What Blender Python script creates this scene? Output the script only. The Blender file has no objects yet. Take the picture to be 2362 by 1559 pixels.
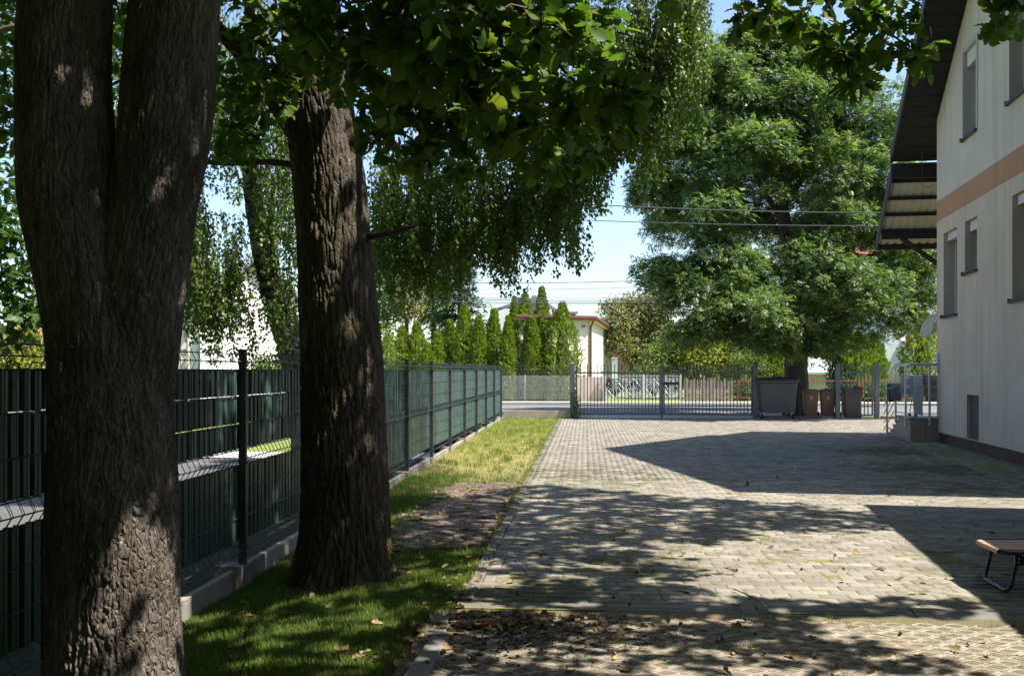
import bpy, bmesh, math, random
import numpy as np
from mathutils import Vector, Matrix, noise as mnoise

rad = math.radians
random.seed(7)
rng = np.random.default_rng(11)
scene = bpy.context.scene
COL = scene.collection

# ------------------------------------------------------------------ camera
CAMZ, FPX, HX, HY = 1.58, 2297.0, 1181.0, 854.0     # eye height, focal length and horizon measured in the photograph
cam_d = bpy.data.cameras.new('camera')
cam = bpy.data.objects.new('camera', cam_d)
COL.objects.link(cam)
cam.location = (0, 0, CAMZ)
cam.rotation_euler = (rad(90), 0, 0)
cam_d.sensor_fit = 'HORIZONTAL'
cam_d.sensor_width = 36.0
cam_d.lens = 36.0 * FPX / 2362.0
cam_d.shift_y = 74.5 / 2362.0
cam_d.clip_start = 0.05
cam_d.clip_end = 1500.0
scene.camera = cam

# ------------------------------------------------------------------ sky, sun, exposure
SUNH = (0.60, -0.17)                                # horizontal travel towards the sun per metre of height
sun_el = math.atan2(1.0, math.hypot(*SUNH))
sun_az = math.atan2(SUNH[0], SUNH[1])               # clockwise from +Y
world = bpy.data.worlds.new('World')
scene.world = world
world.use_nodes = True
wn, wl = world.node_tree.nodes, world.node_tree.links
wn.clear()
sky = wn.new('ShaderNodeTexSky')
sky.sky_type = 'NISHITA'
sky.sun_disc = False
sky.sun_elevation = sun_el
sky.sun_rotation = sun_az
sky.altitude = 0
sky.air_density = 1.0
sky.dust_density = 1.0
sky.ozone_density = 2.0
bg = wn.new('ShaderNodeBackground')
bg.inputs['Strength'].default_value = 0.105
wo = wn.new('ShaderNodeOutputWorld')
wl.new(sky.outputs[0], bg.inputs[0])
wl.new(bg.outputs[0], wo.inputs[0])
sun_d = bpy.data.lights.new('sun', 'SUN')
sun_d.energy = 4.8
sun_d.angle = rad(0.53)
sun_d.color = (1.0, 0.94, 0.85)
sun = bpy.data.objects.new('sun', sun_d)
COL.objects.link(sun)
sun.rotation_euler = Vector((SUNH[0], SUNH[1], 1.0)).to_track_quat('Z', 'Y').to_euler()
sun.location = (30, -8, 50)
scene.view_settings.view_transform = 'Standard'
scene.view_settings.look = 'None'
scene.view_settings.gamma = 1.0
scene.view_settings.use_curve_mapping = False
scene.view_settings.exposure = 1.38
scene.render.engine = 'CYCLES'
scene.cycles.use_denoising = True
try:
    scene.cycles.denoiser = 'OPENIMAGEDENOISE'
except Exception:
    pass
scene.cycles.max_bounces = 6
scene.cycles.diffuse_bounces = 3
scene.cycles.glossy_bounces = 2
scene.cycles.transmission_bounces = 4
scene.cycles.transparent_max_bounces = 8
scene.cycles.sample_clamp_indirect = 4.0

# ------------------------------------------------------------------ frames of reference
def at(x, y, D):
    """World point seen at photograph pixel x, y at D metres ahead."""
    return Vector(((x - HX) / FPX * D, D, CAMZ - (y - HY) / FPX * D))

FA = math.atan(0.0736)                              # the fence and the yard run a little right of the view axis
FC, FS = math.cos(FA), math.sin(FA)
def yard(u, v, z=0.0):
    return Vector((u * FC + v * FS, -u * FS + v * FC, z))
def yard_u(x, v):
    t = (x - HX) / FPX
    return v * (t * FC - FS) / (FC + t * FS)
def yard_np(u, v, z):
    return np.stack([u * FC + v * FS, -u * FS + v * FC, z + 0 * u], -1)

BA = math.atan(0.1737)                              # gable wall of the house
BC, BS = math.cos(BA), math.sin(BA)
HCX, HCY = 9.43, 22.1
def hs(s, o, z):
    """House frame: s metres from the far corner towards the camera, o metres out of the gable wall."""
    return Vector((HCX - s * BS - o * BC, HCY - s * BC + o * BS, z))

# ------------------------------------------------------------------ helpers: objects
def link(o, parent=None):
    COL.objects.link(o)
    if parent is not None:
        o.parent = parent
    return o

def tag(o, label=None, cat=None, group=None, kind=None):
    if label: o['label'] = label
    if cat: o['category'] = cat
    if group: o['group'] = group
    if kind: o['kind'] = kind
    return o

def empty(name, loc=(0, 0, 0), rz=0.0):
    o = bpy.data.objects.new(name, None)
    o.location = loc
    o.rotation_euler = (0, 0, rz)
    o.empty_display_size = 0.2
    return link(o)

def np_mesh(name, V, F, mat, tint=None, smooth=False):
    """Mesh from a vertex array and a list of face-index arrays (each of constant size)."""
    me = bpy.data.meshes.new(name)
    V = np.asarray(V, np.float32).reshape(-1, 3)
    if not isinstance(F, (list, tuple)):
        F = [F]
    F = [np.asarray(f, np.int32) for f in F if len(f)]
    me.vertices.add(len(V))
    me.vertices.foreach_set('co', V.ravel())
    nl = sum(f.size for f in F)
    npoly = sum(len(f) for f in F)
    me.loops.add(nl)
    me.polygons.add(npoly)
    li = np.concatenate([f.ravel() for f in F])
    starts, k = [], 0
    for f in F:
        starts.append(k + np.arange(len(f), dtype=np.int32) * f.shape[1])
        k += f.size
    me.loops.foreach_set('vertex_index', li)
    me.polygons.foreach_set('loop_start', np.concatenate(starts).astype(np.int32))
    if smooth:
        me.polygons.foreach_set('use_smooth', np.ones(npoly, dtype=bool))
    if tint is not None:
        a = me.attributes.new('tint', 'FLOAT', 'POINT')
        a.data.foreach_set('value', np.asarray(tint, np.float32))
    me.update(calc_edges=True)
    me.materials.append(mat)
    return me

def np_obj(name, V, F, mat, parent=None, tint=None, smooth=False):
    return link(bpy.data.objects.new(name, np_mesh(name, V, F, mat, tint, smooth)), parent)

class MB:
    """Collects boxes, tubes and polygons, then links them as one mesh object."""
    def __init__(self):
        self.v, self.f = [], []
    def poly(self, pts):
        b = len(self.v)
        self.v += [tuple(p) for p in pts]
        self.f.append(tuple(range(b, b + len(pts))))
        return self
    def hexa(self, p):
        """eight corners: bottom ring of four, top ring of four"""
        b = len(self.v)
        self.v += [tuple(q) for q in p]
        for q in ((3, 2, 1, 0), (4, 5, 6, 7), (0, 1, 5, 4), (1, 2, 6, 5), (2, 3, 7, 6), (3, 0, 4, 7)):
            self.f.append(tuple(b + i for i in q))
        return self
    def box(self, x0, x1, y0, y1, z0, z1, T=None):
        p = [(x0, y0, z0), (x1, y0, z0), (x1, y1, z0), (x0, y1, z0), (x0, y0, z1), (x1, y0, z1), (x1, y1, z1), (x0, y1, z1)]
        if T: p = [T(*q) for q in p]
        return self.hexa(p)
    def prism(self, pts, z0, z1, T=None, top=None):
        n = len(pts)
        top = top or pts
        b = len(self.v)
        lo = [(x, y, z0) for x, y in pts]
        hi = [(x, y, z1) for x, y in top]
        if T: lo, hi = [T(*q) for q in lo], [T(*q) for q in hi]
        self.v += [tuple(q) for q in lo + hi]
        self.f.append(tuple(b + i for i in reversed(range(n))))
        self.f.append(tuple(b + n + i for i in range(n)))
        for i in range(n):
            j = (i + 1) % n
            self.f.append((b + i, b + j, b + n + j, b + n + i))
        return self
    def tube(self, pts, r, n=6, cap=True):
        pts = [Vector(p) for p in pts]
        rs = r if isinstance(r, (list, tuple)) else [r] * len(pts)
        b = len(self.v)
        ref = None
        for i, p in enumerate(pts):
            d = (pts[min(i + 1, len(pts) - 1)] - pts[max(i - 1, 0)])
            if d.length < 1e-9: d = Vector((0, 0, 1))
            d.normalize()
            if ref is None:
                ref = Vector((0, 0, 1)) if abs(d.z) < 0.9 else Vector((1, 0, 0))
            x = ref - d * ref.dot(d)
            if x.length < 1e-6: x = d.orthogonal()
            x.normalize()
            ref = x
            y = d.cross(x)
            for k in range(n):
                a = 2 * math.pi * k / n
                self.v.append(tuple(p + (x * math.cos(a) + y * math.sin(a)) * rs[i]))
        for i in range(len(pts) - 1):
            for k in range(n):
                k2 = (k + 1) % n
                self.f.append((b + i * n + k, b + i * n + k2, b + (i + 1) * n + k2, b + (i + 1) * n + k))
        if cap:
            self.f.append(tuple(b + k for k in reversed(range(n))))
            e = b + (len(pts) - 1) * n
            self.f.append(tuple(e + k for k in range(n)))
        return self
    def lathe(self, prof, n=20, T=None):
        b = len(self.v)
        for (r, z) in prof:
            for k in range(n):
                a = 2 * math.pi * k / n
                q = (r * math.cos(a), r * math.sin(a), z)
                self.v.append(tuple(T(*q)) if T else q)
        for i in range(len(prof) - 1):
            for k in range(n):
                k2 = (k + 1) % n
                self.f.append((b + i * n + k, b + i * n + k2, b + (i + 1) * n + k2, b + (i + 1) * n + k))
        self.f.append(tuple(b + k for k in reversed(range(n))))
        e = b + (len(prof) - 1) * n
        self.f.append(tuple(e + k for k in range(n)))
        return self
    def mesh(self, name, mat, smooth=False, bevel=0.0):
        me = bpy.data.meshes.new(name)
        me.from_pydata(self.v, [], self.f)
        if bevel > 0:
            bm = bmesh.new(); bm.from_mesh(me)
            bmesh.ops.recalc_face_normals(bm, faces=bm.faces)
            ed = [e for e in bm.edges if len(e.link_faces) == 2 and e.calc_face_angle(0) > 0.6]
            bmesh.ops.bevel(bm, geom=ed, offset=bevel, segments=2, affect='EDGES', profile=0.6, clamp_overlap=True)
            bm.to_mesh(me); bm.free()
        else:
            bm = bmesh.new(); bm.from_mesh(me)
            bmesh.ops.recalc_face_normals(bm, faces=bm.faces)
            bm.to_mesh(me); bm.free()
        if smooth:
            me.polygons.foreach_set('use_smooth', [True] * len(me.polygons))
        me.materials.append(mat)
        return me
    def build(self, name, mat, parent=None, smooth=False, bevel=0.0):
        return link(bpy.data.objects.new(name, self.mesh(name, mat, smooth, bevel)), parent)

def copy_tree(o, parent=None):
    c = o.copy()
    link(c)
    c.parent = parent
    for ch in list(o.children):
        copy_tree(ch, c)
    return c

# ------------------------------------------------------------------ helpers: materials
def new_mat(name):
    m = bpy.data.materials.new(name)
    m.use_nodes = True
    n, l = m.node_tree.nodes, m.node_tree.links
    n.clear()
    out = n.new('ShaderNodeOutputMaterial')
    return m, n, l, out

def nz(n, l, scale, detail=4, rough=0.6, vec=None, dist=0.0):
    t = n.new('ShaderNodeTexNoise')
    t.inputs['Scale'].default_value = scale
    t.inputs['Detail'].default_value = detail
    t.inputs['Roughness'].default_value = rough
    t.inputs['Distortion'].default_value = dist
    if vec is not None: l.new(vec, t.inputs['Vector'])
    return t.outputs['Fac']

def ramp(n, l, fac, stops):
    r = n.new('ShaderNodeValToRGB')
    el = r.color_ramp.elements
    while len(el) > 1: el.remove(el[-1])
    for i, (p, c) in enumerate(stops):
        e = el[0] if i == 0 else el.new(p)
        e.position = p
        e.color = (c, c, c, 1) if isinstance(c, (int, float)) else (*c, 1)
    l.new(fac, r.inputs[0])
    return r.outputs[0]

def mix(n, l, fac, a, b, mode='MIX'):
    m = n.new('ShaderNodeMix')
    m.data_type = 'RGBA'
    m.blend_type = mode
    for s, val in ((0, fac), (6, a), (7, b)):
        if isinstance(val, (int, float)): m.inputs[s].default_value = val
        elif isinstance(val, tuple): m.inputs[s].default_value = (*val, 1)
        else: l.new(val, m.inputs[s])
    return m.outputs[2]

def math_n(n, l, op, a, b=None):
    m = n.new('ShaderNodeMath'); m.operation = op
    for i, val in ((0, a), (1, b)):
        if val is None: continue
        if isinstance(val, (int, float)): m.inputs[i].default_value = val
        else: l.new(val, m.inputs[i])
    return m.outputs[0]

def mapped(n, l, scale, coord='Object'):
    tc = n.new('ShaderNodeTexCoord')
    mp = n.new('ShaderNodeMapping')
    mp.inputs['Scale'].default_value = scale
    l.new(tc.outputs[coord], mp.inputs['Vector'])
    return mp.outputs[0]

def geo_pos(n):
    return n.new('ShaderNodeNewGeometry').outputs['Position']

def bump(n, l, h, strength, dist):
    b = n.new('ShaderNodeBump')
    b.inputs['Strength'].default_value = strength
    b.inputs['Distance'].default_value = dist
    l.new(h, b.inputs['Height'])
    return b.outputs[0]

def principled(n, l, out, color, rough=0.7, normal=None, metal=0.0, spec=0.4):
    p = n.new('ShaderNodeBsdfPrincipled')
    if isinstance(color, tuple): p.inputs['Base Color'].default_value = (*color, 1)
    else: l.new(color, p.inputs['Base Color'])
    if isinstance(rough, (int, float)): p.inputs['Roughness'].default_value = rough
    else: l.new(rough, p.inputs['Roughness'])
    p.inputs['Metallic'].default_value = metal
    p.inputs['Specular IOR Level'].default_value = spec
    if normal is not None: l.new(normal, p.inputs['Normal'])
    if out is not None: l.new(p.outputs[0], out.inputs['Surface'])
    return p

def plain(name, color, rough=0.6, var=0.25, scale=6.0, metal=0.0, bmp=0.0, bscale=60.0, spec=0.4, dirt=None):
    """A surface of one colour with soft uneven wear."""
    m, n, l, out = new_mat(name)
    pos = geo_pos(n)
    f = nz(n, l, scale, 5, 0.65, pos)
    lo = tuple(c * (1 - var) for c in color)
    hi = tuple(min(1, c * (1 + var)) for c in color)
    c = ramp(n, l, f, [(0.3, lo), (0.7, hi)])
    if dirt:
        d = ramp(n, l, nz(n, l, scale * 0.45, 6, 0.7, pos), [(0.52, 0.0), (0.72, 0.75)])
        c = mix(n, l, d, c, dirt)
    nb = bump(n, l, nz(n, l, bscale, 4, 0.6, pos), bmp, 0.01) if bmp else None
    r = ramp(n, l, nz(n, l, scale * 2, 3, 0.6, pos), [(0.3, max(0.05, rough - 0.1)), (0.7, min(1, rough + 0.1))])
    principled(n, l, out, c, r, nb, metal, spec)
    return m

def streaky(name, color, dirty, grime, rough=0.92):
    """Rendered wall: grain, broad weathering, vertical rain streaks and splashed grime."""
    m, n, l, out = new_mat(name)
    tc = n.new('ShaderNodeTexCoord'); pos = tc.outputs['Object']
    c = mix(n, l, ramp(n, l, nz(n, l, 0.9, 6, 0.65, pos), [(0.35, 0.0), (0.7, 1.0)]), color, dirty)
    mp = n.new('ShaderNodeMapping'); mp.inputs['Scale'].default_value = (2.6, 2.6, 0.16); l.new(pos, mp.inputs['Vector'])
    st = ramp(n, l, nz(n, l, 1.6, 6, 0.7, mp.outputs[0]), [(0.48, 0.0), (0.74, 0.75)])
    c = mix(n, l, st, c, grime)
    sp = ramp(n, l, nz(n, l, 160.0, 3, 0.7, pos), [(0.3, (0.90, 0.90, 0.90)), (0.7, (1.08, 1.08, 1.08))])
    c = mix(n, l, 1.0, c, sp, 'MULTIPLY')
    principled(n, l, out, c, rough, bump(n, l, nz(n, l, 130.0, 4, 0.7, pos), 0.6, 0.006), 0.0, 0.2)
    return m

def leaf_mat(name, dark, light, trans=0.4, rough=0.45, yellow=None, spec=0.35):
    m, n, l, out = new_mat(name)
    at_ = n.new('ShaderNodeAttribute'); at_.attribute_name = 'tint'
    oi = n.new('ShaderNodeObjectInfo')
    f = math_n(n, l, 'FRACT', math_n(n, l, 'ADD', at_.outputs['Fac'], oi.outputs['Random']))
    c = ramp(n, l, f, [(0.0, dark), (0.85, light), (1.0, yellow or light)])
    p = principled(n, l, None, c, rough, None, 0.0, spec)
    t = n.new('ShaderNodeBsdfTranslucent')
    tc = mix(n, l, 1.0, c, (1.25, 1.35, 0.55), 'MULTIPLY')
    l.new(tc, t.inputs[0])
    ms = n.new('ShaderNodeMixShader'); ms.inputs[0].default_value = trans
    l.new(p.outputs[0], ms.inputs[1]); l.new(t.outputs[0], ms.inputs[2])
    l.new(ms.outputs[0], out.inputs['Surface'])
    return m

def bark_mat(name, base, light, streak=0.0, moss=0.0, zs=0.28, scale=14.0):
    m, n, l, out = new_mat(name)
    tc = n.new('ShaderNodeTexCoord')
    mp = n.new('ShaderNodeMapping'); mp.inputs['Scale'].default_value = (1, 1, zs)
    l.new(tc.outputs['Object'], mp.inputs['Vector'])
    v = mp.outputs[0]
    c = ramp(n, l, nz(n, l, scale, 8, 0.7, v), [(0.3, base), (0.72, light)])
    c = mix(n, l, ramp(n, l, nz(n, l, 2.2, 4, 0.6, tc.outputs['Object']), [(0.4, 0.0), (0.65, 0.5)]), c, tuple(b * 0.6 for b in base))
    if streak:
        mp2 = n.new('ShaderNodeMapping'); mp2.inputs['Scale'].default_value = (1, 1, 0.10)
        l.new(tc.outputs['Object'], mp2.inputs['Vector'])
        s = nz(n, l, 16.0, 2, 0.5, mp2.outputs[0], 0.5)
        s = math_n(n, l, 'ABSOLUTE', math_n(n, l, 'SUBTRACT', s, 0.5))
        s = ramp(n, l, s, [(0.0, 1.0), (0.016, 0.0)])
        s2 = ramp(n, l, nz(n, l, 7.0, 4, 0.7, tc.outputs['Object']), [(0.47, 0.0), (0.6, streak)])
        c = mix(n, l, math_n(n, l, 'MULTIPLY', s, s2), c, (0.36, 0.31, 0.26))
    if moss:
        g = ramp(n, l, nz(n, l, 1.7, 5, 0.7, tc.outputs['Object']), [(0.48, 0.0), (0.66, moss)])
        c = mix(n, l, g, c, (0.085, 0.082, 0.022))
    vo = n.new('ShaderNodeTexVoronoi'); vo.feature = 'DISTANCE_TO_EDGE'; vo.inputs['Scale'].default_value = scale * 2.6
    mp3 = n.new('ShaderNodeMapping'); mp3.inputs['Scale'].default_value = (1, 1, 0.30)
    dn = n.new('ShaderNodeVectorMath'); dn.operation = 'ADD'
    nn = n.new('ShaderNodeTexNoise'); nn.inputs['Scale'].default_value = 9.0; nn.inputs['Detail'].default_value = 3
    l.new(tc.outputs['Object'], nn.inputs['Vector'])
    sc = n.new('ShaderNodeVectorMath'); sc.operation = 'SCALE'; sc.inputs['Scale'].default_value = 0.09
    l.new(nn.outputs['Color'], sc.inputs[0])
    l.new(tc.outputs['Object'], dn.inputs[0]); l.new(sc.outputs[0], dn.inputs[1])
    l.new(dn.outputs[0], mp3.inputs['Vector']); l.new(mp3.outputs[0], vo.inputs['Vector'])
    h1 = ramp(n, l, vo.outputs['Distance'], [(0.0, 0.0), (0.16, 1.0)])
    h2 = nz(n, l, 90.0, 5, 0.7, v)
    h = math_n(n, l, 'ADD', h1, math_n(n, l, 'MULTIPLY', h2, 0.7))
    principled(n, l, out, c, 0.9, bump(n, l, h, 0.75, 0.012), 0.0, 0.2)
    return m

# ------------------------------------------------------------------ materials of the setting
def paver_mat(name, ca, cb, moss_amt=1.0, dust=None):
    m, n, l, out = new_mat(name)
    pos = geo_pos(n)
    a_ = n.new('ShaderNodeAttribute'); a_.attribute_name = 'tint'
    oi = n.new('ShaderNodeObjectInfo')
    f = math_n(n, l, 'FRACT', math_n(n, l, 'ADD', a_.outputs['Fac'], oi.outputs['Random']))
    c = ramp(n, l, f, [(0.0, ca), (1.0, cb)])
    g = nz(n, l, 260.0, 3, 0.7, pos)
    c = mix(n, l, 1.0, c, ramp(n, l, g, [(0.3, (0.72, 0.72, 0.72)), (0.7, (1.18, 1.17, 1.15))]), 'MULTIPLY')
    c = mix(n, l, 1.0, c, ramp(n, l, nz(n, l, 1.3, 5, 0.65, pos), [(0.3, (0.78, 0.78, 0.76)), (0.7, (1.1, 1.1, 1.1))]), 'MULTIPLY')
    masks = None
    for (cx, cy, r0, amt) in ((0.15, 7.05, 1.1, 1.0), (0.9, 8.0, 1.2, 0.7), (4.3, 8.0, 1.6, 0.75), (3.3, 7.0, 0.9, 0.6), (7.5, 19.5, 2.4, 0.85), (6.9, 16.0, 2.4, 0.85), (6.0, 13.2, 2.2, 0.7),
                              (1.0, 15.0, 4.5, 0.55), (3.0, 20.0, 7.0, 0.35), (1.5, 10.0, 3.5, 0.45)):
        d = n.new('ShaderNodeVectorMath'); d.operation = 'DISTANCE'
        l.new(pos, d.inputs[0]); d.inputs[1].default_value = (cx, cy, 0)
        q = ramp(n, l, math_n(n, l, 'DIVIDE', d.outputs['Value'], r0), [(0.15, amt), (1.0, 0.0)])
        masks = q if masks is None else math_n(n, l, 'MAXIMUM', masks, q)
    mo = nz(n, l, 3.2, 6, 0.72, pos, 0.4)
    mo = math_n(n, l, 'ADD', mo, math_n(n, l, 'MULTIPLY', masks, 0.36))
    mo = ramp(n, l, mo, [(0.62, 0.0), (0.78, 0.85 * moss_amt)])
    mc = ramp(n, l, nz(n, l, 40.0, 4, 0.7, pos), [(0.3, (0.035, 0.036, 0.012)), (0.7, (0.10, 0.10, 0.032))])
    c = mix(n, l, mo, c, mc)
    if dust:
        dm = ramp(n, l, nz(n, l, 7.0, 7, 0.75, pos, 0.6), [(0.46, 0.0), (0.60, 0.9)])
        c = mix(n, l, dm, c, mix(n, l, ramp(n, l, nz(n, l, 70.0, 8, 0.75, pos), [(0.3, 0.0), (0.75, 1.0)]), tuple(q * 0.5 for q in dust), dust))
    h = math_n(n, l, 'ADD', g, math_n(n, l, 'MULTIPLY', nz(n, l, 45.0, 4, 0.6, pos), 0.8))
    principled(n, l, out, c, 0.88, bump(n, l, h, 0.35, 0.004), 0.0, 0.25)
    return m

def soil_mat(name, stops, scale=30.0, bmp=0.6, dist=0.012, big=None):
    m, n, l, out = new_mat(name)
    pos = geo_pos(n)
    c = ramp(n, l, nz(n, l, scale, 8, 0.75, pos), stops)
    if big:
        c = mix(n, l, ramp(n, l, nz(n, l, 0.5, 5, 0.65, pos), [(0.4, 0.0), (0.62, 0.8)]), c, big)
    h = nz(n, l, scale * 2.5, 6, 0.75, pos)
    principled(n, l, out, c, 0.95, bump(n, l, h, bmp, dist), 0.0, 0.15)
    return m

M = {}
M['paver'] = paver_mat('grey_paver', (0.185, 0.168, 0.142), (0.290, 0.265, 0.227))
M['red_paver'] = paver_mat('red_brown_paver', (0.125, 0.090, 0.074), (0.205, 0.155, 0.128), 0.9)
M['kerb'] = paver_mat('kerb_concrete', (0.170, 0.160, 0.146), (0.205, 0.193, 0.176), 0.35)
M['openwork'] = paver_mat('openwork_concrete', (0.255, 0.228, 0.19), (0.32, 0.288, 0.243), 0.4, (0.29, 0.24, 0.175))
M['joint'] = soil_mat('mossy_joint', [(0.3, (0.085, 0.075, 0.038)), (0.5, (0.155, 0.15, 0.055)), (0.75, (0.27, 0.24, 0.11))], 14.0)
M['gravel'] = soil_mat('gravelly_soil', [(0.3, (0.085, 0.067, 0.046)), (0.5, (0.205, 0.163, 0.115)), (0.75, (0.33, 0.275, 0.205))], 70.0, 0.9, 0.008, (0.14, 0.125, 0.06))
M['soil'] = soil_mat('lawn_soil', [(0.3, (0.02, 0.024, 0.008)), (0.7, (0.06, 0.055, 0.022))], 20.0)
def lawn_soil():
    m, n, l, out = new_mat('lawn_soil')
    pos = geo_pos(n)
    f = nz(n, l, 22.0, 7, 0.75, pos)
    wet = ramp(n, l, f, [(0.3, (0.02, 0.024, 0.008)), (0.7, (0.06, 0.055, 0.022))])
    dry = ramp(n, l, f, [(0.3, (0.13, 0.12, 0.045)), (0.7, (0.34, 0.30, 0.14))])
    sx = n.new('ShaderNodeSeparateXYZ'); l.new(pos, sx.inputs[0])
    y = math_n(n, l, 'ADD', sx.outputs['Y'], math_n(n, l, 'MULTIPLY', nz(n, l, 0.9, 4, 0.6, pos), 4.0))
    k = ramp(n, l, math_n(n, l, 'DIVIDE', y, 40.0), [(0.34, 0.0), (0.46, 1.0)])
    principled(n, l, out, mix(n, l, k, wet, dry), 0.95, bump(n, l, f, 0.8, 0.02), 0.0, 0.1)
    return m
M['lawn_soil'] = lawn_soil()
M['far_soil'] = soil_mat('turf', [(0.3, (0.10, 0.15, 0.03)), (0.7, (0.24, 0.28, 0.075))], 6.0, 0.9, 0.05)
M['asphalt'] = soil_mat('asphalt', [(0.3, (0.13, 0.13, 0.135)), (0.7, (0.19, 0.19, 0.19))], 12.0, 0.3, 0.005)
M['old_asphalt'] = soil_mat('old_asphalt', [(0.3, (0.075, 0.076, 0.08)), (0.7, (0.125, 0.125, 0.125))], 9.0, 0.4, 0.006, (0.10, 0.095, 0.085))
M['pavement'] = soil_mat('pavement_slabs', [(0.3, (0.36, 0.34, 0.31)), (0.7, (0.48, 0.45, 0.41))], 5.0, 0.2, 0.005)
M['concrete'] = plain('weathered_concrete', (0.25, 0.225, 0.195), 0.9, 0.25, 3.0, bmp=0.5, bscale=70, dirt=(0.09, 0.085, 0.06))

# ------------------------------------------------------------------ ground sheets
def sheet(name, pts, z, mat, kind='structure'):
    mb = MB(); mb.poly([(p[0], p[1], z) for p in pts])
    return tag(mb.build(name, mat), kind=kind)
def ysheet(name, u0, u1, v0, v1, z, mat):
    return sheet(name, [yard(u0, v0), yard(u1, v0), yard(u1, v1), yard(u0, v1)], z, mat)

sheet('ground', [(-500, -60), (500, -60), (500, 900), (-500, 900)], -0.45, M['far_soil'])
ysheet('side_road', -9.5, -3.7, -12, 19.5, -0.19, M['old_asphalt'])
ysheet('side_pavement', -9.5, -3.1, 19.5, 21.0, -0.17, M['pavement'])
ysheet('neighbour_lawn', -60, -3.05, 21.0, 45.9, -0.20, M['far_soil'])
ysheet('side_verge', -3.7, -2.90, -8, 33.4, -0.20, M['soil'])  # dark soil colour stands in for the shade on this verge
ysheet('driveway_apron', -3.0, 9.5, 33.36, 36.0, -0.010, M['pavement'])
ysheet('grass_verge', 9.5, 30.0, 33.42, 36.0, -0.005, M['far_soil'])
ysheet('road', -90, 90, 36.0, 46.0, -0.03, M['asphalt'])
mb = MB(); mb.box(-90, 90, 46.0, 46.15, -0.2, 0.10, yard)
tag(mb.build('far_kerb', M['pavement']), kind='structure')
ysheet('far_pavement', -90, 90, 46.15, 48.0, 0.09, M['pavement'])
ysheet('far_garden', -150, 150, 48.0, 140.0, 0.05, M['far_soil'])

def lawn_z(u, v):
    u = np.asarray(u, float); v = np.asarray(v, float)
    d = np.clip((-0.95 - u) / 1.88, 0, 1)
    drop = np.interp(v, [3, 10, 16, 33], [0.17, 0.16, 0.10, 0.05])
    z = -0.02 - drop * d ** 1.15
    inp = np.clip((u + 2.0) / 0.12, 0, 1) * np.clip((v - 8.75) / 0.2, 0, 1) * np.clip((14.4 - v) / 0.2, 0, 1)
    z = z - 0.045 * inp * (1 - d)
    return z + 0.012 * np.sin(u * 3.1 + v * 1.7) * np.sin(v * 1.1)

nu, nv = 24, 180
U, Vv = np.meshgrid(np.linspace(-2.9, -0.855, nu), np.linspace(2.5, 33.3, nv))
P = yard_np(U.ravel(), Vv.ravel(), lawn_z(U.ravel(), Vv.ravel()))
idx = np.arange(nu * nv).reshape(nv, nu)
Q = np.stack([idx[:-1, :-1], idx[:-1, 1:], idx[1:, 1:], idx[1:, :-1]], -1).reshape(-1, 4)
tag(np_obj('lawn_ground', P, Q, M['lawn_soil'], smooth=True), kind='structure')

# ------------------------------------------------------------------ paved yard: wavy concrete blocks laid one by one
BW, BP, GAP, AMP = 0.2007, 0.132, 0.0048, 0.0065
def block_template(sgn, npt=7, bevel=True, bw=BW, bp=BP):
    xs = np.linspace(-bw / 2 + GAP / 2, bw / 2 - GAP / 2, npt)
    w = sgn * AMP * np.sin(2 * math.pi * xs / bw)
    top = np.concatenate([np.stack([xs, -bp / 2 + GAP / 2 + w], 1), np.stack([xs[::-1], bp / 2 - GAP / 2 + w[::-1]], 1)])
    n = 2 * npt
    rings = []
    if bevel:
        c = top * np.array([1 - 0.012 / bw * 1.4, 1 - 0.012 / bp * 1.4])
        rings += [np.c_[c, np.zeros(n)], np.c_[top, np.full(n, -0.006)]]
    else:
        rings += [np.c_[top, np.zeros(n)]]
    rings += [np.c_[top, np.full(n, -0.04)]]
    V = np.concatenate(rings)
    F = []
    for i in range(npt - 1):
        F.append((i, i + 1, n - 2 - i, n - 1 - i))
    for r in range(len(rings) - 1):
        for i in range(n):
            j = (i + 1) % n
            F.append((r * n + j, r * n + i, (r + 1) * n + i, (r + 1) * n + j))
    return V, np.array(F, np.int32)

def scatter(tmplV, tmplF, pos, R=None, scl=None):
    """Copies of a template as one vertex/face array. pos (N,3), R (N,3,3) with columns = local axes."""
    N, k = len(pos), len(tmplV)
    T = np.broadcast_to(tmplV, (N, k, 3))
    if scl is not None: T = T * (scl[:, None, None] if scl.ndim == 1 else scl[:, None, :])
    if R is not None: T = np.einsum('nij,nkj->nki', R, T)
    V = (T + pos[:, None, :]).reshape(-1, 3)
    Fs = (tmplF[None] + (np.arange(N) * k)[:, None, None]).reshape(-1, tmplF.shape[1])
    return V, Fs

def yard_rot(N, yaw=None, tx=None, ty=None):
    """Rotation matrices: yard axes with a little yaw and tilt."""
    yaw = np.zeros(N) if yaw is None else yaw
    a = -FA + yaw
    ca, sa = np.cos(a), np.sin(a)
    R = np.zeros((N, 3, 3))
    R[:, 0, 0], R[:, 1, 0] = ca, sa
    R[:, 0, 1], R[:, 1, 1] = -sa, ca
    R[:, 2, 2] = 1
    if tx is not None: R[:, 2, 0], R[:, 2, 1] = tx, ty
    return R

yard_root = empty('paved_yard')
tag(yard_root, kind='structure')
mb = MB(); mb.poly([yard(-0.87, 6.60, -0.004), yard(14, 6.60, -0.004), yard(14, 33.36, -0.004), yard(-0.87, 33.36, -0.004)])
mb.build('joint_bed', M['joint'], yard_root)

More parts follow.
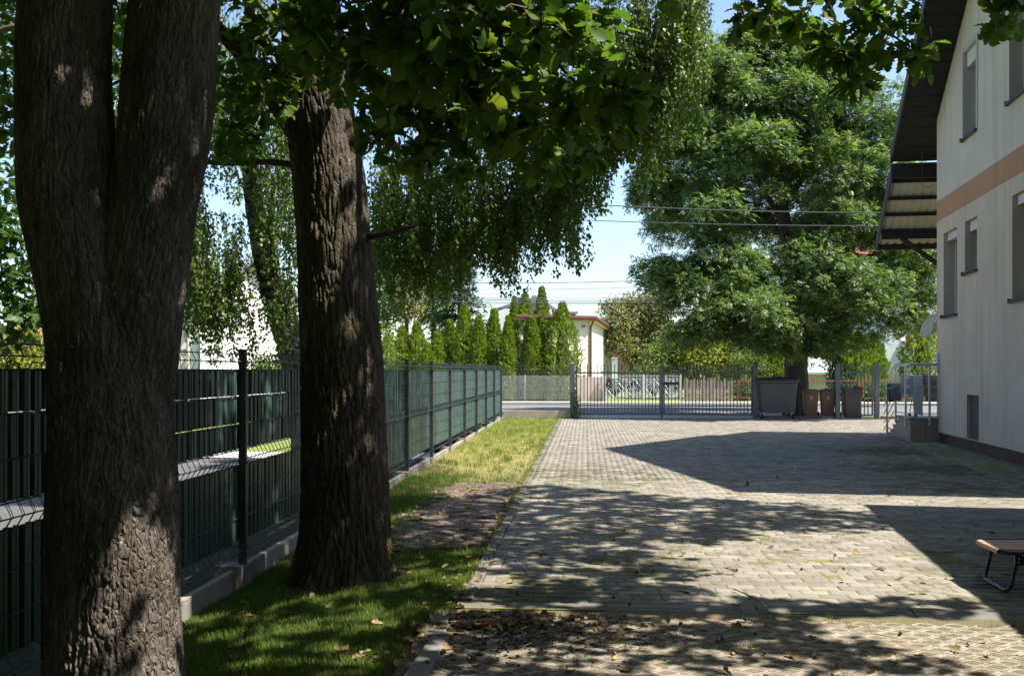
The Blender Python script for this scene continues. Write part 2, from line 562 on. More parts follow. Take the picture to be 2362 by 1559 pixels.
U0, V0 = -0.775, 6.79
rows = int((33.34 - V0) / BP)
bl = []
for r in range(rows):
    v = V0 + (r + 0.5) * BP
    off = 0.5 * BW if r % 2 else 0.0
    for k in range(0, 62):
        u = U0 + off + (k + 0.5) * BW
        p = yard(u, v)
        if u < U0 + BW * 0.49: continue
        if (p.x - HX * 0) / p.y * FPX + HX > 2420: break
        o = -((p.x - HCX) * BC - (p.y - HCY) * BS)
        if p.y < 22.2 and o < 0.98: break
        bl.append((u, v, r % 2))
    if r % 2:                                       # half blocks that close the row against the edging
        bl.append((U0 + 0.25 * BW, v, 2))
bl = np.array(bl)
order = np.lexsort((bl[:, 0], bl[:, 1]))
bl = bl[order]
px_ = yard_np(bl[:, 0], bl[:, 1], 0)
inview = (px_[:, 0] / px_[:, 1] * FPX + HX) < 2362
near_ids = np.where(inview)[0][:300]
rest = np.ones(len(bl), bool); rest[near_ids] = False
hi = [block_template(1), block_template(-1), block_template(1, 5)]
hi[2][0][:, 0] *= 0.46
lo = [block_template(1, 4, False), block_template(-1, 4, False), block_template(1, 3, False)]
lo[2][0][:, 0] *= 0.46
bmesh_hi = [np_mesh('paver', hi[i][0], hi[i][1], M['paver']) for i in range(3)]
for i in near_ids:
    u, v, t = bl[i]
    o = bpy.data.objects.new('paver', bmesh_hi[int(t)])
    o.location = yard(u, v, rng.normal(0, 0.0016))
    o.rotation_euler = (rng.normal(0, 0.012), rng.normal(0, 0.009), -FA + rng.normal(0, 0.007))
    link(o, yard_root)
for nm, cond, tm in (('paver', (bl[:, 1] < 14.5) & rest, hi), ('paver', (bl[:, 1] >= 14.5) & rest, lo)):
    VV, FF, TT, base = [], [], [], 0
    for t in range(3):
        s = bl[cond & (bl[:, 2] == t)]
        if not len(s): continue
        N = len(s)
        pos = yard_np(s[:, 0], s[:, 1], rng.normal(0, 0.0016, N))
        V_, F_ = scatter(tm[t][0], tm[t][1], pos, yard_rot(N, rng.normal(0, 0.007, N), rng.normal(0, 0.010, N), rng.normal(0, 0.012, N)))
        VV.append(V_); FF.append(F_ + base); base += len(V_)
        TT.append(np.repeat(rng.random(N), len(tm[t][0])))
    o = np_obj(nm, np.concatenate(VV), np.concatenate(FF), M['paver'], yard_root, np.concatenate(TT))
    o['kind'] = 'stuff'

# kerb stones across the yard and edging stones along the lawn
def kerb_mesh(L, name='kerb_stone'):
    m_ = MB()
    pr = [(0, -0.05), (0.0, -0.028), (0.018, -0.020), (0.195, 0.0), (0.205, 0.006), (0.300, 0.008), (0.308, 0.002), (0.308, -0.05)]
    b = len(m_.v)
    for x in (0.006, L - 0.006):
        m_.v += [(x, q[0], q[1]) for q in pr]
    k = len(pr)
    for i in range(k):
        j = (i + 1) % k
        m_.f.append((i, j, k + j, k + i))
    m_.f += [tuple(range(k))[::-1], tuple(range(k, 2 * k))]
    return m_.mesh(name, M['kerb'])
km = kerb_mesh(1.0)
for i in range(8):
    o = bpy.data.objects.new('kerb_stone', km)
    o.location = yard(-0.87 + i * 1.0, 6.462 + rng.normal(0, 0.004), rng.normal(0, 0.003))
    o.rotation_euler = (rng.normal(0, 0.006), rng.normal(0, 0.003), -FA + rng.normal(0, 0.003))
    link(o, yard_root)
m_ = MB(); m_.box(-0.042, 0.042, 0.005, 0.985, -0.06, 0.008)
em = m_.mesh('edging_stone', M['kerb'], bevel=0.006)
for i in range(27):
    o = bpy.data.objects.new('edging_stone', em)
    o.location = yard(-0.823 + rng.normal(0, 0.004), 6.80 + i * 0.99, rng.normal(0.004, 0.004))
    o.rotation_euler = (rng.normal(0, 0.004), rng.normal(0, 0.02), -FA + rng.normal(0, 0.005))
    link(o, yard_root)

# red-brown blocks between the lawn edge and the edging
red_root = tag(empty('red_paving'), kind='structure')
m_ = MB(); m_.poly([yard(-1.98, 8.85, -0.040), yard(-0.87, 8.85, -0.040), yard(-0.87, 14.3, -0.040), yard(-1.98, 14.3, -0.040)])
m_.build('joint_bed', M['soil'], red_root)
rp = []
for r in range(int(5.3 / BP)):
    v = 8.95 + (r + 0.5) * BP
    for k in range(6):
        u = -0.87 - (k + 0.5 + (0.5 if r % 2 else 0)) * BW
        if u < -1.93 + 0.12 * math.sin(r * 0.7) or rng.random() < 0.07: continue
        rp.append((u, v, r % 2))
rmesh = [np_mesh('paver', hi[i][0], hi[i][1], M['red_paver']) for i in range(2)]
for u, v, t in rp[:298]:
    o = bpy.data.objects.new('paver', rmesh[t])
    o.location = yard(u, v, -0.012 + rng.normal(0, 0.004) + 0.02 * (u + 0.9))
    o.rotation_euler = (rng.normal(0, 0.025), rng.normal(0, 0.02), -FA + rng.normal(0, 0.01))
    link(o, red_root)

# openwork pavers: lozenge rings with gravelly soil inside
open_root = tag(empty('openwork_paving'), kind='structure')
m_ = MB(); m_.poly([yard(-1.0, 2.0, -0.007), yard(9.5, 2.0, -0.007), yard(9.5, 6.58, -0.007), yard(-1.0, 6.58, -0.007)])
m_.build('gravel_bed', M['gravel'], open_root)
RW, RH = 0.187, 0.158
def ring_template():
    hw, hh = RW / 2 - 0.003, RH / 2 - 0.0025
    def outline(s, cut):
        a, b = hw * s, hh * s
        tx, ty = 0.08 + cut, 0.14 + cut
        return np.array([(-a * (1 - tx), -b * tx), (-a * ty, -b * (1 - ty)), (a * ty, -b * (1 - ty)), (a * (1 - tx), -b * tx),
                         (a * (1 - tx), b * tx), (a * ty, b * (1 - ty)), (-a * ty, b * (1 - ty)), (-a * (1 - tx), b * tx)])
    ou, ot, it, iu = outline(1.0, 0), outline(0.955, 0), outline(0.68, 0.03), outline(0.65, 0.03)
    V = np.concatenate([np.c_[ou, np.full(8, -0.025)], np.c_[ou, np.full(8, -0.006)], np.c_[ot, np.zeros(8)], np.c_[it, np.zeros(8)], np.c_[iu, np.full(8, -0.025)]])
    F = []
    for r in range(4):
        for i in range(8):
            j = (i + 1) % 8
            F.append((r * 8 + i, r * 8 + j, (r + 1) * 8 + j, (r + 1) * 8 + i))
    return V, np.array(F, np.int32)
rv, rf = ring_template()
rmesh_ = np_mesh('paver_ring', rv, rf, M['openwork'])
rings = []
r = 0
v = 6.455 - RH * 0.55
while v > 4.6:
    for k in range(36):
        u = -0.80 + (k + 0.5 + (0.5 if r % 2 else 0)) * RW
        p = yard(u, v)
        if p.x / p.y * FPX + HX > 2440: break
        rings.append((u, v))
    r += 1
    v -= RH / 2
rings = np.array(rings)
pr_ = yard_np(rings[:, 0], rings[:, 1], 0)
vis = (pr_[:, 0] / pr_[:, 1] * FPX + HX < 2362) & (CAMZ / pr_[:, 1] * FPX + HY < 1575)
sel = np.where(vis)[0]
sel = sel[np.argsort(pr_[sel, 1])][:300]
msk = np.ones(len(rings), bool); msk[sel] = False
for i in sel:
    o = bpy.data.objects.new('paver_ring', rmesh_)
    o.location = yard(rings[i, 0], rings[i, 1], -0.003 + rng.normal(0, 0.0015))
    o.rotation_euler = (rng.normal(0, 0.012), rng.normal(0, 0.01), -FA + rng.normal(0, 0.012))
    link(o, open_root)
N = msk.sum()
V_, F_ = scatter(rv, rf, yard_np(rings[msk, 0], rings[msk, 1], -0.006 + rng.normal(0, 0.003, N)), yard_rot(N, rng.normal(0, 0.012, N), rng.normal(0, 0.02, N), rng.normal(0, 0.025, N)))
o = np_obj('paver_ring', V_, F_, M['openwork'], open_root, np.repeat(rng.random(N), len(rv)))
o['kind'] = 'stuff'
m_ = MB(); m_.box(-0.055, 0.055, 0, 0.9, -0.06, 0.012)
em2 = m_.mesh('edging_stone', M['kerb'], bevel=0.01)
for (u, v, s, rx) in ((-0.885, 4.05, 1.0, 0.0), (-0.88, 4.98, 0.88, 0.02), (-0.90, 5.86, 0.16, -0.05), (-0.91, 6.15, 0.14, 0.08)):
    o = bpy.data.objects.new('edging_stone', em2)
    o.location = yard(u, v, 0.004); o.rotation_euler = (rx, rng.normal(0, 0.03), -FA + rng.normal(0, 0.04)); o.scale = (1, s, 1)
    link(o, open_root)
# loose pebbles in the openings
N = 9000
pu, pv = rng.uniform(-0.8, 3.6, N), rng.uniform(4.9, 6.46, N)
oc = np.array([(1, 0, 0), (-1, 0, 0), (0, 1, 0), (0, -1, 0), (0, 0, 1), (0, 0, -1)], float)
of = np.array([(0, 2, 4), (2, 1, 4), (1, 3, 4), (3, 0, 4), (2, 0, 5), (1, 2, 5), (3, 1, 5), (0, 3, 5)])
s = rng.uniform(0.0015, 0.0048, N)
V_, F_ = scatter(oc, of, yard_np(pu, pv, -0.0055), yard_rot(N, rng.uniform(0, 6.28, N)), np.stack([s * rng.uniform(0.8, 1.5, N), s, s * 0.7], 1))
M['pebble'] = leaf_mat('pebbles', (0.12, 0.10, 0.08), (0.42, 0.36, 0.29), 0.0, 0.85)
tag(np_obj('gravel', V_, F_, M['pebble'], None, np.repeat(rng.random(N), 6)), kind='stuff')

# strip of blocks along the foot of the house
apron = tag(empty('house_apron'), kind='structure')
m_ = MB(); m_.poly([hs(12, -0.3, -0.02), hs(12, 0.99, -0.02), hs(0.1, 0.99, -0.02), hs(0.1, -0.3, -0.02)])
m_.build('joint_bed', M['joint'], apron)
m_ = MB(); m_.box(0.01, 0.985, -0.045, 0.045, -0.06, 0.01)
em3 = m_.mesh('edging_stone', M['kerb'], bevel=0.006)
for i in range(11):
    o = bpy.data.objects.new('edging_stone', em3)
    o.location = hs(0.1 + (i + 1) * 0.99, 0.93, 0.0)
    o.rotation_euler = (0, rng.normal(0, 0.01), math.pi / 2 - BA)
    link(o, apron)
ap = [(0.1 + (k + 0.5 + 0.5 * (j % 2)) * 0.2007, 0.82 - j * 0.132) for j in range(6) for k in range(42)]
ap_m = np_mesh('paver', hi[0][0], hi[0][1], M['paver'])
for (s_, o_) in ap[:252]:
    o = bpy.data.objects.new('paver', ap_m)
    o.location = hs(s_, o_, -0.004 + rng.normal(0, 0.003))
    o.rotation_euler = (rng.normal(0, 0.012), rng.normal(0, 0.012), math.pi / 2 - BA)
    link(o, apron)

# ------------------------------------------------------------------ grass
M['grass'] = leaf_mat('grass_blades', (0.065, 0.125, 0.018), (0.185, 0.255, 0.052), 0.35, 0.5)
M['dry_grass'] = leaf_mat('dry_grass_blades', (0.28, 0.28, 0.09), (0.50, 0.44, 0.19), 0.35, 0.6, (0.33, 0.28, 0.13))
def blades(name, u, v, z, h, w, mat, bend=0.5, segs=2):
    N = len(u)
    a = rng.uniform(0, 2 * math.pi, N); b = rng.uniform(0, 2 * math.pi, N)
    d = np.stack([np.cos(a), np.sin(a), np.zeros(N)], 1) * (w / 2)[:, None]
    ln = np.stack([np.cos(b), np.sin(b), np.zeros(N)], 1) * (h * bend * rng.uniform(0.2, 1.3, N))[:, None]
    p = yard_np(u, v, z)
    up = np.zeros((N, 3)); up[:, 2] = h
    if segs == 2:
        V = np.stack([p - d, p + d, p + up * 0.55 + ln * 0.35 + d * 0.8, p + up * 0.55 + ln * 0.35 - d * 0.8, p + up + ln], 1).reshape(-1, 3)
        b0 = np.arange(N)[:, None] * 5
        F = [b0 + np.array([0, 1, 2, 3]), b0 + np.array([3, 2, 4])]
        return tag(np_obj(name, V, F, mat, None, np.repeat(rng.random(N) * 0.999, 5)), kind='stuff')
    V = np.stack([p - d, p + d, p + up + ln], 1).reshape(-1, 3)
    F = np.arange(N)[:, None] * 3 + np.array([0, 1, 2])
    return tag(np_obj(name, V, F, mat, None, np.repeat(rng.random(N) * 0.999, 3)), kind='stuff')

def lumpy(u, v, f=1.0):
    return 0.5 + 0.25 * (np.sin(u * 5.1 * f + 1.3) * np.sin(v * 4.3 * f) + np.sin(u * 11.0 * f + v * 7.0 * f))
N = 120000
u, v = rng.uniform(-2.78, -0.86, N), 4.4 + 5.2 * rng.random(N) ** 1.3
k = rng.random(N) < np.clip(1.25 - np.maximum(0, (u + 1.35) / 0.45) * 0.65 - np.maximum(0, (v - 8.6) / 1.0), 0.0, 1)
k &= ~((u > -1.93) & (v > 8.95))
tb = np.array(yard_np(u, v, 0.0)); k &= rng.random(N) < np.clip((np.hypot(tb[:, 0] + 1.30, tb[:, 1] - 8.05) - 0.42) / 0.35, 0.0, 1)
k &= ~((u > -1.05) & (v < 6.4) & (rng.random(N) < 0.85))
u, v = u[k], v[k]
h = rng.uniform(0.022, 0.05, len(u)) * (0.7 + 0.7 * lumpy(u, v))
blades('grass', u, v, lawn_z(u, v) - 0.004, h, rng.uniform(0.0025, 0.0045, len(u)), M['grass'])
N = 42000                                           # along the fence, behind the second oak
u, v = rng.uniform(-2.78, -1.0, N), rng.uniform(9.0, 15.5, N)
k = rng.random(N) < np.clip((-1.68 + 0.12 * np.sin(v * 5) - u) / 0.28, 0.10, 1); u, v = u[k], v[k]
blades('grass', u, v, lawn_z(u, v) - 0.004, rng.uniform(0.03, 0.075, len(u)), rng.uniform(0.004, 0.007, len(u)), M['grass'])
N = 90000                                           # the sunlit dry strip
u, v = rng.uniform(-2.78, -0.86, N), rng.uniform(13.9, 33.1, N)
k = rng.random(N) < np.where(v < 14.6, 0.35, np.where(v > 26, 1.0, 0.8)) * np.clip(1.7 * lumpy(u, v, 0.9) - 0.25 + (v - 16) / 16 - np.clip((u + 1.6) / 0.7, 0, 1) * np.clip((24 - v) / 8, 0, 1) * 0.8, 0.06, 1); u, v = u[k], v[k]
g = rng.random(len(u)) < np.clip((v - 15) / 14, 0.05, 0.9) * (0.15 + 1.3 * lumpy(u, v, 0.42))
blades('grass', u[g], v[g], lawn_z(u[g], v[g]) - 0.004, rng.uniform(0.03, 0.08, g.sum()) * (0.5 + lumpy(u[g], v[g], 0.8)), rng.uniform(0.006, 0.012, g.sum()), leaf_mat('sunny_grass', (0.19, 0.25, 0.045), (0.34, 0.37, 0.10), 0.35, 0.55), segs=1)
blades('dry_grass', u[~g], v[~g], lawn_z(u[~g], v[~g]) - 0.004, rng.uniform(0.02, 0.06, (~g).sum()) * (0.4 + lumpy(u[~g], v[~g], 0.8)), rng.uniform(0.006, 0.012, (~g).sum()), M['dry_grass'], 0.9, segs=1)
# taller tufts and weeds in the strip
uu, vv = [], []
for c in range(240):
    q = rng.integers(10, 34); cu, cv = rng.uniform(-2.75, -0.9), rng.uniform(9, 33)
    if cu > -1.95 and cv < 14.3: continue
    uu.append(cu + rng.normal(0, 0.05, q)); vv.append(cv + rng.normal(0, 0.05, q))
u, v = np.concatenate(uu), np.concatenate(vv); k = (u > -2.78) & (u < -0.87); u, v = u[k], v[k]
blades('grass_tufts', u, v, lawn_z(u, v) - 0.004, rng.uniform(0.06, 0.14, len(u)), rng.uniform(0.006, 0.012, len(u)), leaf_mat('tuft_blades', (0.07, 0.12, 0.02), (0.24, 0.27, 0.08), 0.35, 0.55), 0.7)
# grass creeping over the edging stones
N = 15000
v = rng.uniform(6.8, 33.0, N); u = -0.86 + np.abs(rng.normal(0, 0.045, N)) * rng.choice([-1, 1], N)
k = rng.random(N) < np.clip(lumpy(u * 0, v * 1.7) * 1.3 - 0.15, 0, 1); u, v = u[k], v[k]
blades('edge_grass', u, v, np.full(len(u), -0.004), rng.uniform(0.015, 0.055, len(u)), rng.uniform(0.003, 0.007, len(u)), M['dry_grass'] if False else leaf_mat('edge_blades', (0.09, 0.14, 0.025), (0.25, 0.26, 0.08), 0.35, 0.55), 0.9)
# sparse grass over the rim of the red-brown blocks
N = 9000
u, v = rng.uniform(-2.0, -0.86, N), rng.uniform(8.5, 14.9, N)
k = rng.random(N) < 0.9 * np.exp(-np.minimum(np.abs(v - 8.9 - 0.15 * np.sin(u * 9)), np.abs(v - 14.2)) / 0.16) + 0.5 * np.exp(-np.abs(u + 1.95) / 0.12) + 0.03; u, v = u[k], v[k]
blades('grass', u, v, np.full(len(u), -0.03), rng.uniform(0.04, 0.08, len(u)), rng.uniform(0.003, 0.006, len(u)), M['grass'], 0.8)
# tufts in the joints of the paving
uu, vv = [], []
for c in range(260):
    cu, cv = rng.uniform(-0.7, 4.5), rng.uniform(5.0, 6.5) if c < 80 else rng.uniform(6.6, 26)
    q = rng.integers(5, 16)
    uu.append(cu + rng.normal(0, 0.018, q)); vv.append(cv + rng.normal(0, 0.018, q))
u, v = np.concatenate(uu), np.concatenate(vv)
blades('weeds', u, v, np.full(len(u), -0.012), rng.uniform(0.02, 0.07, len(u)), rng.uniform(0.002, 0.004, len(u)), leaf_mat('weed_blades', (0.06, 0.12, 0.02), (0.22, 0.25, 0.07), 0.35), 0.8)

# ------------------------------------------------------------------ welded mesh fence with woven green strips
M['graphite'] = plain('graphite_paint', (0.055, 0.062, 0.070), 0.42, 0.2, 8.0, spec=0.5)
M['steel_grey'] = plain('grey_painted_steel', (0.11, 0.125, 0.14), 0.45, 0.15, 5.0, spec=0.5)
M['slat'] = plain('green_plastic_strip', (0.058, 0.112, 0.100), 0.34, 0.18, 3.0, spec=0.5, dirt=(0.05, 0.065, 0.058))
M['wire'] = plain('coated_wire', (0.10, 0.095, 0.075), 0.5, 0.2, 10.0)
M['wire_dark'] = plain('dark_coated_wire', (0.05, 0.055, 0.06), 0.5, 0.2, 10.0)
UF, VP0, PITCH = -2.832, 7.935, 2.5
fence = tag(empty('mesh_fence', yard(UF, VP0)), 'long anthracite mesh fence woven with dark green strips on a concrete plinth', 'fence')
fence.location = (0, 0, 0)
ZH = [0.085, 0.130, 0.185, 0.385, 0.600, 0.810, 0.865, 0.935, 1.143, 1.368, 1.585, 1.650, 1.710]
BULGE = {0.130: 0.030, 0.865: 0.034, 1.650: 0.034}
def fz(k): return 0.0
# one post with its cap and clamps
pm = MB(); pm.box(0.018, 0.078, -0.02, 0.02, 0.0, 1.735); post_m = pm.mesh('post', M['graphite'], bevel=0.004)
pm = MB(); pm.box(0.014, 0.082, -0.024, 0.024, 1.735, 1.752); cap_m = pm.mesh('post_cap', M['wire_dark'], bevel=0.005)
pm = MB()
for z in (0.15, 0.83, 1.58):
    pm.box(0.030, 0.086, -0.030, 0.030, z - 0.012, z + 0.012)
    pm.tube([(0.084, 0, z), (0.094, 0, z)], 0.007, 6)
clamp_m = pm.mesh('clamp', M['graphite'])
pm = MB(); pm.prism([(-0.16, -0.10), (0.075, -0.10), (0.095, -0.08), (0.095, 0.08), (0.075, 0.10), (-0.16, 0.10)], -0.30, 0.0)
base_m = pm.mesh('post_base', M['concrete'], bevel=0.008)
pm = MB(); pm.box(-0.025, 0.035, 0.10, 2.40, -0.35, -0.012); board_m = pm.mesh('plinth_board', M['concrete'], bevel=0.006)
def fence_part(name, me, v, u=UF, z=0.0, parent=fence):
    o = bpy.data.objects.new(name, me)
    o.location = yard(u, v, z); o.rotation_euler = (0, 0, -FA)
    return link(o, parent)
for k in range(-2, 11):
    v = VP0 + PITCH * k
    p = fence_part('post', post_m, v)
    for nm, me in (('post_cap', cap_m), ('clamp', clamp_m)):
        c = bpy.data.objects.new(nm, me); link(c, p)
    fence_part('post_base', base_m, v, z=rng.normal(0, 0.006))
    if k < 10:
        fence_part('plinth_board', board_m, v, z=rng.normal(-0.006, 0.006))
# mesh panels
def panel_mesh(xf=0.0245):
    w = MB()
    for i in range(1, 50):
        y = i * 0.05
        pts = []
        xo = xf if i % 2 == 0 else 0.004
        for z in ZH: pts.append((xo + BULGE.get(z, 0.0), y, z))
        pts.append((xo, y, 1.733))
        w.tube(pts, 0.0026, 3, False)
    for z in ZH:
        w.tube([(0.031 + BULGE.get(z, 0.0), 0.03, z), (0.031 + BULGE.get(z, 0.0), 2.47, z)], 0.0042, 4, False)
    return w.mesh('wire_panel', M['wire_dark'])
wp, wp_far = panel_mesh(), panel_mesh(0.016)
for k in range(-2, 10):
    fence_part('wire_panel', wp if k < 3 else wp_far, VP0 + PITCH * k)
# woven strips: U-shaped PVC profile, one per 10 cm of each tier
def slat_prism(z0, z1):
    prof = [(-0.010, -0.050), (-0.010, -0.034), (0.020, -0.028), (0.020, 0.030), (-0.010, 0.036), (-0.010, 0.0495)]
    back = [(x - 0.003, y) for x, y in prof][::-1]
    m_ = MB(); m_.prism(prof + back, z0, z1)
    return m_
TIERS = [(0.19, 0.806), (0.938, 1.137), (1.149, 1.362), (1.374, 1.588)]
TIERS_B = [(0.19, 0.806), (0.938, 1.588)]
slat_m = [slat_prism(*t).mesh('slat', M['slat']) for t in TIERS]
cands = []
for k in (-2, -1, 0):
    for i in range(24):
        for t in range(4):
            cands.append((VP0 + PITCH * k + 0.10 + i * 0.10, t))
cands = [c for c in cands if c[0] > 4.0]
cands = sorted(cands)[:300]
for v, t in cands:
    o = fence_part('slat', slat_m[t], v, UF + rng.normal(0, 0.0015), rng.normal(0, 0.0015))
    o.rotation_euler = (rng.normal(0, 0.002), rng.normal(0, 0.002), -FA + rng.normal(0, 0.02))
last_v = cands[-1][0]
sm = MB()
prof = [(-0.010, -0.050), (-0.010, -0.034), (0.020, -0.028), (0.020, 0.030), (-0.010, 0.036), (-0.010, 0.0495)]
back = [(x - 0.003, y) for x, y in prof][::-1]
for k in range(-2, 10):
    for i in range(24):
        v = VP0 + PITCH * k + 0.10 + i * 0.10
        if v < 4.0: continue
        tiers = TIERS if k <= 0 else TIERS_B
        if k == 0 and v <= last_v + 0.01: continue
        if k < 0: continue
        for (z0, z1) in tiers:
            dz, du = rng.normal(0, 0.0015), rng.normal(0, 0.0015)
            q = [(x + du, y) for x, y in prof + back]
            sm.prism(q, z0 + dz, z1 + dz, lambda x, y, z, v=v: yard(UF + x, v + y, z))
    if k >= 1:                                      # from the second panel on a strip also closes the middle fold
        sm.box(UF - 0.02, UF - 0.012, VP0 + PITCH * k + 0.04, VP0 + PITCH * k + 2.46, 0.80, 0.95, yard)
for k in range(-2, 11):                              # the strips run on behind the posts
    v = VP0 + PITCH * k
    for (z0, z1) in (TIERS_B if k > 0 else TIERS):
        sm.box(UF - 0.012, UF - 0.008, v - 0.055, v + 0.055, z0, z1, yard)
o = sm.build('slat', M['slat'], fence); o['kind'] = 'stuff'
m_ = MB(); m_.box(UF - 0.02, UF - 0.012, VP0 + 1.55, VP0 + 2.46, 0.80, 0.95, yard)
m_.build('fold_strip', M['slat'], fence)

# ------------------------------------------------------------------ gate end of the yard
VG = 33.2
def gx(x): return yard_u(x, VG)
def gate_post(x, w=0.16, top=1.80, label=None, z0=-0.05):
    u = gx(x)
    m_ = MB(); m_.box(u - w / 2, u + w / 2, VG - w / 2, VG + w / 2, z0, top, yard)
    o = m_.build('gate_post', M['steel_grey'], bevel=0.012)
    m2 = MB(); m2.prism([(u - w / 2 - .006, VG - w / 2 - .006), (u + w / 2 + .006, VG - w / 2 - .006), (u + w / 2 + .006, VG + w / 2 + .006), (u - w / 2 - .006, VG + w / 2 + .006)],
                       top, top + 0.035, yard, [(u - .03, VG - .03), (u + .03, VG - .03), (u + .03, VG + .03), (u - .03, VG + .03)])
    m2.build('post_cap', M['steel_grey'], o)
    tag(o, label, 'gate post', 'square steel posts of the gates')
    return o
gate_post(1320.5, label='steel post at the left end of the wide gate, climber at its foot')
gate_post(1742, label='steel gate post behind the left end of the big wheeled container')
gate_post(1932, 0.15, label='steel gate post between the brown bins and the black bin')
gate_post(2022, 0.15, label='steel gate post right of the wicket gate, nearest the stair railing')

def gate_leaf(name, x0, x1, label, cat, group=None, latch=None):
    u0, u1 = gx(x0), gx(x1)
    root = tag(empty(name, yard(u0, VG)), label, cat, group)
    root.location = (0, 0, 0)
    fr = MB()
    for u in (u0 + 0.025, u1 - 0.025):
        fr.box(u - 0.025, u + 0.025, VG - 0.022, VG + 0.022, 0.10, 1.72, yard)
    for z, hgt in ((0.10, 0.05), (0.385, 0.045), (1.475, 0.05)):
        fr.box(u0 + 0.05, u1 - 0.05, VG - 0.020, VG + 0.020, z, z + hgt, yard)
    fr.build('gate_frame', M['steel_grey'], root)
    n = int(round((u1 - u0 - 0.1) / 0.111))
    b = MB(); b.box(-0.013, 0.013, -0.0265, 0.0265, 0.105, 1.775); bm_ = b.mesh('bar', M['steel_grey'])
    for i in range(1, n):
        u = u0 + 0.05 + (u1 - u0 - 0.1) * i / n
        fence_part('bar', bm_, VG, u, 0, root)
    if latch is not None:
        la = MB(); la.box(u0 - 0.02, u0 + 0.52 if latch == 'l' else u0 + 0.2, VG - 0.05, VG - 0.027, 1.10, 1.19, yard)
        la.build('latch', M['wire_dark'], root)
    hm = MB()
    uh = u0 if latch != 'l' else u1
    for z in (0.42, 1.50):
        hm.tube([yard(uh, VG - 0.03, z), yard(uh, VG - 0.03, z + 0.09)], 0.02, 8)
    hm.build('hinge', M['wire_dark'], root)
    return root
gate_leaf('gate_leaf', 1328, 1524, 'wide grey steel bar gate leaf left of the meeting post, road showing through it', 'gate', 'leaves of the wide bar gate')
gate_leaf('gate_leaf', 1530, 1736, 'wide grey steel bar gate leaf with a flat latch, ending beside the big container', 'gate', 'leaves of the wide bar gate', 'l')
gate_leaf('wicket_gate', 1941, 2014, 'narrow grey bar gate partly hidden behind the black wheeled bin', 'gate')
u = gx(1527)
m_ = MB(); m_.box(u - 0.035, u + 0.035, VG - 0.035, VG + 0.035, -0.02, 1.80, yard)
tag(m_.build('meeting_post', M['steel_grey'], bevel=0.006), 'slim upright where the two wide gate leaves meet', 'gate post')

# mesh panel runs beside the gates
def mesh_run(x0, x1, label, z0, top=1.70, plinth=None, pitch=0.05):
    u0, u1 = gx(x0), gx(x1)
    root = tag(empty('wire_fence'), label, 'fence', 'thin mesh panels beside the gates')
    w = MB()
    n = int((u1 - u0) / pitch)
    for i in range(n + 1):
        u = u0 + i * pitch
        w.tube([yard(u, VG, z0), yard(u, VG, top)], 0.0028, 3, False)
    for z in (z0 + 0.02, z0 + 0.20, z0 + 0.24, 0.6, 0.85, 0.89, 1.15, 1.4, 1.50, 1.60, top - 0.02):
        if z < top: w.tube([yard(u0, VG - 0.004, z), yard(u1, VG - 0.004, z)], 0.0034, 3, False)
    w.build('wires', M['wire_dark'], root)
    if plinth:
        m_ = MB(); m_.box(u0 + 0.05, u1 - 0.03, VG - 0.09, VG + 0.09, -0.3, plinth, yard)
        m_.build('plinth', M['wall_beige'] if plinth > 0.1 else M['concrete_dark'], root)
    return root
M['wall_beige'] = plain('beige_rendered_plinth', (0.42, 0.36, 0.29), 0.9, 0.18, 2.0, bmp=0.3, dirt=(0.2, 0.17, 0.13))
M['concrete_dark'] = plain('dark_plinth', (0.10, 0.095, 0.09), 0.9, 0.2, 2.0)
mesh_run(1158, 1314, 'thin mesh panel on a beige plinth between the green fence and the wide gate', 0.25, 1.74, 0.235)
mesh_run(1750, 1926, 'thin mesh panel on a dark plinth behind the container and the brown bins', 0.15, 1.70, 0.09)
mesh_run(2029, 2240, 'thin mesh panel on a dark plinth behind the laundry, right of the wicket gate', 0.15, 1.72, 0.09)

# ------------------------------------------------------------------ the house on the right
M['render_wall'] = streaky('grey_beige_render', (0.60, 0.485, 0.375), (0.50, 0.40, 0.31), (0.38, 0.305, 0.24))
M['render_upper'] = streaky('pale_grey_render', (0.59, 0.52, 0.44), (0.50, 0.445, 0.38), (0.38, 0.34, 0.295))
M['orange_band'] = streaky('salmon_render_band', (0.46, 0.245, 0.15), (0.40, 0.21, 0.13), (0.30, 0.17, 0.115))
M['plinth_red'] = plain('brown_red_plinth', (0.060, 0.027, 0.023), 0.7, 0.2, 3.0, bmp=0.2)
M['dark_wood'] = plain('black_stained_boards', (0.016, 0.014, 0.013), 0.6, 0.3, 8.0)
M['dark_metal'] = plain('dark_slate_metal', (0.035, 0.042, 0.052), 0.45, 0.2, 6.0)
M['white_pvc'] = plain('white_pvc', (0.58, 0.57, 0.55), 0.35, 0.04, 4.0)
M['glass'] = plain('window_glass', (0.02, 0.025, 0.03), 0.05, 0.1, 2.0, spec=0.8)
M['sheet_white'] = plain('pale_corrugated_sheet', (0.48, 0.45, 0.40), 0.5, 0.08, 2.0)
M['roof_dark'] = plain('dark_roof_tiles', (0.06, 0.05, 0.045), 0.7, 0.2, 6.0)
def yz_rake(Y):
    return 23.64 - 0.748 * Y if Y > 18.3 else 9.95 - 0.56 * (18.3 - Y)
S_NEAR = (HCY - 12.4) / BC
S_APEX = (HCY - 18.3) / BC
def s_rake(s): return yz_rake(HCY - s * BC)
house = tag(empty('gable_house'), 'pale rendered gable house with an orange band, deep windows and dark roof on the right', 'house')
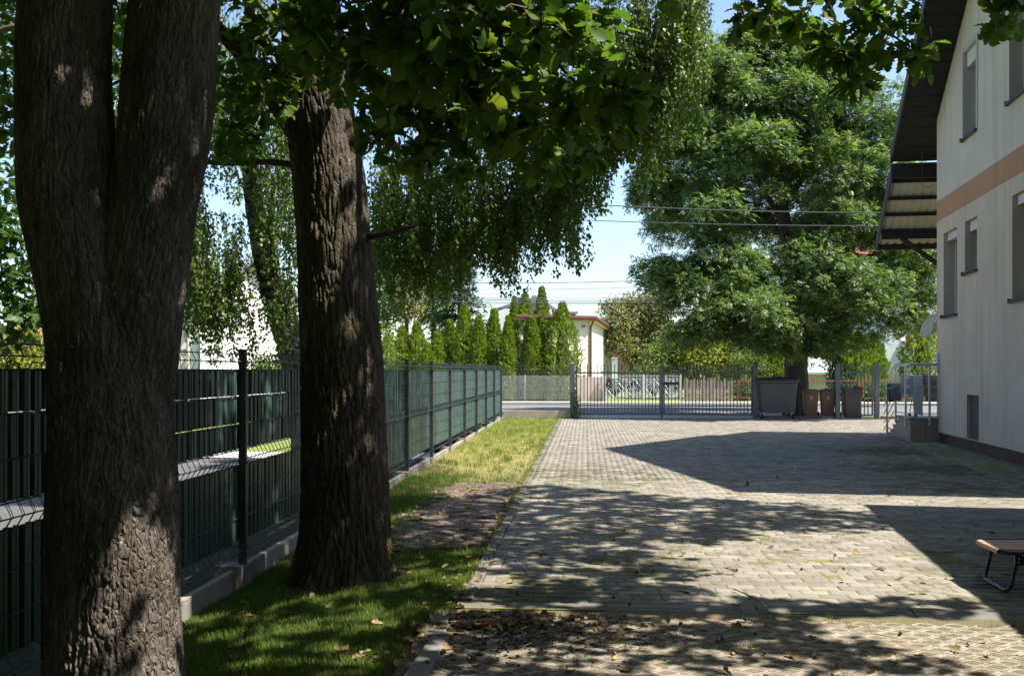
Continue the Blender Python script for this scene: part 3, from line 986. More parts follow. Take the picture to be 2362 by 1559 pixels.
OPEN = {'w1': (0.58, 1.66, 2.75, 4.53), 'w2': (2.24, 3.08, 3.52, 4.54), 'w3': (5.16, 6.45, 2.78, 4.56), 'w4': (2.15, 3.05, 6.21, 7.93), 'w5': (5.0, 6.4, 6.2, 7.95), 'b': (2.38, 3.20, 0.235, 1.10)}
def clip(poly, f):
    out = []
    for i in range(len(poly)):
        a, b = poly[i], poly[(i + 1) % len(poly)]
        fa, fb = f(a), f(b)
        if fa >= 0: out.append(a)
        if (fa > 0) != (fb > 0) and abs(fa - fb) > 1e-9:
            t = fa / (fa - fb)
            out.append((a[0] + (b[0] - a[0]) * t, a[1] + (b[1] - a[1]) * t))
    return out
def wall_part(name, zlo, zhi, o, mat, dep=0.28):
    ss = sorted({0.0, S_APEX, S_NEAR} | {x for q in OPEN.values() for x in q[:2]})
    zs = sorted({zlo, zhi} | {z for q in OPEN.values() for z in q[2:] if zlo < z < zhi})
    m_ = MB()
    far = lambda p: s_rake(0) + (s_rake(S_APEX) - s_rake(0)) * p[0] / S_APEX - p[1]
    near = lambda p: s_rake(S_APEX) + (s_rake(S_NEAR) - s_rake(S_APEX)) * (p[0] - S_APEX) / (S_NEAR - S_APEX) - p[1]
    for i in range(len(ss) - 1):
        for j in range(len(zs) - 1):
            cs, cz = (ss[i] + ss[i + 1]) / 2, (zs[j] + zs[j + 1]) / 2
            if any(q[0] < cs < q[1] and q[2] < cz < q[3] for q in OPEN.values()): continue
            pl = [(ss[i], zs[j]), (ss[i + 1], zs[j]), (ss[i + 1], zs[j + 1]), (ss[i], zs[j + 1])]
            pl = clip(clip(pl, far), near)
            if len(pl) >= 3: m_.poly([hs(a, o, z) for a, z in pl])
    for q in OPEN.values():
        z0, z1 = max(q[2], zlo), min(q[3], zhi)
        if z1 <= z0: continue
        for s in q[:2]: m_.poly([hs(s, o, z0), hs(s, o - dep, z0), hs(s, o - dep, z1), hs(s, o, z1)])
        for z in q[2:]:
            if zlo <= z <= zhi: m_.poly([hs(q[0], o, z), hs(q[1], o, z), hs(q[1], o - dep, z), hs(q[0], o - dep, z)])
    # far side wall, running away from the yard
    m_.poly([hs(0, o, zlo), hs(0, -9, zlo), hs(0, -9, min(zhi, 7.1)), hs(0, o, min(zhi, 7.1))])
    m_.poly([hs(S_NEAR, o, zlo), hs(S_NEAR, -9, zlo), hs(S_NEAR, -9, min(zhi, s_rake(S_NEAR))), hs(S_NEAR, o, min(zhi, s_rake(S_NEAR)))])
    return m_.build(name, mat, house)
wall_part('wall', 0.22, 4.86, 0.0, M['render_wall'])
wall_part('orange_band', 4.86, 5.31, 0.003, M['orange_band'])
wall_part('upper_wall', 5.31, 10.4, 0.0, M['render_upper'])
m_ = MB(); m_.poly([hs(-0.0, -0.02, -0.1), hs(S_NEAR, -0.02, -0.1), hs(S_NEAR, -0.02, 0.25), hs(0.0, -0.02, 0.25)])
m_.poly([hs(0.02, -0.02, -0.1), hs(0.02, -9, -0.1), hs(0.02, -9, 0.25), hs(0.02, -0.02, 0.25)])
m_.build('plinth', M['plinth_red'], house)
def window(key, sill=True, shutter=None):
    s0, s1, z0, z1 = OPEN[key]
    d = 0.25
    f = MB()
    t = 0.07
    for a, b, c, e in ((s0, s0 + t, z0, z1), (s1 - t, s1, z0, z1), (s0 + t, s1 - t, z0, z0 + t), (s0 + t, s1 - t, z1 - t, z1)):
        f.box(a, b, -d - 0.06, -d + 0.02, c, e, lambda x, y, z: hs(x, y, z))
    if s1 - s0 > 0.95:
        mid = (s0 + s1) / 2
        f.box(mid - 0.045, mid + 0.045, -d - 0.06, -d + 0.02, z0 + t, z1 - t, lambda x, y, z: hs(x, y, z))
    w = f.build('window', M['white_pvc'], house)
    g = MB(); g.box(s0 + t, s1 - t, -d - 0.03, -d - 0.02, z0 + t, z1 - t, lambda x, y, z: hs(x, y, z))
    g.build('pane', M['glass'], w)
    if sill:
        q = MB(); q.box(s0 - 0.05, s1 + 0.05, -d + 0.02, 0.06, z0 - 0.012, z0 + 0.022, lambda x, y, z: hs(x, y, z + (-0.03 * (y > 0))))
        q.box(s0 - 0.055, s0 - 0.035, -0.1, 0.065, z0 - 0.06, z0 + 0.024, lambda x, y, z: hs(x, y, z))
        q.box(s0 - 0.034, s1 + 0.045, 0.045, 0.060, z0 - 0.055, z0 - 0.016, lambda x, y, z: hs(x, y, z))
        q.build('sill', M['dark_metal'], w)
    if shutter:
        q = MB(); q.box(s0 + 0.02, s1 - 0.02, -d + 0.021, -d + 0.021 + shutter[0], z1 - shutter[1], z1 - 0.003, lambda x, y, z: hs(x, y, z))
        q.build('shutter_box', M['white_pvc'], w, bevel=0.01)
window('w1', shutter=(0.15, 0.17)); window('w2', shutter=(0.14, 0.20)); window('w3', shutter=(0.15, 0.17))
window('w4', shutter=(0.17, 0.30)); window('w5', shutter=(0.06, 0.17))
m_ = MB()
s0, s1, z0, z1 = OPEN['w4']
for a, b, c, e in ((s0 - 0.10, s0, z0 - 0.02, z1 + 0.10), (s1, s1 + 0.10, z0 - 0.02, z1 + 0.10), (s0, s1, z1, z1 + 0.10)):
    m_.box(a, b, 0.002, 0.014, c, e, lambda x, y, z: hs(x, y, z))
m_.build('window_surround', plain('lilac_grey_render', (0.40, 0.38, 0.385), 0.9, 0.05, 2.0), house)
m_ = MB(); s0, s1, z0, z1 = OPEN['b']
m_.box(s0 + 0.004, s1 - 0.004, -0.10, -0.07, z0 + 0.004, z1 - 0.004, lambda x, y, z: hs(x, y, z))
m_.build('cellar_hatch', plain('brown_hatch', (0.075, 0.052, 0.040), 0.7, 0.2, 3.0), house)
m_ = MB(); m_.box(0.10, 0.24, 0.0, 0.05, 1.55, 1.95, lambda x, y, z: hs(x, y, z))
m_.build('wall_box', M['white_pvc'], house, bevel=0.008)
# roof: deck, dark soffit boards, verge trim
roof = None
def slope_box(mb, s0, s1, o0, o1, t0, t1):
    mb.hexa([hs(s0, o0, s_rake(s0) + t0), hs(s1, o0, s_rake(s1) + t0), hs(s1, o1, s_rake(s1) + t0), hs(s0, o1, s_rake(s0) + t0),
             hs(s0, o0, s_rake(s0) + t1), hs(s1, o0, s_rake(s1) + t1), hs(s1, o1, s_rake(s1) + t1), hs(s0, o1, s_rake(s0) + t1)])
S_EAVE = (HCY - 23.04) / BC
S_NE = (HCY - 11.7) / BC
m_ = MB()
slope_box(m_, S_EAVE, S_APEX, 0.76, -9.5, 0.05, 0.24)
slope_box(m_, S_APEX, S_NE, 0.76, -9.5, 0.05, 0.24)
roof = m_.build('roof', M['roof_dark'], house)
m_ = MB()
slope_box(m_, S_EAVE, S_APEX, 0.763, 0.81, -0.02, 0.27)
slope_box(m_, S_APEX, S_NE, 0.763, 0.81, -0.02, 0.27)
m_.build('verge_trim', M['dark_metal'], roof)
ds = 0.145 * 0.8
k = 0
s = S_EAVE + 0.01
while s < S_APEX - 0.12 and k < 60:
    m_ = MB(); slope_box(m_, s, s + ds - 0.008, 0.755, 0.004 if s > 0.02 else -3.0, 0.004 + (0.006 if k % 2 else 0.0), 0.045)
    m_.build('soffit_board', M['dark_wood'], roof)
    s += ds; k += 1
m_ = MB(); slope_box(m_, S_APEX, S_NE, 0.755, 0.004, 0.01, 0.045); m_.build('soffit_board', M['dark_wood'], roof)
# lower roof over the entrance: pale corrugated sheet on dark purlins, brace under the front beam
PY0, PZ0, PY1, PZ1 = 22.98, 6.12, 24.76, 4.72
def ps(Y): return (HCY - Y) / BC
def pz(Y): return PZ0 + (PZ1 - PZ0) * (Y - PY0) / (PY1 - PY0)
proof = tag(MB().box(ps(22.99), ps(22.95), 0.76, -3.5, 6.03, 6.37, lambda x, y, z: hs(x, y, z)).build('entrance_roof', M['dark_wood'], house))
cs = MB()
nO = 110
for i in range(nO):
    o0 = 0.75 - i * 0.038; o1 = o0 - 0.038
    def zz(i): return 0.022 if (i % 5) in (0, 1) else 0.0
    cs.poly([hs(ps(PY0), o0, pz(PY0) + zz(i)), hs(ps(PY0), o1, pz(PY0) + zz(i + 1)), hs(ps(PY1), o1, pz(PY1) + zz(i + 1)), hs(ps(PY1), o0, pz(PY1) + zz(i))])
cs.build('corrugated_sheet', M['sheet_white'], proof)
m_ = MB(); m_.hexa([hs(ps(PY0), 0.76, PZ0 + 0.05), hs(ps(PY1), 0.76, PZ1 + 0.05), hs(ps(PY1), -3.5, PZ1 + 0.05), hs(ps(PY0), -3.5, PZ0 + 0.05),
                    hs(ps(PY0), 0.76, PZ0 + 0.10), hs(ps(PY1), 0.76, PZ1 + 0.10), hs(ps(PY1), -3.5, PZ1 + 0.10), hs(ps(PY0), -3.5, PZ0 + 0.10)])
m_.build('roof_covering', M['roof_dark'], proof)
for Y in (23.10, 23.52, 23.93, 24.36):
    m_ = MB(); m_.box(ps(Y + 0.035), ps(Y - 0.035), 0.75, -3.5, pz(Y) - 0.085, pz(Y) - 0.006, lambda x, y, z: hs(x, y, z))
    m_.build('purlin', M['dark_wood'], proof)
m_ = MB(); m_.box(ps(24.42), ps(24.32), 0.74, -3.5, pz(24.36) - 0.24, pz(24.36) - 0.09, lambda x, y, z: hs(x, y, z)); m_.build('front_beam', M['dark_wood'], proof)
m_ = MB(); m_.tube([hs(ps(24.37), 0.28, pz(24.36) - 0.22), hs(ps(24.37), -0.55, pz(24.36) - 0.86)], 0.06, 4); m_.build('brace', M['dark_wood'], proof)
m_ = MB(); m_.box(ps(PY1 + 0.03), ps(PY1), 0.76, -3.5, PZ1 - 0.14, PZ1 + 0.06, lambda x, y, z: hs(x, y, z)); m_.build('eave_board', plain('brown_stained_board', (0.045, 0.03, 0.02), 0.6, 0.3, 6.0), proof)
m_ = MB(); m_.hexa([hs(ps(22.95), 0.763, 6.02), hs(ps(PY1 + 0.05), 0.763, PZ1 - 0.14), hs(ps(PY1 + 0.05), 0.80, PZ1 - 0.14), hs(ps(22.95), 0.80, 6.02),
                    hs(ps(22.95), 0.763, 6.35), hs(ps(PY1 + 0.05), 0.763, PZ1 + 0.12), hs(ps(PY1 + 0.05), 0.80, PZ1 + 0.12), hs(ps(22.95), 0.80, 6.35)])
m_.build('verge_trim', M['dark_metal'], proof)
m_ = MB(); m_.tube([hs(-0.4, 0.22, 6.6), hs(-0.42, 0.22, 6.2), hs(-0.5, 0.2, 5.75), hs(-0.4, 0.1, 5.7), hs(-0.2, 0.01, 5.72)], 0.008, 5); m_.build('cable', M['dark_metal'], house)
# curved door canopy on the far side
cv = MB()
for i in range(6):
    a0, a1 = rad(90 * i / 6), rad(90 * (i + 1) / 6)
    q = lambda a, s: hs(s - 0.0, 0.0 - 0.5 + 0.5 * math.sin(a), 2.44 + 0.5 * math.cos(a))
    cv.hexa([q(a0, -0.5), q(a1, -0.5), q(a1, -1.6), q(a0, -1.6)] + [p + Vector((0, 0, 0.012)) for p in (q(a0, -0.5), q(a1, -0.5), q(a1, -1.6), q(a0, -1.6))])
cv.poly([hs(-0.49, -0.005 - 0.5 + 0.49 * math.sin(rad(90 * i / 8)), 2.44 + 0.49 * math.cos(rad(90 * i / 8))) for i in range(9)] + [hs(-0.49, -0.005 - 0.5, 2.44)])
cv.box(-1.6, -0.485, -0.025, 0.015, 2.38, 2.45, lambda x, y, z: hs(x, y, z))
cv.build('door_canopy', plain('milky_canopy', (0.50, 0.46, 0.38), 0.3, 0.05, 3.0), house)

# lower wing of the house, nearer the camera and outside the frame: its eaves throw the straight shadow on the yard
wing = tag(empty('side_wing'), 'low flat roofed wing beside the house that shades the camp bed', 'building')
wd = Vector((0.19, 1.0, 0)).normalized(); wnrm = Vector((-wd.y, wd.x, 0))
wp0 = Vector((6.24, 11.14, 0))
def wg(s, o, z): return wp0 - wd * s + wnrm * o + Vector((0, 0, z))
m_ = MB(); m_.box(0.45, 15, -8, -0.45, -0.05, 3.18, wg); m_.build('wall', M['render_wall'], wing)
m_ = MB(); m_.box(0.0, 15.4, -8.4, 0.0, 3.185, 3.5, wg); m_.build('roof', M['roof_dark'], wing)

# ------------------------------------------------------------------ entrance steps and steel railing
M['tile'] = plain('mauve_brown_tiles', (0.30, 0.205, 0.165), 0.55, 0.10, 3.0)
M['tile_front'] = M['tile']
M['stainless'] = plain('brushed_steel', (0.55, 0.54, 0.52), 0.32, 0.1, 10.0, metal=0.6)
steps = tag(empty('entrance_steps'), 'tiled entrance landing with steps at the far corner of the house', 'steps')
hb = lambda x, y, z: hs(x, y, z)
m_ = MB(); m_.box(-1.15, 0.10, -2.5, 0.565, -0.08, 0.505, hb); m_.build('landing_core', M['concrete'], steps)
ts = 0.30
for j in range(2):                                  # tiles on the left face and the front face
    za, zb = (-0.04, 0.235) if j == 0 else (0.24, 0.50)
    for i in range(4):
        a = 0.10 - (i + 1) * 0.31
        MB().box(a + 0.003, a + 0.307, 0.566, 0.580, za, zb, hb).build('wall_tile', M['tile'], steps)
    for i in range(2):
        b = 0.575 - (i + 1) * 0.31
        MB().box(0.101, 0.115, b + 0.003, b + 0.307, za, zb, hb).build('wall_tile', M['tile'], steps)
m_ = MB(); m_.box(-1.17, 0.125, -2.5, 0.595, 0.508, 0.535, hb); m_.build('landing_top', plain('grey_tiles', (0.36, 0.33, 0.32), 0.5, 0.1, 3.0), steps)
for i in range(3):
    z = 0.39 - i * 0.13
    MB().box(-1.15 - 0.32 * (i + 1), -1.152 - 0.32 * i, -2.5, 0.575, -0.08, z, hb).build('step', M['tile'], steps)
    MB().box(-1.17 - 0.32 * (i + 1), -1.154 - 0.32 * i, -2.5, 0.595, z + 0.002, z + 0.025, hb).build('tread', M['concrete'], steps)
rail = tag(empty('stair_railing'), 'brushed steel railing with five thin rails round the entrance landing', 'railing')
RO = 0.66
def zst(s): return 0.52 if s > -1.15 else max(0.0, 0.52 + (s + 1.15) * 0.41)
for (s, o, zb, zt) in ((0.02, RO, 0.33, 1.70), (-1.05, RO, 0.36, 1.68), (-2.05, RO, 0.02, 0.02 + 1.25), (0.20, 0.20, 0.36, 1.70)):
    m_ = MB(); m_.tube([hs(s, o, zb), hs(s, o, zt)], 0.027, 10)
    for z in (zb + 0.05, zb + 0.16):
        m_.tube([hs(s, o, z), hs(s, o - 0.085 if o > 0.5 else o, z)] if o > 0.5 else [hs(s, o, z), hs(s - 0.07, o, z)], 0.012, 6)
    m_.build('post', M['stainless'], rail)
MB().tube([hs(0.20, 0.0, 1.71), hs(0.20, RO - 0.08, 1.71), hs(0.14, RO - 0.02, 1.71), hs(0.02, RO, 1.71), hs(-1.10, RO, 1.69), hs(-2.15, RO, 1.24)], 0.031, 10).build('handrail', M['stainless'], rail, smooth=True)
for i in range(5):
    z = 0.63 + i * 0.195
    MB().tube([hs(0.235, 0.02, z), hs(0.235, RO - 0.02, z), hs(0.17, RO + 0.035, z), hs(0.02, RO + 0.035, z), hs(-1.10, RO + 0.035, z - 0.01), hs(-2.3, RO + 0.035, z - 0.52)], 0.011, 6).build('rail', M['stainless'], rail)

# ------------------------------------------------------------------ laundry on the landing
rack = tag(empty('drying_rack'), 'folding drying rack with dark feet standing on the entrance landing', 'drying rack')
m_ = MB()
legs = [((-0.15, 0.42), (-0.75, 0.42)), ((-0.15, -0.35), (-0.75, -0.35))]
for (a, b) in legs:
    for (p, q) in ((a, b), (b, a)):
        m_.tube([hs(p[0], p[1], 0.56), hs(q[0], q[1], 1.42)], 0.010, 6)
m_.build('leg', M['stainless'], rack)
m_ = MB()
for (a, b) in legs:
    for p in (a, b): m_.box(p[0] - 0.03, p[0] + 0.03, p[1] - 0.03, p[1] + 0.03, 0.535, 0.585, hb)
m_.build('foot', M['dark_metal'], rack)
m_ = MB()
for i in range(8):
    s = -0.15 - i * 0.085
    m_.tube([hs(s, 0.50, 1.42), hs(s, -0.95, 1.42)], 0.004, 4)
for i in range(5):                                  # the drooping wing
    o = 0.55 + i * 0.10
    m_.tube([hs(-0.15, o, 1.38 - i * 0.05), hs(-0.85, o, 1.38 - i * 0.05)], 0.004, 4)
m_.tube([hs(-0.15, 0.5, 1.42), hs(-0.15, 0.98, 1.16)], 0.006, 5); m_.tube([hs(-0.85, 0.5, 1.42), hs(-0.85, 0.98, 1.16)], 0.006, 5)
m_.build('rods', M['stainless'], rack)
def drape(name, s0, s1, o0, o1, ztop, lf, lb, mat, label, seed):
    """A cloth folded over the rack: front fall, top, back fall, with soft folds."""
    r_ = np.random.default_rng(seed)
    nx, ny = 26, 30
    prof = []
    for t in np.linspace(0, 1, ny):
        tot = lf + (s1 - s0) + lb; d = t * tot
        if d < lf: prof.append((s1, ztop - (lf - d)))
        elif d < lf + (s1 - s0): prof.append((s1 - (d - lf), ztop + 0.012))
        else: prof.append((s0, ztop - (d - lf - (s1 - s0))))
    V = []
    ph = r_.uniform(0, 6, 4)
    for i in range(nx):
        x = i / (nx - 1)
        for j, (s, z) in enumerate(prof):
            hang = min(1.0, max(0.0, (ztop - z) / 0.3))
            fold = 0.022 * hang * (math.sin(x * 17 + ph[0]) + 0.6 * math.sin(x * 31 + ph[1] + z * 4))
            side = 1 if j < ny / 2 else -1
            oo = o0 + (o1 - o0) * x + 0.01 * math.sin(z * 9 + ph[2])
            V.append(hs(s + side * (abs(fold) + 0.01 * hang), oo, z + 0.015 * math.sin(x * 5 + ph[3]) * hang))
    idx = np.arange(nx * ny).reshape(nx, ny)
    F = np.stack([idx[:-1, :-1], idx[1:, :-1], idx[1:, 1:], idx[:-1, 1:]], -1).reshape(-1, 4)
    o = np_obj(name, np.array([tuple(v) for v in V]), F, mat, None, None, True)
    md = o.modifiers.new('thickness', 'SOLIDIFY'); md.thickness = 0.006
    return tag(o, label, 'laundry', 'washing on the drying rack')
M['cloth_white'] = plain('white_cotton', (0.62, 0.63, 0.68), 0.9, 0.04, 6.0)
M['cloth_taupe'] = plain('taupe_blanket', (0.34, 0.28, 0.23), 0.95, 0.12, 6.0)
M['cloth_grey'] = plain('grey_blanket', (0.18, 0.165, 0.15), 0.95, 0.12, 6.0)
M['cloth_dark'] = plain('dark_cloth', (0.21, 0.20, 0.19), 0.95, 0.12, 6.0)
M['cloth_brown'] = plain('mauve_brown_cloth', (0.16, 0.105, 0.095), 0.95, 0.1, 6.0)
drape('white_sheet', -0.55, -0.12, 0.27, 0.47, 1.455, 0.88, 0.45, M['cloth_white'], 'white sheet hanging long beside the railing post', 1)
drape('grey_cover', -0.80, -0.30, 0.475, 0.62, 1.45, 0.40, 0.42, M['cloth_white'], 'pale grey cover folded short over the rack end', 2)
drape('taupe_blanket', -0.60, -0.13, -0.40, 0.22, 1.45, 0.58, 0.5, M['cloth_taupe'], 'wide taupe blanket folded over the rack by the house corner', 3)
drape('brown_towel', -0.92, -0.65, -0.62, -0.42, 1.45, 0.8, 0.4, M['cloth_brown'], 'brown cloth hanging lowest against the house wall', 4)
drape('dark_garment', -0.80, -0.35, 0.70, 0.90, 1.26, 0.36, 0.40, M['cloth_dark'], 'dark clothing on the lowered wing of the rack', 5)

# ------------------------------------------------------------------ bins in front of the mesh panel
M['bin_brown'] = plain('brown_plastic', (0.215, 0.108, 0.072), 0.5, 0.06, 3.0, dirt=(0.24, 0.14, 0.105))
M['bin_black'] = plain('charcoal_plastic', (0.050, 0.050, 0.052), 0.5, 0.12, 3.0, dirt=(0.085, 0.08, 0.075))
M['bin_grey'] = plain('dark_grey_container', (0.080, 0.081, 0.090), 0.5, 0.08, 1.5, dirt=(0.055, 0.055, 0.068))
M['bin_lid'] = plain('black_lid', (0.022, 0.023, 0.026), 0.45, 0.15, 3.0)
M['rubber'] = plain('rubber', (0.012, 0.012, 0.012), 0.8, 0.2, 8.0)
M['white_print'] = plain('white_print', (0.70, 0.70, 0.68), 0.6, 0.05, 8.0)
M['galv'] = plain('galvanised_bracket', (0.55, 0.55, 0.54), 0.5, 0.1, 8.0)
def rr(w, d, c=0.03):
    return [(-w + c, -d), (w - c, -d), (w, -d + c), (w, d - c), (w - c, d), (-w + c, d), (-w, d - c), (-w, -d + c)]
def wheelie(loc, mat, lidm, w, d, h, label, emblem, group, rz):
    root = tag(empty('wheelie_bin', loc, rz), label, 'bin', group)
    b = MB()
    b.prism(rr(w * 0.80, d * 0.72), 0.03, h * 0.90, None, rr(w, d))
    b.build('body', mat, root, bevel=0.008)
    r_ = MB(); r_.prism(rr(w + 0.022, d + 0.022), h * 0.885, h * 0.925); r_.build('rim', mat, root, bevel=0.006)
    if emblem:
        for sx in (-1, 1):
            q = MB(); q.hexa([(sx * w * 0.42 - 0.012, -d * 0.735 - 0.006, 0.06), (sx * w * 0.42 + 0.012, -d * 0.735 - 0.006, 0.06), (sx * w * 0.42 + 0.012, -d * 0.735 + 0.05, 0.06), (sx * w * 0.42 - 0.012, -d * 0.735 + 0.05, 0.06),
                              (sx * w * 0.50 - 0.012, -d * 0.985 - 0.006, h * 0.87), (sx * w * 0.50 + 0.012, -d * 0.985 - 0.006, h * 0.87), (sx * w * 0.50 + 0.012, -d * 0.985 + 0.05, h * 0.87), (sx * w * 0.50 - 0.012, -d * 0.985 + 0.05, h * 0.87)])
            q.build('rib', mat, root)
    l_ = MB(); l_.prism(rr(w + 0.035, d + 0.035), h * 0.928, h * 0.955, None, rr(w + 0.03, d + 0.03))
    l_.prism(rr(w + 0.025, d + 0.025, 0.05), h * 0.956, h, None, rr(w * 0.80, d * 0.80, 0.05))
    lid = l_.build('lid', lidm, root, bevel=0.006)
    q = MB(); q.tube([(-w * 0.75, d + 0.05, h * 0.95), (-w * 0.75, d + 0.10, h * 0.97), (w * 0.75, d + 0.10, h * 0.97), (w * 0.75, d + 0.05, h * 0.95)], 0.014, 6); q.build('handle', lidm, root)
    for sx in (-1, 1):
        q = MB(); q.tube([(sx * (w + 0.005), d * 0.74, 0.10), (sx * (w + 0.055), d * 0.74, 0.10)], 0.10, 18); q.build('wheel', M['rubber'], root)
    q = MB(); q.tube([(-w, d * 0.74, 0.10), (w, d * 0.74, 0.10)], 0.012, 6); q.build('axle', M['rubber'], root)
    if emblem:
        z = h * 0.70
        yy = -d * (0.72 + 0.28 * (z - 0.03) / (h * 0.9 - 0.03)) - 0.004
        T = lambda x, y, zz: (x, yy - 0.28 * d * (zz - z) / (h * 0.9) + y, zz)
        q = MB()
        sh = [(-0.04, 0.05), (0.04, 0.05), (0.042, -0.005), (0.028, -0.032), (0, -0.05), (-0.028, -0.032), (-0.042, -0.005)]
        inn = [(x * 0.66, zz * 0.66) for x, zz in sh]
        for i in range(7):
            j = (i + 1) % 7
            q.poly([T(sh[i][0], 0, z + sh[i][1]), T(sh[j][0], 0, z + sh[j][1]), T(inn[j][0], 0, z + inn[j][1]), T(inn[i][0], 0, z + inn[i][1])])
        q.poly([T(-0.02, 0, z + 0.018), T(0.02, 0, z + 0.018), T(0.02, 0, z + 0.008), T(-0.02, 0, z + 0.008)])
        q.poly([T(-0.012, 0, z - 0.002), T(0.012, 0, z - 0.002), T(0, 0, z - 0.022)])
        for i in range(9):
            x = -0.072 + i * 0.0162
            q.poly([T(x, 0, z - 0.088), T(x + 0.011, 0, z - 0.088), T(x + 0.011, 0, z - 0.072), T(x, 0, z - 0.072)])
        q.build('emblem', M['white_print'], root)
    return root
def gat(x, D): return at(x, HY, D).xy.to_3d()
wheelie(gat(1869.5, 32.95), M['bin_brown'], M['bin_brown'], 0.235, 0.27, 0.96, 'brown wheeled bin with white shield, standing next to the big container', True, 'brown wheeled bins', -FA - 0.10)
wheelie(gat(1908.5, 32.95), M['bin_brown'], M['bin_brown'], 0.235, 0.27, 0.96, 'brown wheeled bin with white shield, standing right against the gate post', True, 'brown wheeled bins', -FA - 0.13)
wheelie(gat(1964.5, 32.6), M['bin_black'], M['bin_lid'], 0.285, 0.34, 1.05, 'black wheeled bin standing alone in front of the narrow gate', False, None, -FA - 0.10)
cont = tag(empty('waste_container', gat(1788.5, 32.9), -FA), 'large dark grey four wheeled waste container with black lid', 'container')
b = MB(); b.prism(rr(0.56, 0.42, 0.06), 0.20, 1.17, None, rr(0.63, 0.50, 0.06)); b.build('body', M['bin_grey'], cont, bevel=0.012)
b = MB(); b.prism(rr(0.655, 0.525, 0.05), 1.172, 1.245); b.build('rim', M['bin_grey'], cont, bevel=0.01)
b = MB(); b.prism(rr(0.695, 0.555, 0.06), 1.25, 1.30, None, rr(0.69, 0.55, 0.06)); b.prism(rr(0.66, 0.52, 0.08), 1.302, 1.345, None, rr(0.60, 0.46, 0.08)); b.prism(rr(0.20, 0.46, 0.03), 1.347, 1.372, None, rr(0.17, 0.40, 0.03))
b.build('lid', M['bin_lid'], cont, bevel=0.008)
for sx in (-1, 1):
    b = MB(); b.box(sx * 0.56 - 0.012, sx * 0.56 + 0.012, -0.506, -0.44, 0.30, 1.16, lambda x, y, z: (x * (0.89 + 0.11 * (z - 0.2)), y * (0.84 + 0.16 * (z - 0.2) / 0.97), z)); b.build('rib', M['bin_grey'], cont)
    b = MB(); b.tube([(sx * 0.62, 0, 1.02), (sx * 0.74, 0, 1.02)], 0.03, 10); b.tube([(sx * 0.735, 0, 1.02), (sx * 0.75, 0, 1.02)], 0.045, 10); b.build('trunnion', M['bin_lid'], cont)
for k in range(10):
    b = MB(); b.box(-0.52 + k * 0.11, -0.50 + k * 0.11, -0.535, -0.50, 1.12, 1.17); b.build('rib', M['bin_grey'], cont)
for sx in (-1, 1):
    for sy in (-1, 1):
        b = MB(); b.prism([(sx * 0.46 - 0.06, sy * 0.36 - 0.04), (sx * 0.46 + 0.06, sy * 0.36 - 0.04), (sx * 0.46 + 0.06, sy * 0.36 + 0.04), (sx * 0.46 - 0.06, sy * 0.36 + 0.04)], 0.175, 0.20)
        for dx in (-0.035, 0.035):
            b.hexa([(sx * 0.46 + dx - 0.006 + sx * 0.04, sy * 0.36 - 0.02, 0.07), (sx * 0.46 + dx + 0.006 + sx * 0.04, sy * 0.36 - 0.02, 0.07), (sx * 0.46 + dx + 0.006 + sx * 0.04, sy * 0.36 + 0.02, 0.07), (sx * 0.46 + dx - 0.006 + sx * 0.04, sy * 0.36 + 0.02, 0.07),
                    (sx * 0.46 + dx - 0.006, sy * 0.36 - 0.04, 0.175), (sx * 0.46 + dx + 0.006, sy * 0.36 - 0.04, 0.175), (sx * 0.46 + dx + 0.006, sy * 0.36 + 0.04, 0.175), (sx * 0.46 + dx - 0.006, sy * 0.36 + 0.04, 0.175)])
        br = b.build('castor', M['galv'], cont)
        b = MB(); b.tube([(sx * 0.50 - 0.028, sy * 0.36, 0.08), (sx * 0.50 + 0.028, sy * 0.36, 0.08)], 0.08, 18); b.build('tyre', M['rubber'], br)

# ------------------------------------------------------------------ folding camp bed at the right edge
M['canvas'] = plain('pinkish_tan_canvas', (0.50, 0.32, 0.23), 0.85, 0.06, 10.0, bmp=0.2, bscale=300)
M['black_tube'] = plain('black_lacquered_tube', (0.012, 0.012, 0.014), 0.25, 0.2, 10.0, spec=0.6)
bed = tag(empty('camp_bed', (3.46, 7.05, 0), 0.0), 'folding camp bed with tan canvas and black tube frame at the right edge', 'camp bed')
ex = Vector((1.0, 0.02, 0)).normalized(); ey = Vector((0.045, 0.46, 0)).normalized()
def cb(x, y, z): return ex * x + ey * y + Vector((0, 0, z))
W2 = 0.47
b = MB(); b.tube([cb(1.85, 0, 0.285), cb(0.06, 0, 0.285), cb(0.0, 0.05, 0.29), cb(0.0, W2 - 0.05, 0.29), cb(0.06, W2, 0.295), cb(1.85, W2, 0.295)], 0.0135, 8)
b.build('frame', M['black_tube'], bed, smooth=True)
b = MB()
nx, ny = 24, 12
prof = [(0.02, -0.012, -1), (-0.012, -0.018, 0), (-0.018, 0.004, 0), (-0.004, 0.018, 0)] 
rows_ = []
for j in range(ny + 1):
    y = 0.035 + (W2 - 0.07) * j / ny
    sag = -0.020 * math.sin(math.pi * j / ny)
    row = [cb(0.05, y, 0.272), cb(0.0, y, 0.270), cb(-0.018, y, 0.285), cb(-0.014, y, 0.304), cb(0.004, y, 0.310)]
    for i in range(1, nx + 1):
        row.append(cb(0.004 + 1.84 * i / nx, y, 0.306 + sag * min(1, i / 4)))
    rows_.append(row)
base = len(b.v)
for r_ in rows_: b.v += [tuple(p) for p in r_]
k = len(rows_[0])
for j in range(ny):
    for i in range(k - 1):
        b.f.append((j * k + i, j * k + i + 1, (j + 1) * k + i + 1, (j + 1) * k + i))
o = b.build('canvas', M['canvas'], bed, smooth=True)
o.modifiers.new('thickness', 'SOLIDIFY').thickness = 0.003
b = MB()
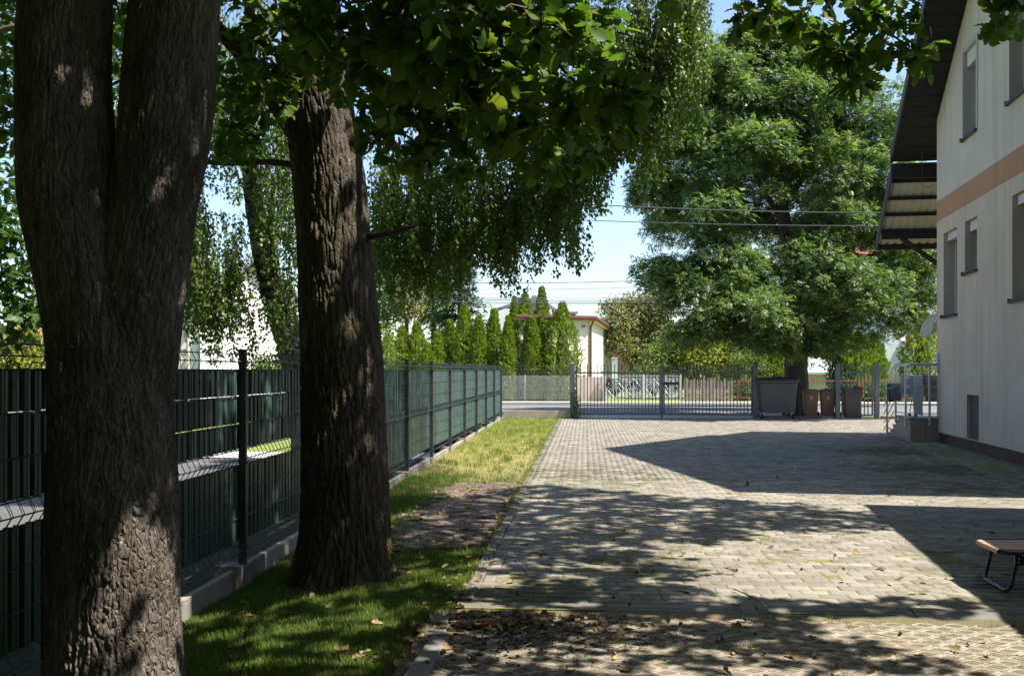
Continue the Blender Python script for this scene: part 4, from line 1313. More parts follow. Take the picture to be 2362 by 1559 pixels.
for i in range(14):
    x = 0.18 + i * 0.12
    for y, s in ((0.0, 1), (W2, -1)):
        b.tube([cb(x, y + s * 0.045, 0.305), cb(x + 0.03, y, 0.306), cb(x + 0.05, y - s * 0.008, 0.288), cb(x + 0.06, y + s * 0.045, 0.302)], 0.004, 5)
b.build('elastic_cord', M['black_tube'], bed)
b = MB(); b.tube([cb(0.13, 0.0, 0.28), cb(0.08, 0.0, 0.07), cb(0.065, 0.01, 0.03), cb(0.05, 0.04, 0.013), cb(0.05, W2 - 0.04, 0.013), cb(0.065, W2 - 0.01, 0.03), cb(0.08, W2, 0.07), cb(0.13, W2, 0.28)], 0.0125, 10)
b.build('leg', M['black_tube'], bed, smooth=True)
b = MB()
for y in (W2 + 0.003, -0.016):
    b = MB(); b.box(0.095, 0.165, y, y + 0.012, 0.20, 0.29, cb)
    br = b.build('leg_bracket', M['black_tube'], bed, bevel=0.003)
b = MB()
for (x, z) in ((0.12, 0.225), (0.123, 0.25), (0.15, 0.275)):
    b.tube([cb(x, -0.017, z), cb(x, -0.023, z)], 0.0045, 8)
b.build('rivet', M['galv'], br)

# ------------------------------------------------------------------ house with the number plate, beyond the road
M['cream'] = plain('cream_render', (0.82, 0.78, 0.65), 0.9, 0.03, 0.8, bmp=0.2)
M['white_wall'] = plain('white_render', (0.82, 0.81, 0.78), 0.9, 0.02, 0.6)
M['brown_roof'] = plain('brown_fascia', (0.13, 0.062, 0.05), 0.6, 0.15, 3.0)
M['grey_roof'] = plain('grey_roof_sheet', (0.22, 0.235, 0.26), 0.6, 0.12, 1.5)
M['copper'] = plain('brown_downpipe', (0.22, 0.10, 0.065), 0.5, 0.1, 4.0)
D7 = 52.0
c7 = at(1361, HY, D7); c7.z = 0
f7 = Vector((-1, -0.45, 0)).normalized()             # front wall runs to the left, turned towards the sun
r7 = Vector((0.30, 1, 0)).normalized()               # right wall runs away
zt7 = CAMZ + (HY - 740) / FPX * D7
h7 = tag(empty('flat_roof_house'), 'low cream house with brown eaves, downpipe and blue number plate beyond the road', 'house')
nf = Vector((f7.y, -f7.x, 0)); nf = nf if nf.y < 0 else -nf
nr = Vector((r7.y, -r7.x, 0)); nr = nr if nr.x > 0 else -nr
up = Vector((0, 0, 1))
LF, LR = 4.1, 5.4
m_ = MB()
a, b_, c_ = c7, c7 + f7 * LF, c7 + r7 * LR
d_ = b_ + r7 * LR
m_.hexa([b_ - up * .2, a - up * .2, c_ - up * .2, d_ - up * .2, b_ + up * zt7, a + up * zt7, c_ + up * (zt7 - 0.35), d_ + up * (zt7 - 0.35)])
m_.build('wall', M['cream'], h7)
def roof7(o, z0, z1, name, mat):
    q = MB()
    A = c7 + nf * o + nr * o * 0.55; B = c7 + f7 * (LF + 0.3) + nf * o; Cc = c7 + r7 * (LR + 0.3) + nr * o * 0.9; Dd = B + r7 * (LR + 0.6)
    sl = -0.46
    q.hexa([B + up * (zt7 + z0), A + up * (zt7 + z0), Cc + up * (zt7 + z0 + sl), Dd + up * (zt7 + z0 + sl), B + up * (zt7 + z1), A + up * (zt7 + z1), Cc + up * (zt7 + z1 + sl), Dd + up * (zt7 + z1 + sl)])
    return q.build(name, mat, h7)
roof7(0.26, 0.0, 0.02, 'soffit', plain('yellow_soffit', (0.62, 0.50, 0.22), 0.8, 0.05, 2.0))
roof7(0.29, 0.022, 0.10, 'gutter', M['copper'])
rf7 = roof7(0.34, 0.102, 0.235, 'roof', M['brown_roof'])
m_ = MB(); pb = c7 + nf * 0.07 - f7 * 0.02
m_.tube([pb + nf * 0.3 + up * (zt7 + 0.02), pb + up * (zt7 - 0.30), pb + up * 0.0], 0.055, 8); m_.build('downpipe', M['copper'], h7)
pl = at(1343.5, 752, D7) ; base7 = c7 + f7 * 0.40
def fr7(x, z, o): return c7 + f7 * x + nf * o + up * z
zpl = CAMZ + (HY - 752.5) / FPX * D7
m_ = MB(); m_.box(0.29, 0.49, -0.07 + zpl, 0.07 + zpl, 0.012, 0.03, lambda x, z, o: fr7(x, z, o))
pl_o = m_.build('number_plate', plain('blue_enamel', (0.02, 0.06, 0.30), 0.3, 0.05, 3.0), h7)
m_ = MB()
for pts in ([(-0.028, 0.045), (0.030, 0.045), (0.030, 0.024), (-0.028, 0.024)], [(0.030, 0.026), (0.006, 0.026), (-0.018, -0.05), (0.006, -0.05)]):
    m_.poly([fr7(0.385 - x, zpl + z, 0.033) for x, z in pts])
for s in (-1, 1): m_.poly([fr7(0.39 - 0.09, zpl + s * 0.062, 0.032), fr7(0.39 + 0.09, zpl + s * 0.062, 0.032), fr7(0.39 + 0.09, zpl + s * 0.055, 0.032), fr7(0.39 - 0.09, zpl + s * 0.055, 0.032)])
m_.build('number_seven', M['white_print'], pl_o)
# dish: lathe tilted towards the camera side, with arm
dish = tag(empty('satellite_dish'), 'pale grey satellite dish on the cream house wall beside the thujas', 'satellite dish')
dc = fr7(0.78, CAMZ + (HY - 795) / FPX * D7, 0.35)
ax = (nf * 1.0 + up * 0.25 + nr * 0.1).normalized()
ux = ax.orthogonal().normalized(); uy = ax.cross(ux)
TD = lambda x, y, z: dc + ux * x + uy * y + ax * z
pr_d = [(0.001, 0.0), (0.15, 0.012), (0.30, 0.045), (0.40, 0.085), (0.405, 0.08), (0.30, 0.035), (0.15, 0.0), (0.001, -0.012)]
m_ = MB(); m_.lathe(pr_d, 28, TD); m_.build('reflector', plain('pale_grey_dish', (0.46, 0.46, 0.46), 0.5, 0.03, 2.0), dish, smooth=True)
m_ = MB(); m_.poly([TD(0.12, -0.05, 0.03) , TD(0.12, 0.17, 0.04), TD(0.20, 0.17, 0.04), TD(0.20, -0.05, 0.035)]); m_.build('sticker', M['white_print'], dish)
m_ = MB(); m_.tube([dc - up * 0.38 + ax * 0.06, dc - up * 0.42 + ax * 0.45, dc - up * 0.30 + ax * 0.5], 0.02, 6); m_.tube([dc - ax * 0.02, dc - up * 0.45 - ax * 0.3], 0.03, 6); m_.build('arm', M['copper'], dish)
# chimneys and the taller roof behind
def chim(x, y0, y1, D, w, cap, label, mat):
    m_ = MB()
    c = at(x, y1, D); t = CAMZ + (HY - y0) / FPX * D
    m_.box(c.x - w / 2, c.x + w / 2, D, D + w, c.z, t)
    o = m_.build('chimney', mat, h7)
    m_ = MB(); m_.box(c.x - w / 2 - 0.12, c.x + w / 2 + 0.12, D - 0.12, D + w + 0.12, t + 0.002, t + 0.12); m_.build('chimney_cap', M['grey_roof'], o)
    if cap:
        m_ = MB(); m_.box(c.x - 0.12, c.x + 0.12, D + 0.1, D + 0.3, t + 0.122, t + 0.5); m_.build('chimney_pot', M['grey_roof'], o)
M['chimney_plaster'] = plain('pinkish_chimney_plaster', (0.46, 0.38, 0.33), 0.9, 0.1, 1.5)
chim(1231, 702, 745, 55.0, 0.62, True, '', M['chimney_plaster'])
chim(1202, 690, 745, 56.0, 0.35, False, '', M['grey_roof'])
chim(1322, 724, 745, 54.5, 0.28, False, '', M['grey_roof'])
hb2 = tag(empty('rear_house'), 'white gabled house top showing between the tall thujas behind the cream house', 'house')
m_ = MB()
D = 66.0
p = lambda x, y, d=D: at(x, y, d)
m_.hexa([p(1150, 860), p(1288, 860), p(1288, 860, 74), p(1150, 860, 74), p(1150, 712), p(1272, 712), at(1272, 712, D) + Vector((0, 8, 0)), at(1150, 712, D) + Vector((0, 8, 0))]); m_.build('wall', M['white_wall'], hb2)
m_ = MB(); A, B, Cc, Dd = p(1240, 690), p(1286, 722), p(1286, 722) + Vector((0, 9, 0)), p(1240, 690) + Vector((0, 9, 0))
E, F_ = p(1130, 722), p(1130, 722) + Vector((0, 9, 0))
t = Vector((0, 0, 0.22))
m_.hexa([A, B, Cc, Dd, A + t, B + t, Cc + t, Dd + t]); m_.hexa([E, A, Dd, F_, E + t, A + t, Dd + t, F_ + t]); m_.build('roof', M['grey_roof'], hb2)
# brick house corner between the cream house and the fruit tree
bh = tag(empty('brick_house'), 'low brick house with white shutters glimpsed between cream house and fruit tree', 'house')
m_ = MB(); a = at(1404, 900, 70); b_ = at(1470, 800, 70); m_.box(a.x, b_.x + 3, 70, 76, 0, b_.z, None); m_.build('wall', plain('brick_wall', (0.27, 0.17, 0.12), 0.9, 0.2, 3.0), bh)
m_ = MB(); m_.box(a.x - 0.4, b_.x + 3.4, 69.6, 76.4, b_.z + 0.01, b_.z + 0.3); m_.build('roof', M['grey_roof'], bh)
m_ = MB(); q = at(1418, 850, 69.9); m_.box(q.x - 0.2, q.x + 0.2, 69.93, 69.98, q.z - 0.85, q.z + 0.8); m_.build('shutter', M['white_wall'], bh)

# ------------------------------------------------------------------ chain link fence in front of the thujas
M['galv_wire'] = plain('galvanised_wire', (0.52, 0.52, 0.52), 0.45, 0.1, 10.0, metal=0.4)
VCL = 49.0
cl = tag(empty('chain_link_fence'), 'silver chain link fence in front of the row of thujas', 'fence')
u0, u1 = yard_u(1100, VCL), yard_u(1322, VCL)
z0, z1 = 0.12, CAMZ - (866 - HY) / FPX * 49.0
w = MB()
pit = 0.093
n = int((u1 - u0 + (z1 - z0)) / pit)
for i in range(n):
    ua = u0 - (z1 - z0) + i * pit
    for sg in (0, 1):
        a, b_ = (ua, z0), (ua + (z1 - z0), z1)
        if sg: a, b_ = (ua, z1), (ua + (z1 - z0), z0)
        (xa, za), (xb, zb) = a, b_
        if xb < u0 or xa > u1: continue
        if xa < u0: za += (zb - za) * (u0 - xa) / (xb - xa); xa = u0
        if xb > u1: zb += (za - zb) * (xb - u1) / (xb - xa); xb = u1
        w.tube([yard(xa, VCL + 0.004 * sg, za), yard(xb, VCL + 0.004 * sg, zb)], 0.0036, 3, False)
w.build('mesh', M['galv_wire'], cl)
for i in range(3):
    MB().tube([yard(u0 + (u1 - u0) * i / 2, VCL + 0.06, 0), yard(u0 + (u1 - u0) * i / 2, VCL + 0.06, z1 + 0.05)], 0.028, 8).build('post', M['galv_wire'], cl)

# ------------------------------------------------------------------ fence with sunburst bars, in two fields
M['pale_green_paint'] = plain('pale_green_steel', (0.52, 0.56, 0.52), 0.5, 0.06, 5.0)
VS = 48.3
def su(x): return yard_u(x, VS)
def sz(y): return CAMZ - (y - HY) / FPX * VS
sunf = tag(empty('sunburst_fence'), 'pale steel garden fence with sunburst fans of bars between lozenges', 'fence')
zt, zb = sz(867), sz(929)
for x in (1393, 1484.5, 1571):
    MB().box(su(x) - 0.045, su(x) + 0.045, VS - 0.045, VS + 0.045, 0.0, zt + 0.08, yard).build('post', M['pale_green_paint'], sunf)
M['black_sheet'] = plain('dark_backing', (0.03, 0.03, 0.032), 0.6, 0.2, 4.0)
for (xa, xb) in ((1397, 1482), (1488, 1568)):
    ua, ub = su(xa), su(xb)
    fr = MB()
    for z in (zt, zt - 0.12, sz(916)): fr.box(ua, ub, VS - 0.015, VS + 0.015, z - 0.02, z + 0.02, yard)
    for u in (ua, ub): fr.box(u - 0.02, u + 0.02, VS - 0.014, VS + 0.014, sz(918), zt + 0.019, yard)
    fr.build('field_frame', M['pale_green_paint'], sunf)
    bars = MB()
    n = 2
    wd = (ub - ua) / n
    ztop, zbot = zt - 0.14, sz(917)
    zm = (ztop + zbot) / 2
    for i in range(n):
        cx = ua + wd * (i + 0.5)
        L_, R_, T_, B_ = (cx - wd * .48, zm), (cx + wd * .48, zm), (cx, ztop), (cx, zbot)
        for a, b_ in ((L_, T_), (T_, R_), (R_, B_), (B_, L_)):
            bars.tube([yard(a[0], VS, a[1]), yard(b_[0], VS, b_[1])], 0.022, 4)
        for k in range(9):                           # fan from the top down to the lower edges
            t = -0.42 + 0.84 * k / 8
            e = (cx + wd * t, zm + (zbot - zm) * (1 - abs(t) / 0.48) if i % 2 == 0 else zm + (ztop - zm) * (1 - abs(t) / .48))
            s_ = T_ if i % 2 == 0 else B_
            bars.tube([yard(s_[0], VS, s_[1]), yard(e[0], VS, e[1])], 0.015, 4)
        for sgn in (-1, 1):                          # half fans in the corners
            for cz, far_ in ((ztop, zm), (zbot, zm)):
                cc = (cx + sgn * wd * .49, cz)
                for k in range(1, 6):
                    t = k / 6
                    e = (cx + sgn * wd * .48 * t, cz + (zm - cz) * t)
                    bars.tube([yard(cc[0], VS, cc[1]), yard(e[0], VS, e[1])], 0.014, 4)
    bars.build('sunburst_bars', M['pale_green_paint'], sunf)
    # dark lozenge plates between the fans
    pl_ = MB()
    for i in range(n):
        cx = ua + wd * (i + 0.5)
        pl_.poly([yard(cx - wd * .49, VS + 0.03, ztop), yard(cx - wd * .49, VS + 0.03, zm), yard(cx, VS + 0.03, zbot), yard(cx + wd * .49, VS + 0.03, zm), yard(cx + wd * .49, VS + 0.03, ztop)])
    o = pl_.build('lozenge_plate', M['black_sheet'], sunf); o.modifiers.new('t', 'SOLIDIFY').thickness = 0.01
mbx = tag(empty('mailbox'), 'black house shaped letter box with an orange mark at the end of the sunburst fence', 'mailbox')
m_ = MB(); c = at(1404, 880, VS); uc = su(1404)
m_.prism([(uc - 0.11, sz(892)), (uc + 0.11, sz(892)), (uc + 0.11, sz(877)), (uc - 0.11, sz(877))], VS - 0.22, VS - 0.06, lambda u, z, v: yard(u, v, z)); m_.build('box', M['black_sheet'], mbx)
m_ = MB(); m_.prism([(uc - 0.16, sz(877)), (uc + 0.16, sz(877)), (uc, sz(871))], VS - 0.25, VS - 0.05, lambda u, z, v: yard(u, v, z)); m_.build('roof', M['black_sheet'], mbx)
m_ = MB(); m_.prism([(uc - 0.03, sz(887)), (uc + 0.03, sz(887)), (uc + 0.02, sz(881)), (uc - 0.02, sz(881))], VS - 0.232, VS - 0.221, lambda u, z, v: yard(u, v, z)); m_.build('mark', plain('orange_yellow', (0.75, 0.32, 0.05), 0.5, 0.1, 3.0), mbx)
gp = tag(MB().box(su(1329), su(1397), VS + 0.1, VS + 0.3, 0, sz(869), yard).build('garden_wall', plain('pink_render', (0.62, 0.50, 0.42), 0.9, 0.1, 1.0)), 'low pink rendered garden wall left of the letter box', 'wall')
for x in (1333, 1391): pass

# picket fence, boards uneven
M['old_wood'] = plain('weathered_boards', (0.24, 0.20, 0.165), 0.9, 0.25, 3.0, dirt=(0.12, 0.10, 0.085))
pk = tag(empty('picket_fence'), 'weathered grey wooden picket fence under yellow green shrubs', 'fence')
VP = 48.0
u0, u1 = yard_u(1577, VP), yard_u(1694, VP)
n = 24
for i in range(n):
    u = u0 + (u1 - u0) * (i + 0.5) / n
    hh = 1.17 + rng.normal(0, 0.045)
    wv = 0.042 + rng.normal(0, 0.006)
    m_ = MB(); m_.prism([(u - wv, 0.05), (u + wv, 0.05), (u + wv, hh - 0.05), (u, hh), (u - wv, hh - 0.05)], VP - 0.012, VP + 0.012, lambda a, z, v: yard(a + (z - 0.5) * 0.01 * math.sin(i * 2.3), v, z))
    m_.build('picket', M['old_wood'], pk)
m_ = MB()
for z in (0.35, 0.9): m_.box(u0, u1, VP + 0.013, VP + 0.06, z, z + 0.07, yard)
m_.build('rail', M['old_wood'], pk)
# red steel fence
M['red_paint'] = plain('faded_red_paint', (0.32, 0.09, 0.055), 0.6, 0.12, 4.0)
rdf = tag(empty('red_fence'), 'faded red steel fence with wire fields behind the bins and the big tree', 'fence')
VR = 47.0
for x0, x1 in ((1700, 1842), (1842, 1984), (1984, 2230)):
    ua, ub = yard_u(x0, VR), yard_u(x1, VR)
    m_ = MB()
    for u in ((ua, ub - 0.06)): m_.box(u, u + 0.055, VR - 0.03, VR + 0.03, 0, 1.14, yard)
    for u in ((ua + 0.12,)): m_.box(u, u + 0.04, VR - 0.03, VR + 0.03, 0.3, 1.10, yard)
    m_.box(ua + 0.056, ub - 0.061, VR - 0.02, VR + 0.02, 1.07, 1.13, yard)
    m_.box(ua + 0.161, ub - 0.061, VR - 0.02, VR + 0.02, 0.28, 0.32, yard)
    m_.build('field_frame', M['red_paint'], rdf)
    m_ = MB()
    for k in range(int((ub - ua) / 0.11)):
        u = ua + 0.1 + k * 0.11
        if u < ub - 0.1: m_.tube([yard(u, VR, 0.3), yard(u + 0.05, VR, 1.09)], 0.008, 3, False)
    m_.build('wires', M['wire_dark'], rdf)

# ------------------------------------------------------------------ pale buildings right, behind the big tree
rh = tag(empty('pale_house'), 'pale grey house with red trimmed porch roof behind the big tree', 'house')
M['pale_grey_wall'] = plain('pale_blue_grey_render', (0.56, 0.60, 0.62), 0.9, 0.03, 0.7)
M['red_tin'] = plain('red_roof_sheet', (0.36, 0.11, 0.09), 0.5, 0.1, 2.0)
D = 58.0
a, b_ = at(2040, 900, D), at(2108, 560, D)
m_ = MB(); m_.box(a.x, a.x + 0.95, D, D + 9, 0, 8.3); m_.build('wall', M['pale_grey_wall'], rh)
m_ = MB(); m_.box(a.x + 0.955, b_.x + 3, D - 1.2, D + 6, 0, CAMZ + (HY - 793) / FPX * D); m_.build('porch_wall', M['white_wall'], rh)
m_ = MB(); m_.box(a.x + 0.955, b_.x + 3.2, D - 1.5, D + 6, CAMZ + (HY - 793) / FPX * D + .003, CAMZ + (HY - 787) / FPX * D); m_.build('porch_roof', M['red_tin'], rh)
m_ = MB(); m_.box(a.x + 0.955, b_.x + 3, D + 0.2, D + 8, CAMZ + (HY - 786) / FPX * D, 8.3); m_.build('upper_wall', M['white_wall'], rh)
m_ = MB(); q = at(2096, 735, D); m_.box(q.x + 0.1, q.x + 0.8, D + 0.17, D + 0.195, q.z - 0.8, q.z + 0.7); m_.build('window', M['glass'], rh)
m_ = MB(); tA = 8.3
xa, xb = at(1900, 600, D).x, b_.x + 4
m_.hexa([(xa, D - .6, tA), (xb, D - .6, tA), (xb, D + 9, tA), (xa, D + 9, tA), (xa + 2, D + 3.6, tA + 2.6), (xb, D + 3.6, tA + 2.6), (xb, D + 4.4, tA + 2.6), (xa + 2, D + 4.4, tA + 2.6)])
m_.build('roof', M['red_tin'], rh)
gar = tag(empty('white_garage'), 'small white garage with grey lean-to roof seen beside the big tree trunk', 'garage')
D = 54.0
a, b_ = at(1862, 900, D), at(1918, 868, D)
m_ = MB(); m_.box(a.x, b_.x, D, D + 4, 0, CAMZ - (868 - HY) / FPX * D + 0.2); m_.build('wall', M['white_wall'], gar)
m_ = MB(); zr = CAMZ - (868 - HY) / FPX * D + 0.21
m_.hexa([(a.x - .3, D - .4, zr - .1), (b_.x + .5, D - .4, zr - .1), (b_.x + .5, D + 4.3, zr + 1.3), (a.x - .3, D + 4.3, zr + 1.3), (a.x - .3, D - .4, zr), (b_.x + .5, D - .4, zr), (b_.x + .5, D + 4.3, zr + 1.4), (a.x - .3, D + 4.3, zr + 1.4)])
m_.build('roof', plain('pale_sheet_roof', (0.55, 0.55, 0.54), 0.6, 0.05, 1.0), gar)

# ------------------------------------------------------------------ white house on the left, beyond the side road
wh = tag(empty('white_house'), 'bright white house with grey roof behind the birch on the left', 'house')
D = 34.0
def wp(x, y, d=None): return at(x, y, (33.0 + (x - 462) / 210 * 2.5) if d is None else d)
m_ = MB()
g = [wp(462, 960), wp(700, 960), wp(700, 800), wp(657, 662), wp(585, 604), wp(462, 724)]
g = [wp(462, 960), wp(672, 960), wp(672, 672), wp(592, 606), wp(462, 722)]
k = Vector((-0.15, 1, 0)).normalized() * 8
n = len(g)
m_.v += [tuple(q) for q in g] + [tuple(q + k) for q in g]
m_.f.append(tuple(range(n))); m_.f.append(tuple(range(n, 2 * n))[::-1])
for i in range(n):
    j = (i + 1) % n
    m_.f.append((i, j, n + j, n + i))
m_.build('wall', M['white_wall'], wh)
m_ = MB(); t = Vector((0, 0, 0.16)); f_ = Vector((0.05, -0.45, 0.0))
for a, b_ in ((wp(590, 606), wp(684, 682)), (wp(440, 742), wp(590, 606))):
    m_.hexa([a + f_ + t * .1, b_ + f_ + t * .1, b_ + k + t * .1, a + k + t * .1, a + f_ + t * 1.3, b_ + f_ + t * 1.3, b_ + k + t * 1.3, a + k + t * 1.3])
m_.build('roof', M['grey_roof'], wh)
m_ = MB(); p0, p1 = wp(330, 960, 36), wp(463, 735, 36); m_.box(p0.x, p1.x - 0.1, 36, 42, p0.z, p1.z); m_.build('side_wall', M['white_wall'], wh)
m_ = MB(); m_.hexa([Vector((p0.x, 35.4, p1.z)), Vector((p1.x, 35.4, p1.z)), Vector((p1.x, 42.5, p1.z + 2.2)), Vector((p0.x, 42.5, p1.z + 2.2)), Vector((p0.x, 35.4, p1.z + .15)), Vector((p1.x, 35.4, p1.z + .15)), Vector((p1.x, 42.5, p1.z + 2.35)), Vector((p0.x, 42.5, p1.z + 2.35))]); m_.build('side_roof', M['grey_roof'], wh)
m_ = MB()
for i in range(7):
    z = 0.6 + i * 0.42
    q0, q1 = wp(463, 854), wp(671, 854); m_.hexa([q0 + Vector((0.004, -0.006, z - CAMZ)), q1 + Vector((0.004, -0.006, z - CAMZ)), q1 + Vector((0, 0.002, z - CAMZ)), q0 + Vector((0, 0.002, z - CAMZ)), q0 + Vector((0.004, -0.006, z - CAMZ + .012)), q1 + Vector((0.004, -0.006, z - CAMZ + .012)), q1 + Vector((0, 0.002, z - CAMZ + .012)), q0 + Vector((0, 0.002, z - CAMZ + .012))])
m_.build('cladding_joint', M['grey_roof'], wh)
lh = tag(empty('red_roof_house'), 'distant house with a red roof at the far left edge', 'house')
D = 60.0
a, b_ = at(-60, 900, D), at(36, 768, D)
m_ = MB(); m_.box(a.x - 6, b_.x, D, D + 7, -0.2, b_.z); m_.build('wall', M['white_wall'], lh)
m_ = MB(); m_.hexa([(a.x - 6.4, D - .5, b_.z), (b_.x + .4, D - .5, b_.z), (b_.x + .4, D + 7.5, b_.z), (a.x - 6.4, D + 7.5, b_.z), (a.x - 6, D + 3, b_.z + .55), (b_.x, D + 3, b_.z + .55), (b_.x, D + 4, b_.z + .55), (a.x - 6, D + 4, b_.z + .55)]); m_.build('roof', M['red_tin'], lh)

# ------------------------------------------------------------------ poles and overhead lines
M['pole'] = plain('pale_pole_concrete', (0.40, 0.36, 0.31), 0.9, 0.12, 3.0, bmp=0.3)
def lattice_pole(x, D, hgt, w, label):
    """Concrete pole cast with a row of oval openings."""
    c = at(x, HY, D)
    root = tag(empty('utility_pole', (c.x, c.y, -0.2)), label, 'utility pole', 'concrete poles along the side road')
    m_ = MB()
    n = int(hgt / 0.55)
    for sx in (-1, 1): m_.hexa([(sx * w * .5 - .03, -.09, 0), (sx * w * .5 + .03, -.09, 0), (sx * w * .5 + .03, .09, 0), (sx * w * .5 - .03, .09, 0), (sx * w * .3 - .03, -.07, hgt), (sx * w * .3 + .03, -.07, hgt), (sx * w * .3 + .03, .07, hgt), (sx * w * .3 - .03, .07, hgt)])
    for i in range(n):
        z = i * 0.55; ww = w * (.5 - .2 * z / hgt) - 0.028
        m_.box(-ww, ww, -.06, .06, z, z + 0.22)
    m_.build('shaft', M['pole'], root)
    b = MB(); b.box(-0.6, 0.6, -0.05, 0.05, hgt - 0.5, hgt - 0.4); b.build('crossarm', M['pole'], root)
    return root
lattice_pole(423, 30.0, 9.0, 0.30, 'concrete utility pole in front of the white house, right of the big forked trunk')
lattice_pole(93, 22.5, 9.0, 0.28, 'concrete utility pole just left of the big forked trunk')
def cable(name, a, b_, sag, r, label, group=None):
    pts = []
    for i in range(17):
        t = i / 16
        p = a.lerp(b_, t); p.z -= sag * 4 * t * (1 - t)
        pts.append(p)
    o = MB().tube(pts, r, 5).build(name, M['line'], None)
    return tag(o, label, 'cable', group)
M['line'] = plain('cable_sheath', (0.07, 0.07, 0.075), 0.6, 0.1, 5.0)
hA, hB = hs(-2.4, 0.7, 5.12), hs(-2.4, 0.7, 4.78)
cable('overhead_line', at(1330, 470, 24.5), at(2036, 491, 25.4) + Vector((0.3, 0, 0)), 0.06, 0.013, 'upper of the two cables running through the big tree to the entrance roof', 'service cables to the house')
cable('overhead_line', at(1300, 506, 24.5), at(2030, 521, 25.4) + Vector((0.3, 0, 0)), 0.05, 0.011, 'lower of the two cables running through the big tree to the entrance roof', 'service cables to the house')
for (y0, y1, r) in ((649, 641, 0.018), (664, 656, 0.012), (680, 682, 0.014), (684, 688, 0.02), (690, 694, 0.022), (671, 673, 0.008), (694, 697, 0.010)):
    o = cable('overhead_line', at(900, y0, 47.5), at(1640, y1, 46.5), 0.15, r, 'thin overhead line crossing the pale sky above the thujas', 'lines over the road')
cable('overhead_line', at(500, 428, 25.0), at(640, 455, 29.0), 0.0, 0.008, 'short stretch of thin cable left of the birch trunk')
# green climber stakes: nothing else at the gate

# ------------------------------------------------------------------ leaf templates (stem at the origin, blade along +y, upper side +z)
def strip_leaf(ys, ws, fold=0.12, curl=0.10):
    V, F = [], []
    for i, (y, w) in enumerate(zip(ys, ws)):
        z = -curl * y * y
        V += [(-w, y, z + fold * w), (0, y, z), (w, y, z + fold * w)]
    for i in range(len(ys) - 1):
        a, b = 3 * i, 3 * i + 3
        F += [(a, a + 1, b + 1, b), (a + 1, a + 2, b + 2, b + 1)]
    return np.array(V, float), np.array(F, np.int32)
OAK = strip_leaf([0, .08, .16, .26, .33, .44, .52, .64, .71, .82, .89, .97, 1.0], [.012, .03, .13, .20, .11, .30, .19, .40, .24, .36, .20, .16, .02], 0.2, 0.14)
OAK_LO = strip_leaf([0, .15, .28, .36, .58, .68, .85, 1.0], [.015, .12, .22, .13, .36, .25, .30, .05], 0.2, 0.14)
MAPLE = strip_leaf([0, .12, .2, .36, .45, .6, .75, 1.0], [.02, .28, .34, .55, .25, .42, .16, .0], 0.1, 0.1)
BIRCH = (np.array([(0, 0, 0), (-.36, .30, .05), (0, 1, -.08), (.36, .30, .05)], float), np.array([(0, 3, 2, 1)], np.int32))
BROAD = (np.array([(0, 0, 0), (-.30, .38, .06), (-.16, .8, .0), (0, 1.0, -.1), (.16, .8, .0), (.30, .38, .06)], float), np.array([(0, 3, 2, 1), (0, 5, 4, 3)], np.int32))
def ash_leaf(npair=4, L=1.0, ll=0.34, lw=0.062):
    V, F = [], []
    def leaflet(p, d, l):
        d = np.array(d) / np.linalg.norm(d)
        s = np.array([d[1], -d[0], 0.0]) * lw
        b = len(V)
        p = np.array(p)
        V.extend([p, p + d * l * .5 - s, p + d * l + np.array([0, 0, -.05]), p + d * l * .5 + s])
        F.append((b, b + 3, b + 2, b + 1))
    for i in range(npair):
        y = 0.22 + 0.68 * i / npair
        z = -0.22 * y * y
        for sx in (-1, 1): leaflet((0, y, z), (sx, 0.62, -0.22), ll * (1 - 0.12 * i))
    leaflet((0, 0.9, -.2), (0, 1, -.4), ll * 0.8)
    return np.array(V, float), np.array(F, np.int32)
ASH = ash_leaf(3, 1.0, 0.46, 0.10)
def spray_leaf():
    V = [(0, 0, 0), (-.22, .35, .03), (-.10, .42, 0), (-.30, .75, .03), (-.05, .70, 0), (0, 1.0, 0), (.05, .70, 0), (.30, .75, .03), (.10, .42, 0), (.22, .35, .03)]
    F = [(0, 2, 1, 1), ]
    F = [(0, 8, 5, 2), (0, 2, 1, 0), (2, 4, 3, 2), (0, 9, 8, 0), (8, 7, 6, 8)]
    return np.array(V, float), np.array([(0, 8, 5, 2)], np.int32), np.array([(0, 2, 1), (2, 4, 3), (0, 9, 8), (8, 7, 6)], np.int32)
SV, SF4, SF3 = spray_leaf()

def unit(a): return a / np.maximum(np.linalg.norm(a, axis=-1, keepdims=True), 1e-9)
def frames(axis, up):
    """columns: side, axis (leaf length), normal"""
    y = unit(axis)
    x = unit(np.cross(y, up))
    z = np.cross(x, y)
    return np.stack([x, y, z], -1)
def rand_dirs(N): return unit(rng.normal(0, 1, (N, 3)))

def leaves(name, pos, axis, up, size, tmpl, mat, parent, kind=True, aspect=None, tint=None):
    R = frames(axis, up)
    N = len(pos)
    scl = size if aspect is None else np.stack([size * aspect, size, size], 1)
    tt = (rng.random(N) * 0.98 if tint is None else tint)
    if len(tmpl) == 3:
        V, F4 = scatter(tmpl[0], tmpl[1], pos, R, scl)
        k = len(tmpl[0])
        F3 = (tmpl[2][None] + (np.arange(N) * k)[:, None, None]).reshape(-1, 3)
        o = np_obj(name, V, [F4, F3], mat, parent, np.repeat(tt, k))
    else:
        V, F = scatter(tmpl[0], tmpl[1], pos, R, scl)
        o = np_obj(name, V, F, mat, parent, np.repeat(tt, len(tmpl[0])))
    if kind: o['kind'] = 'stuff'
    return o

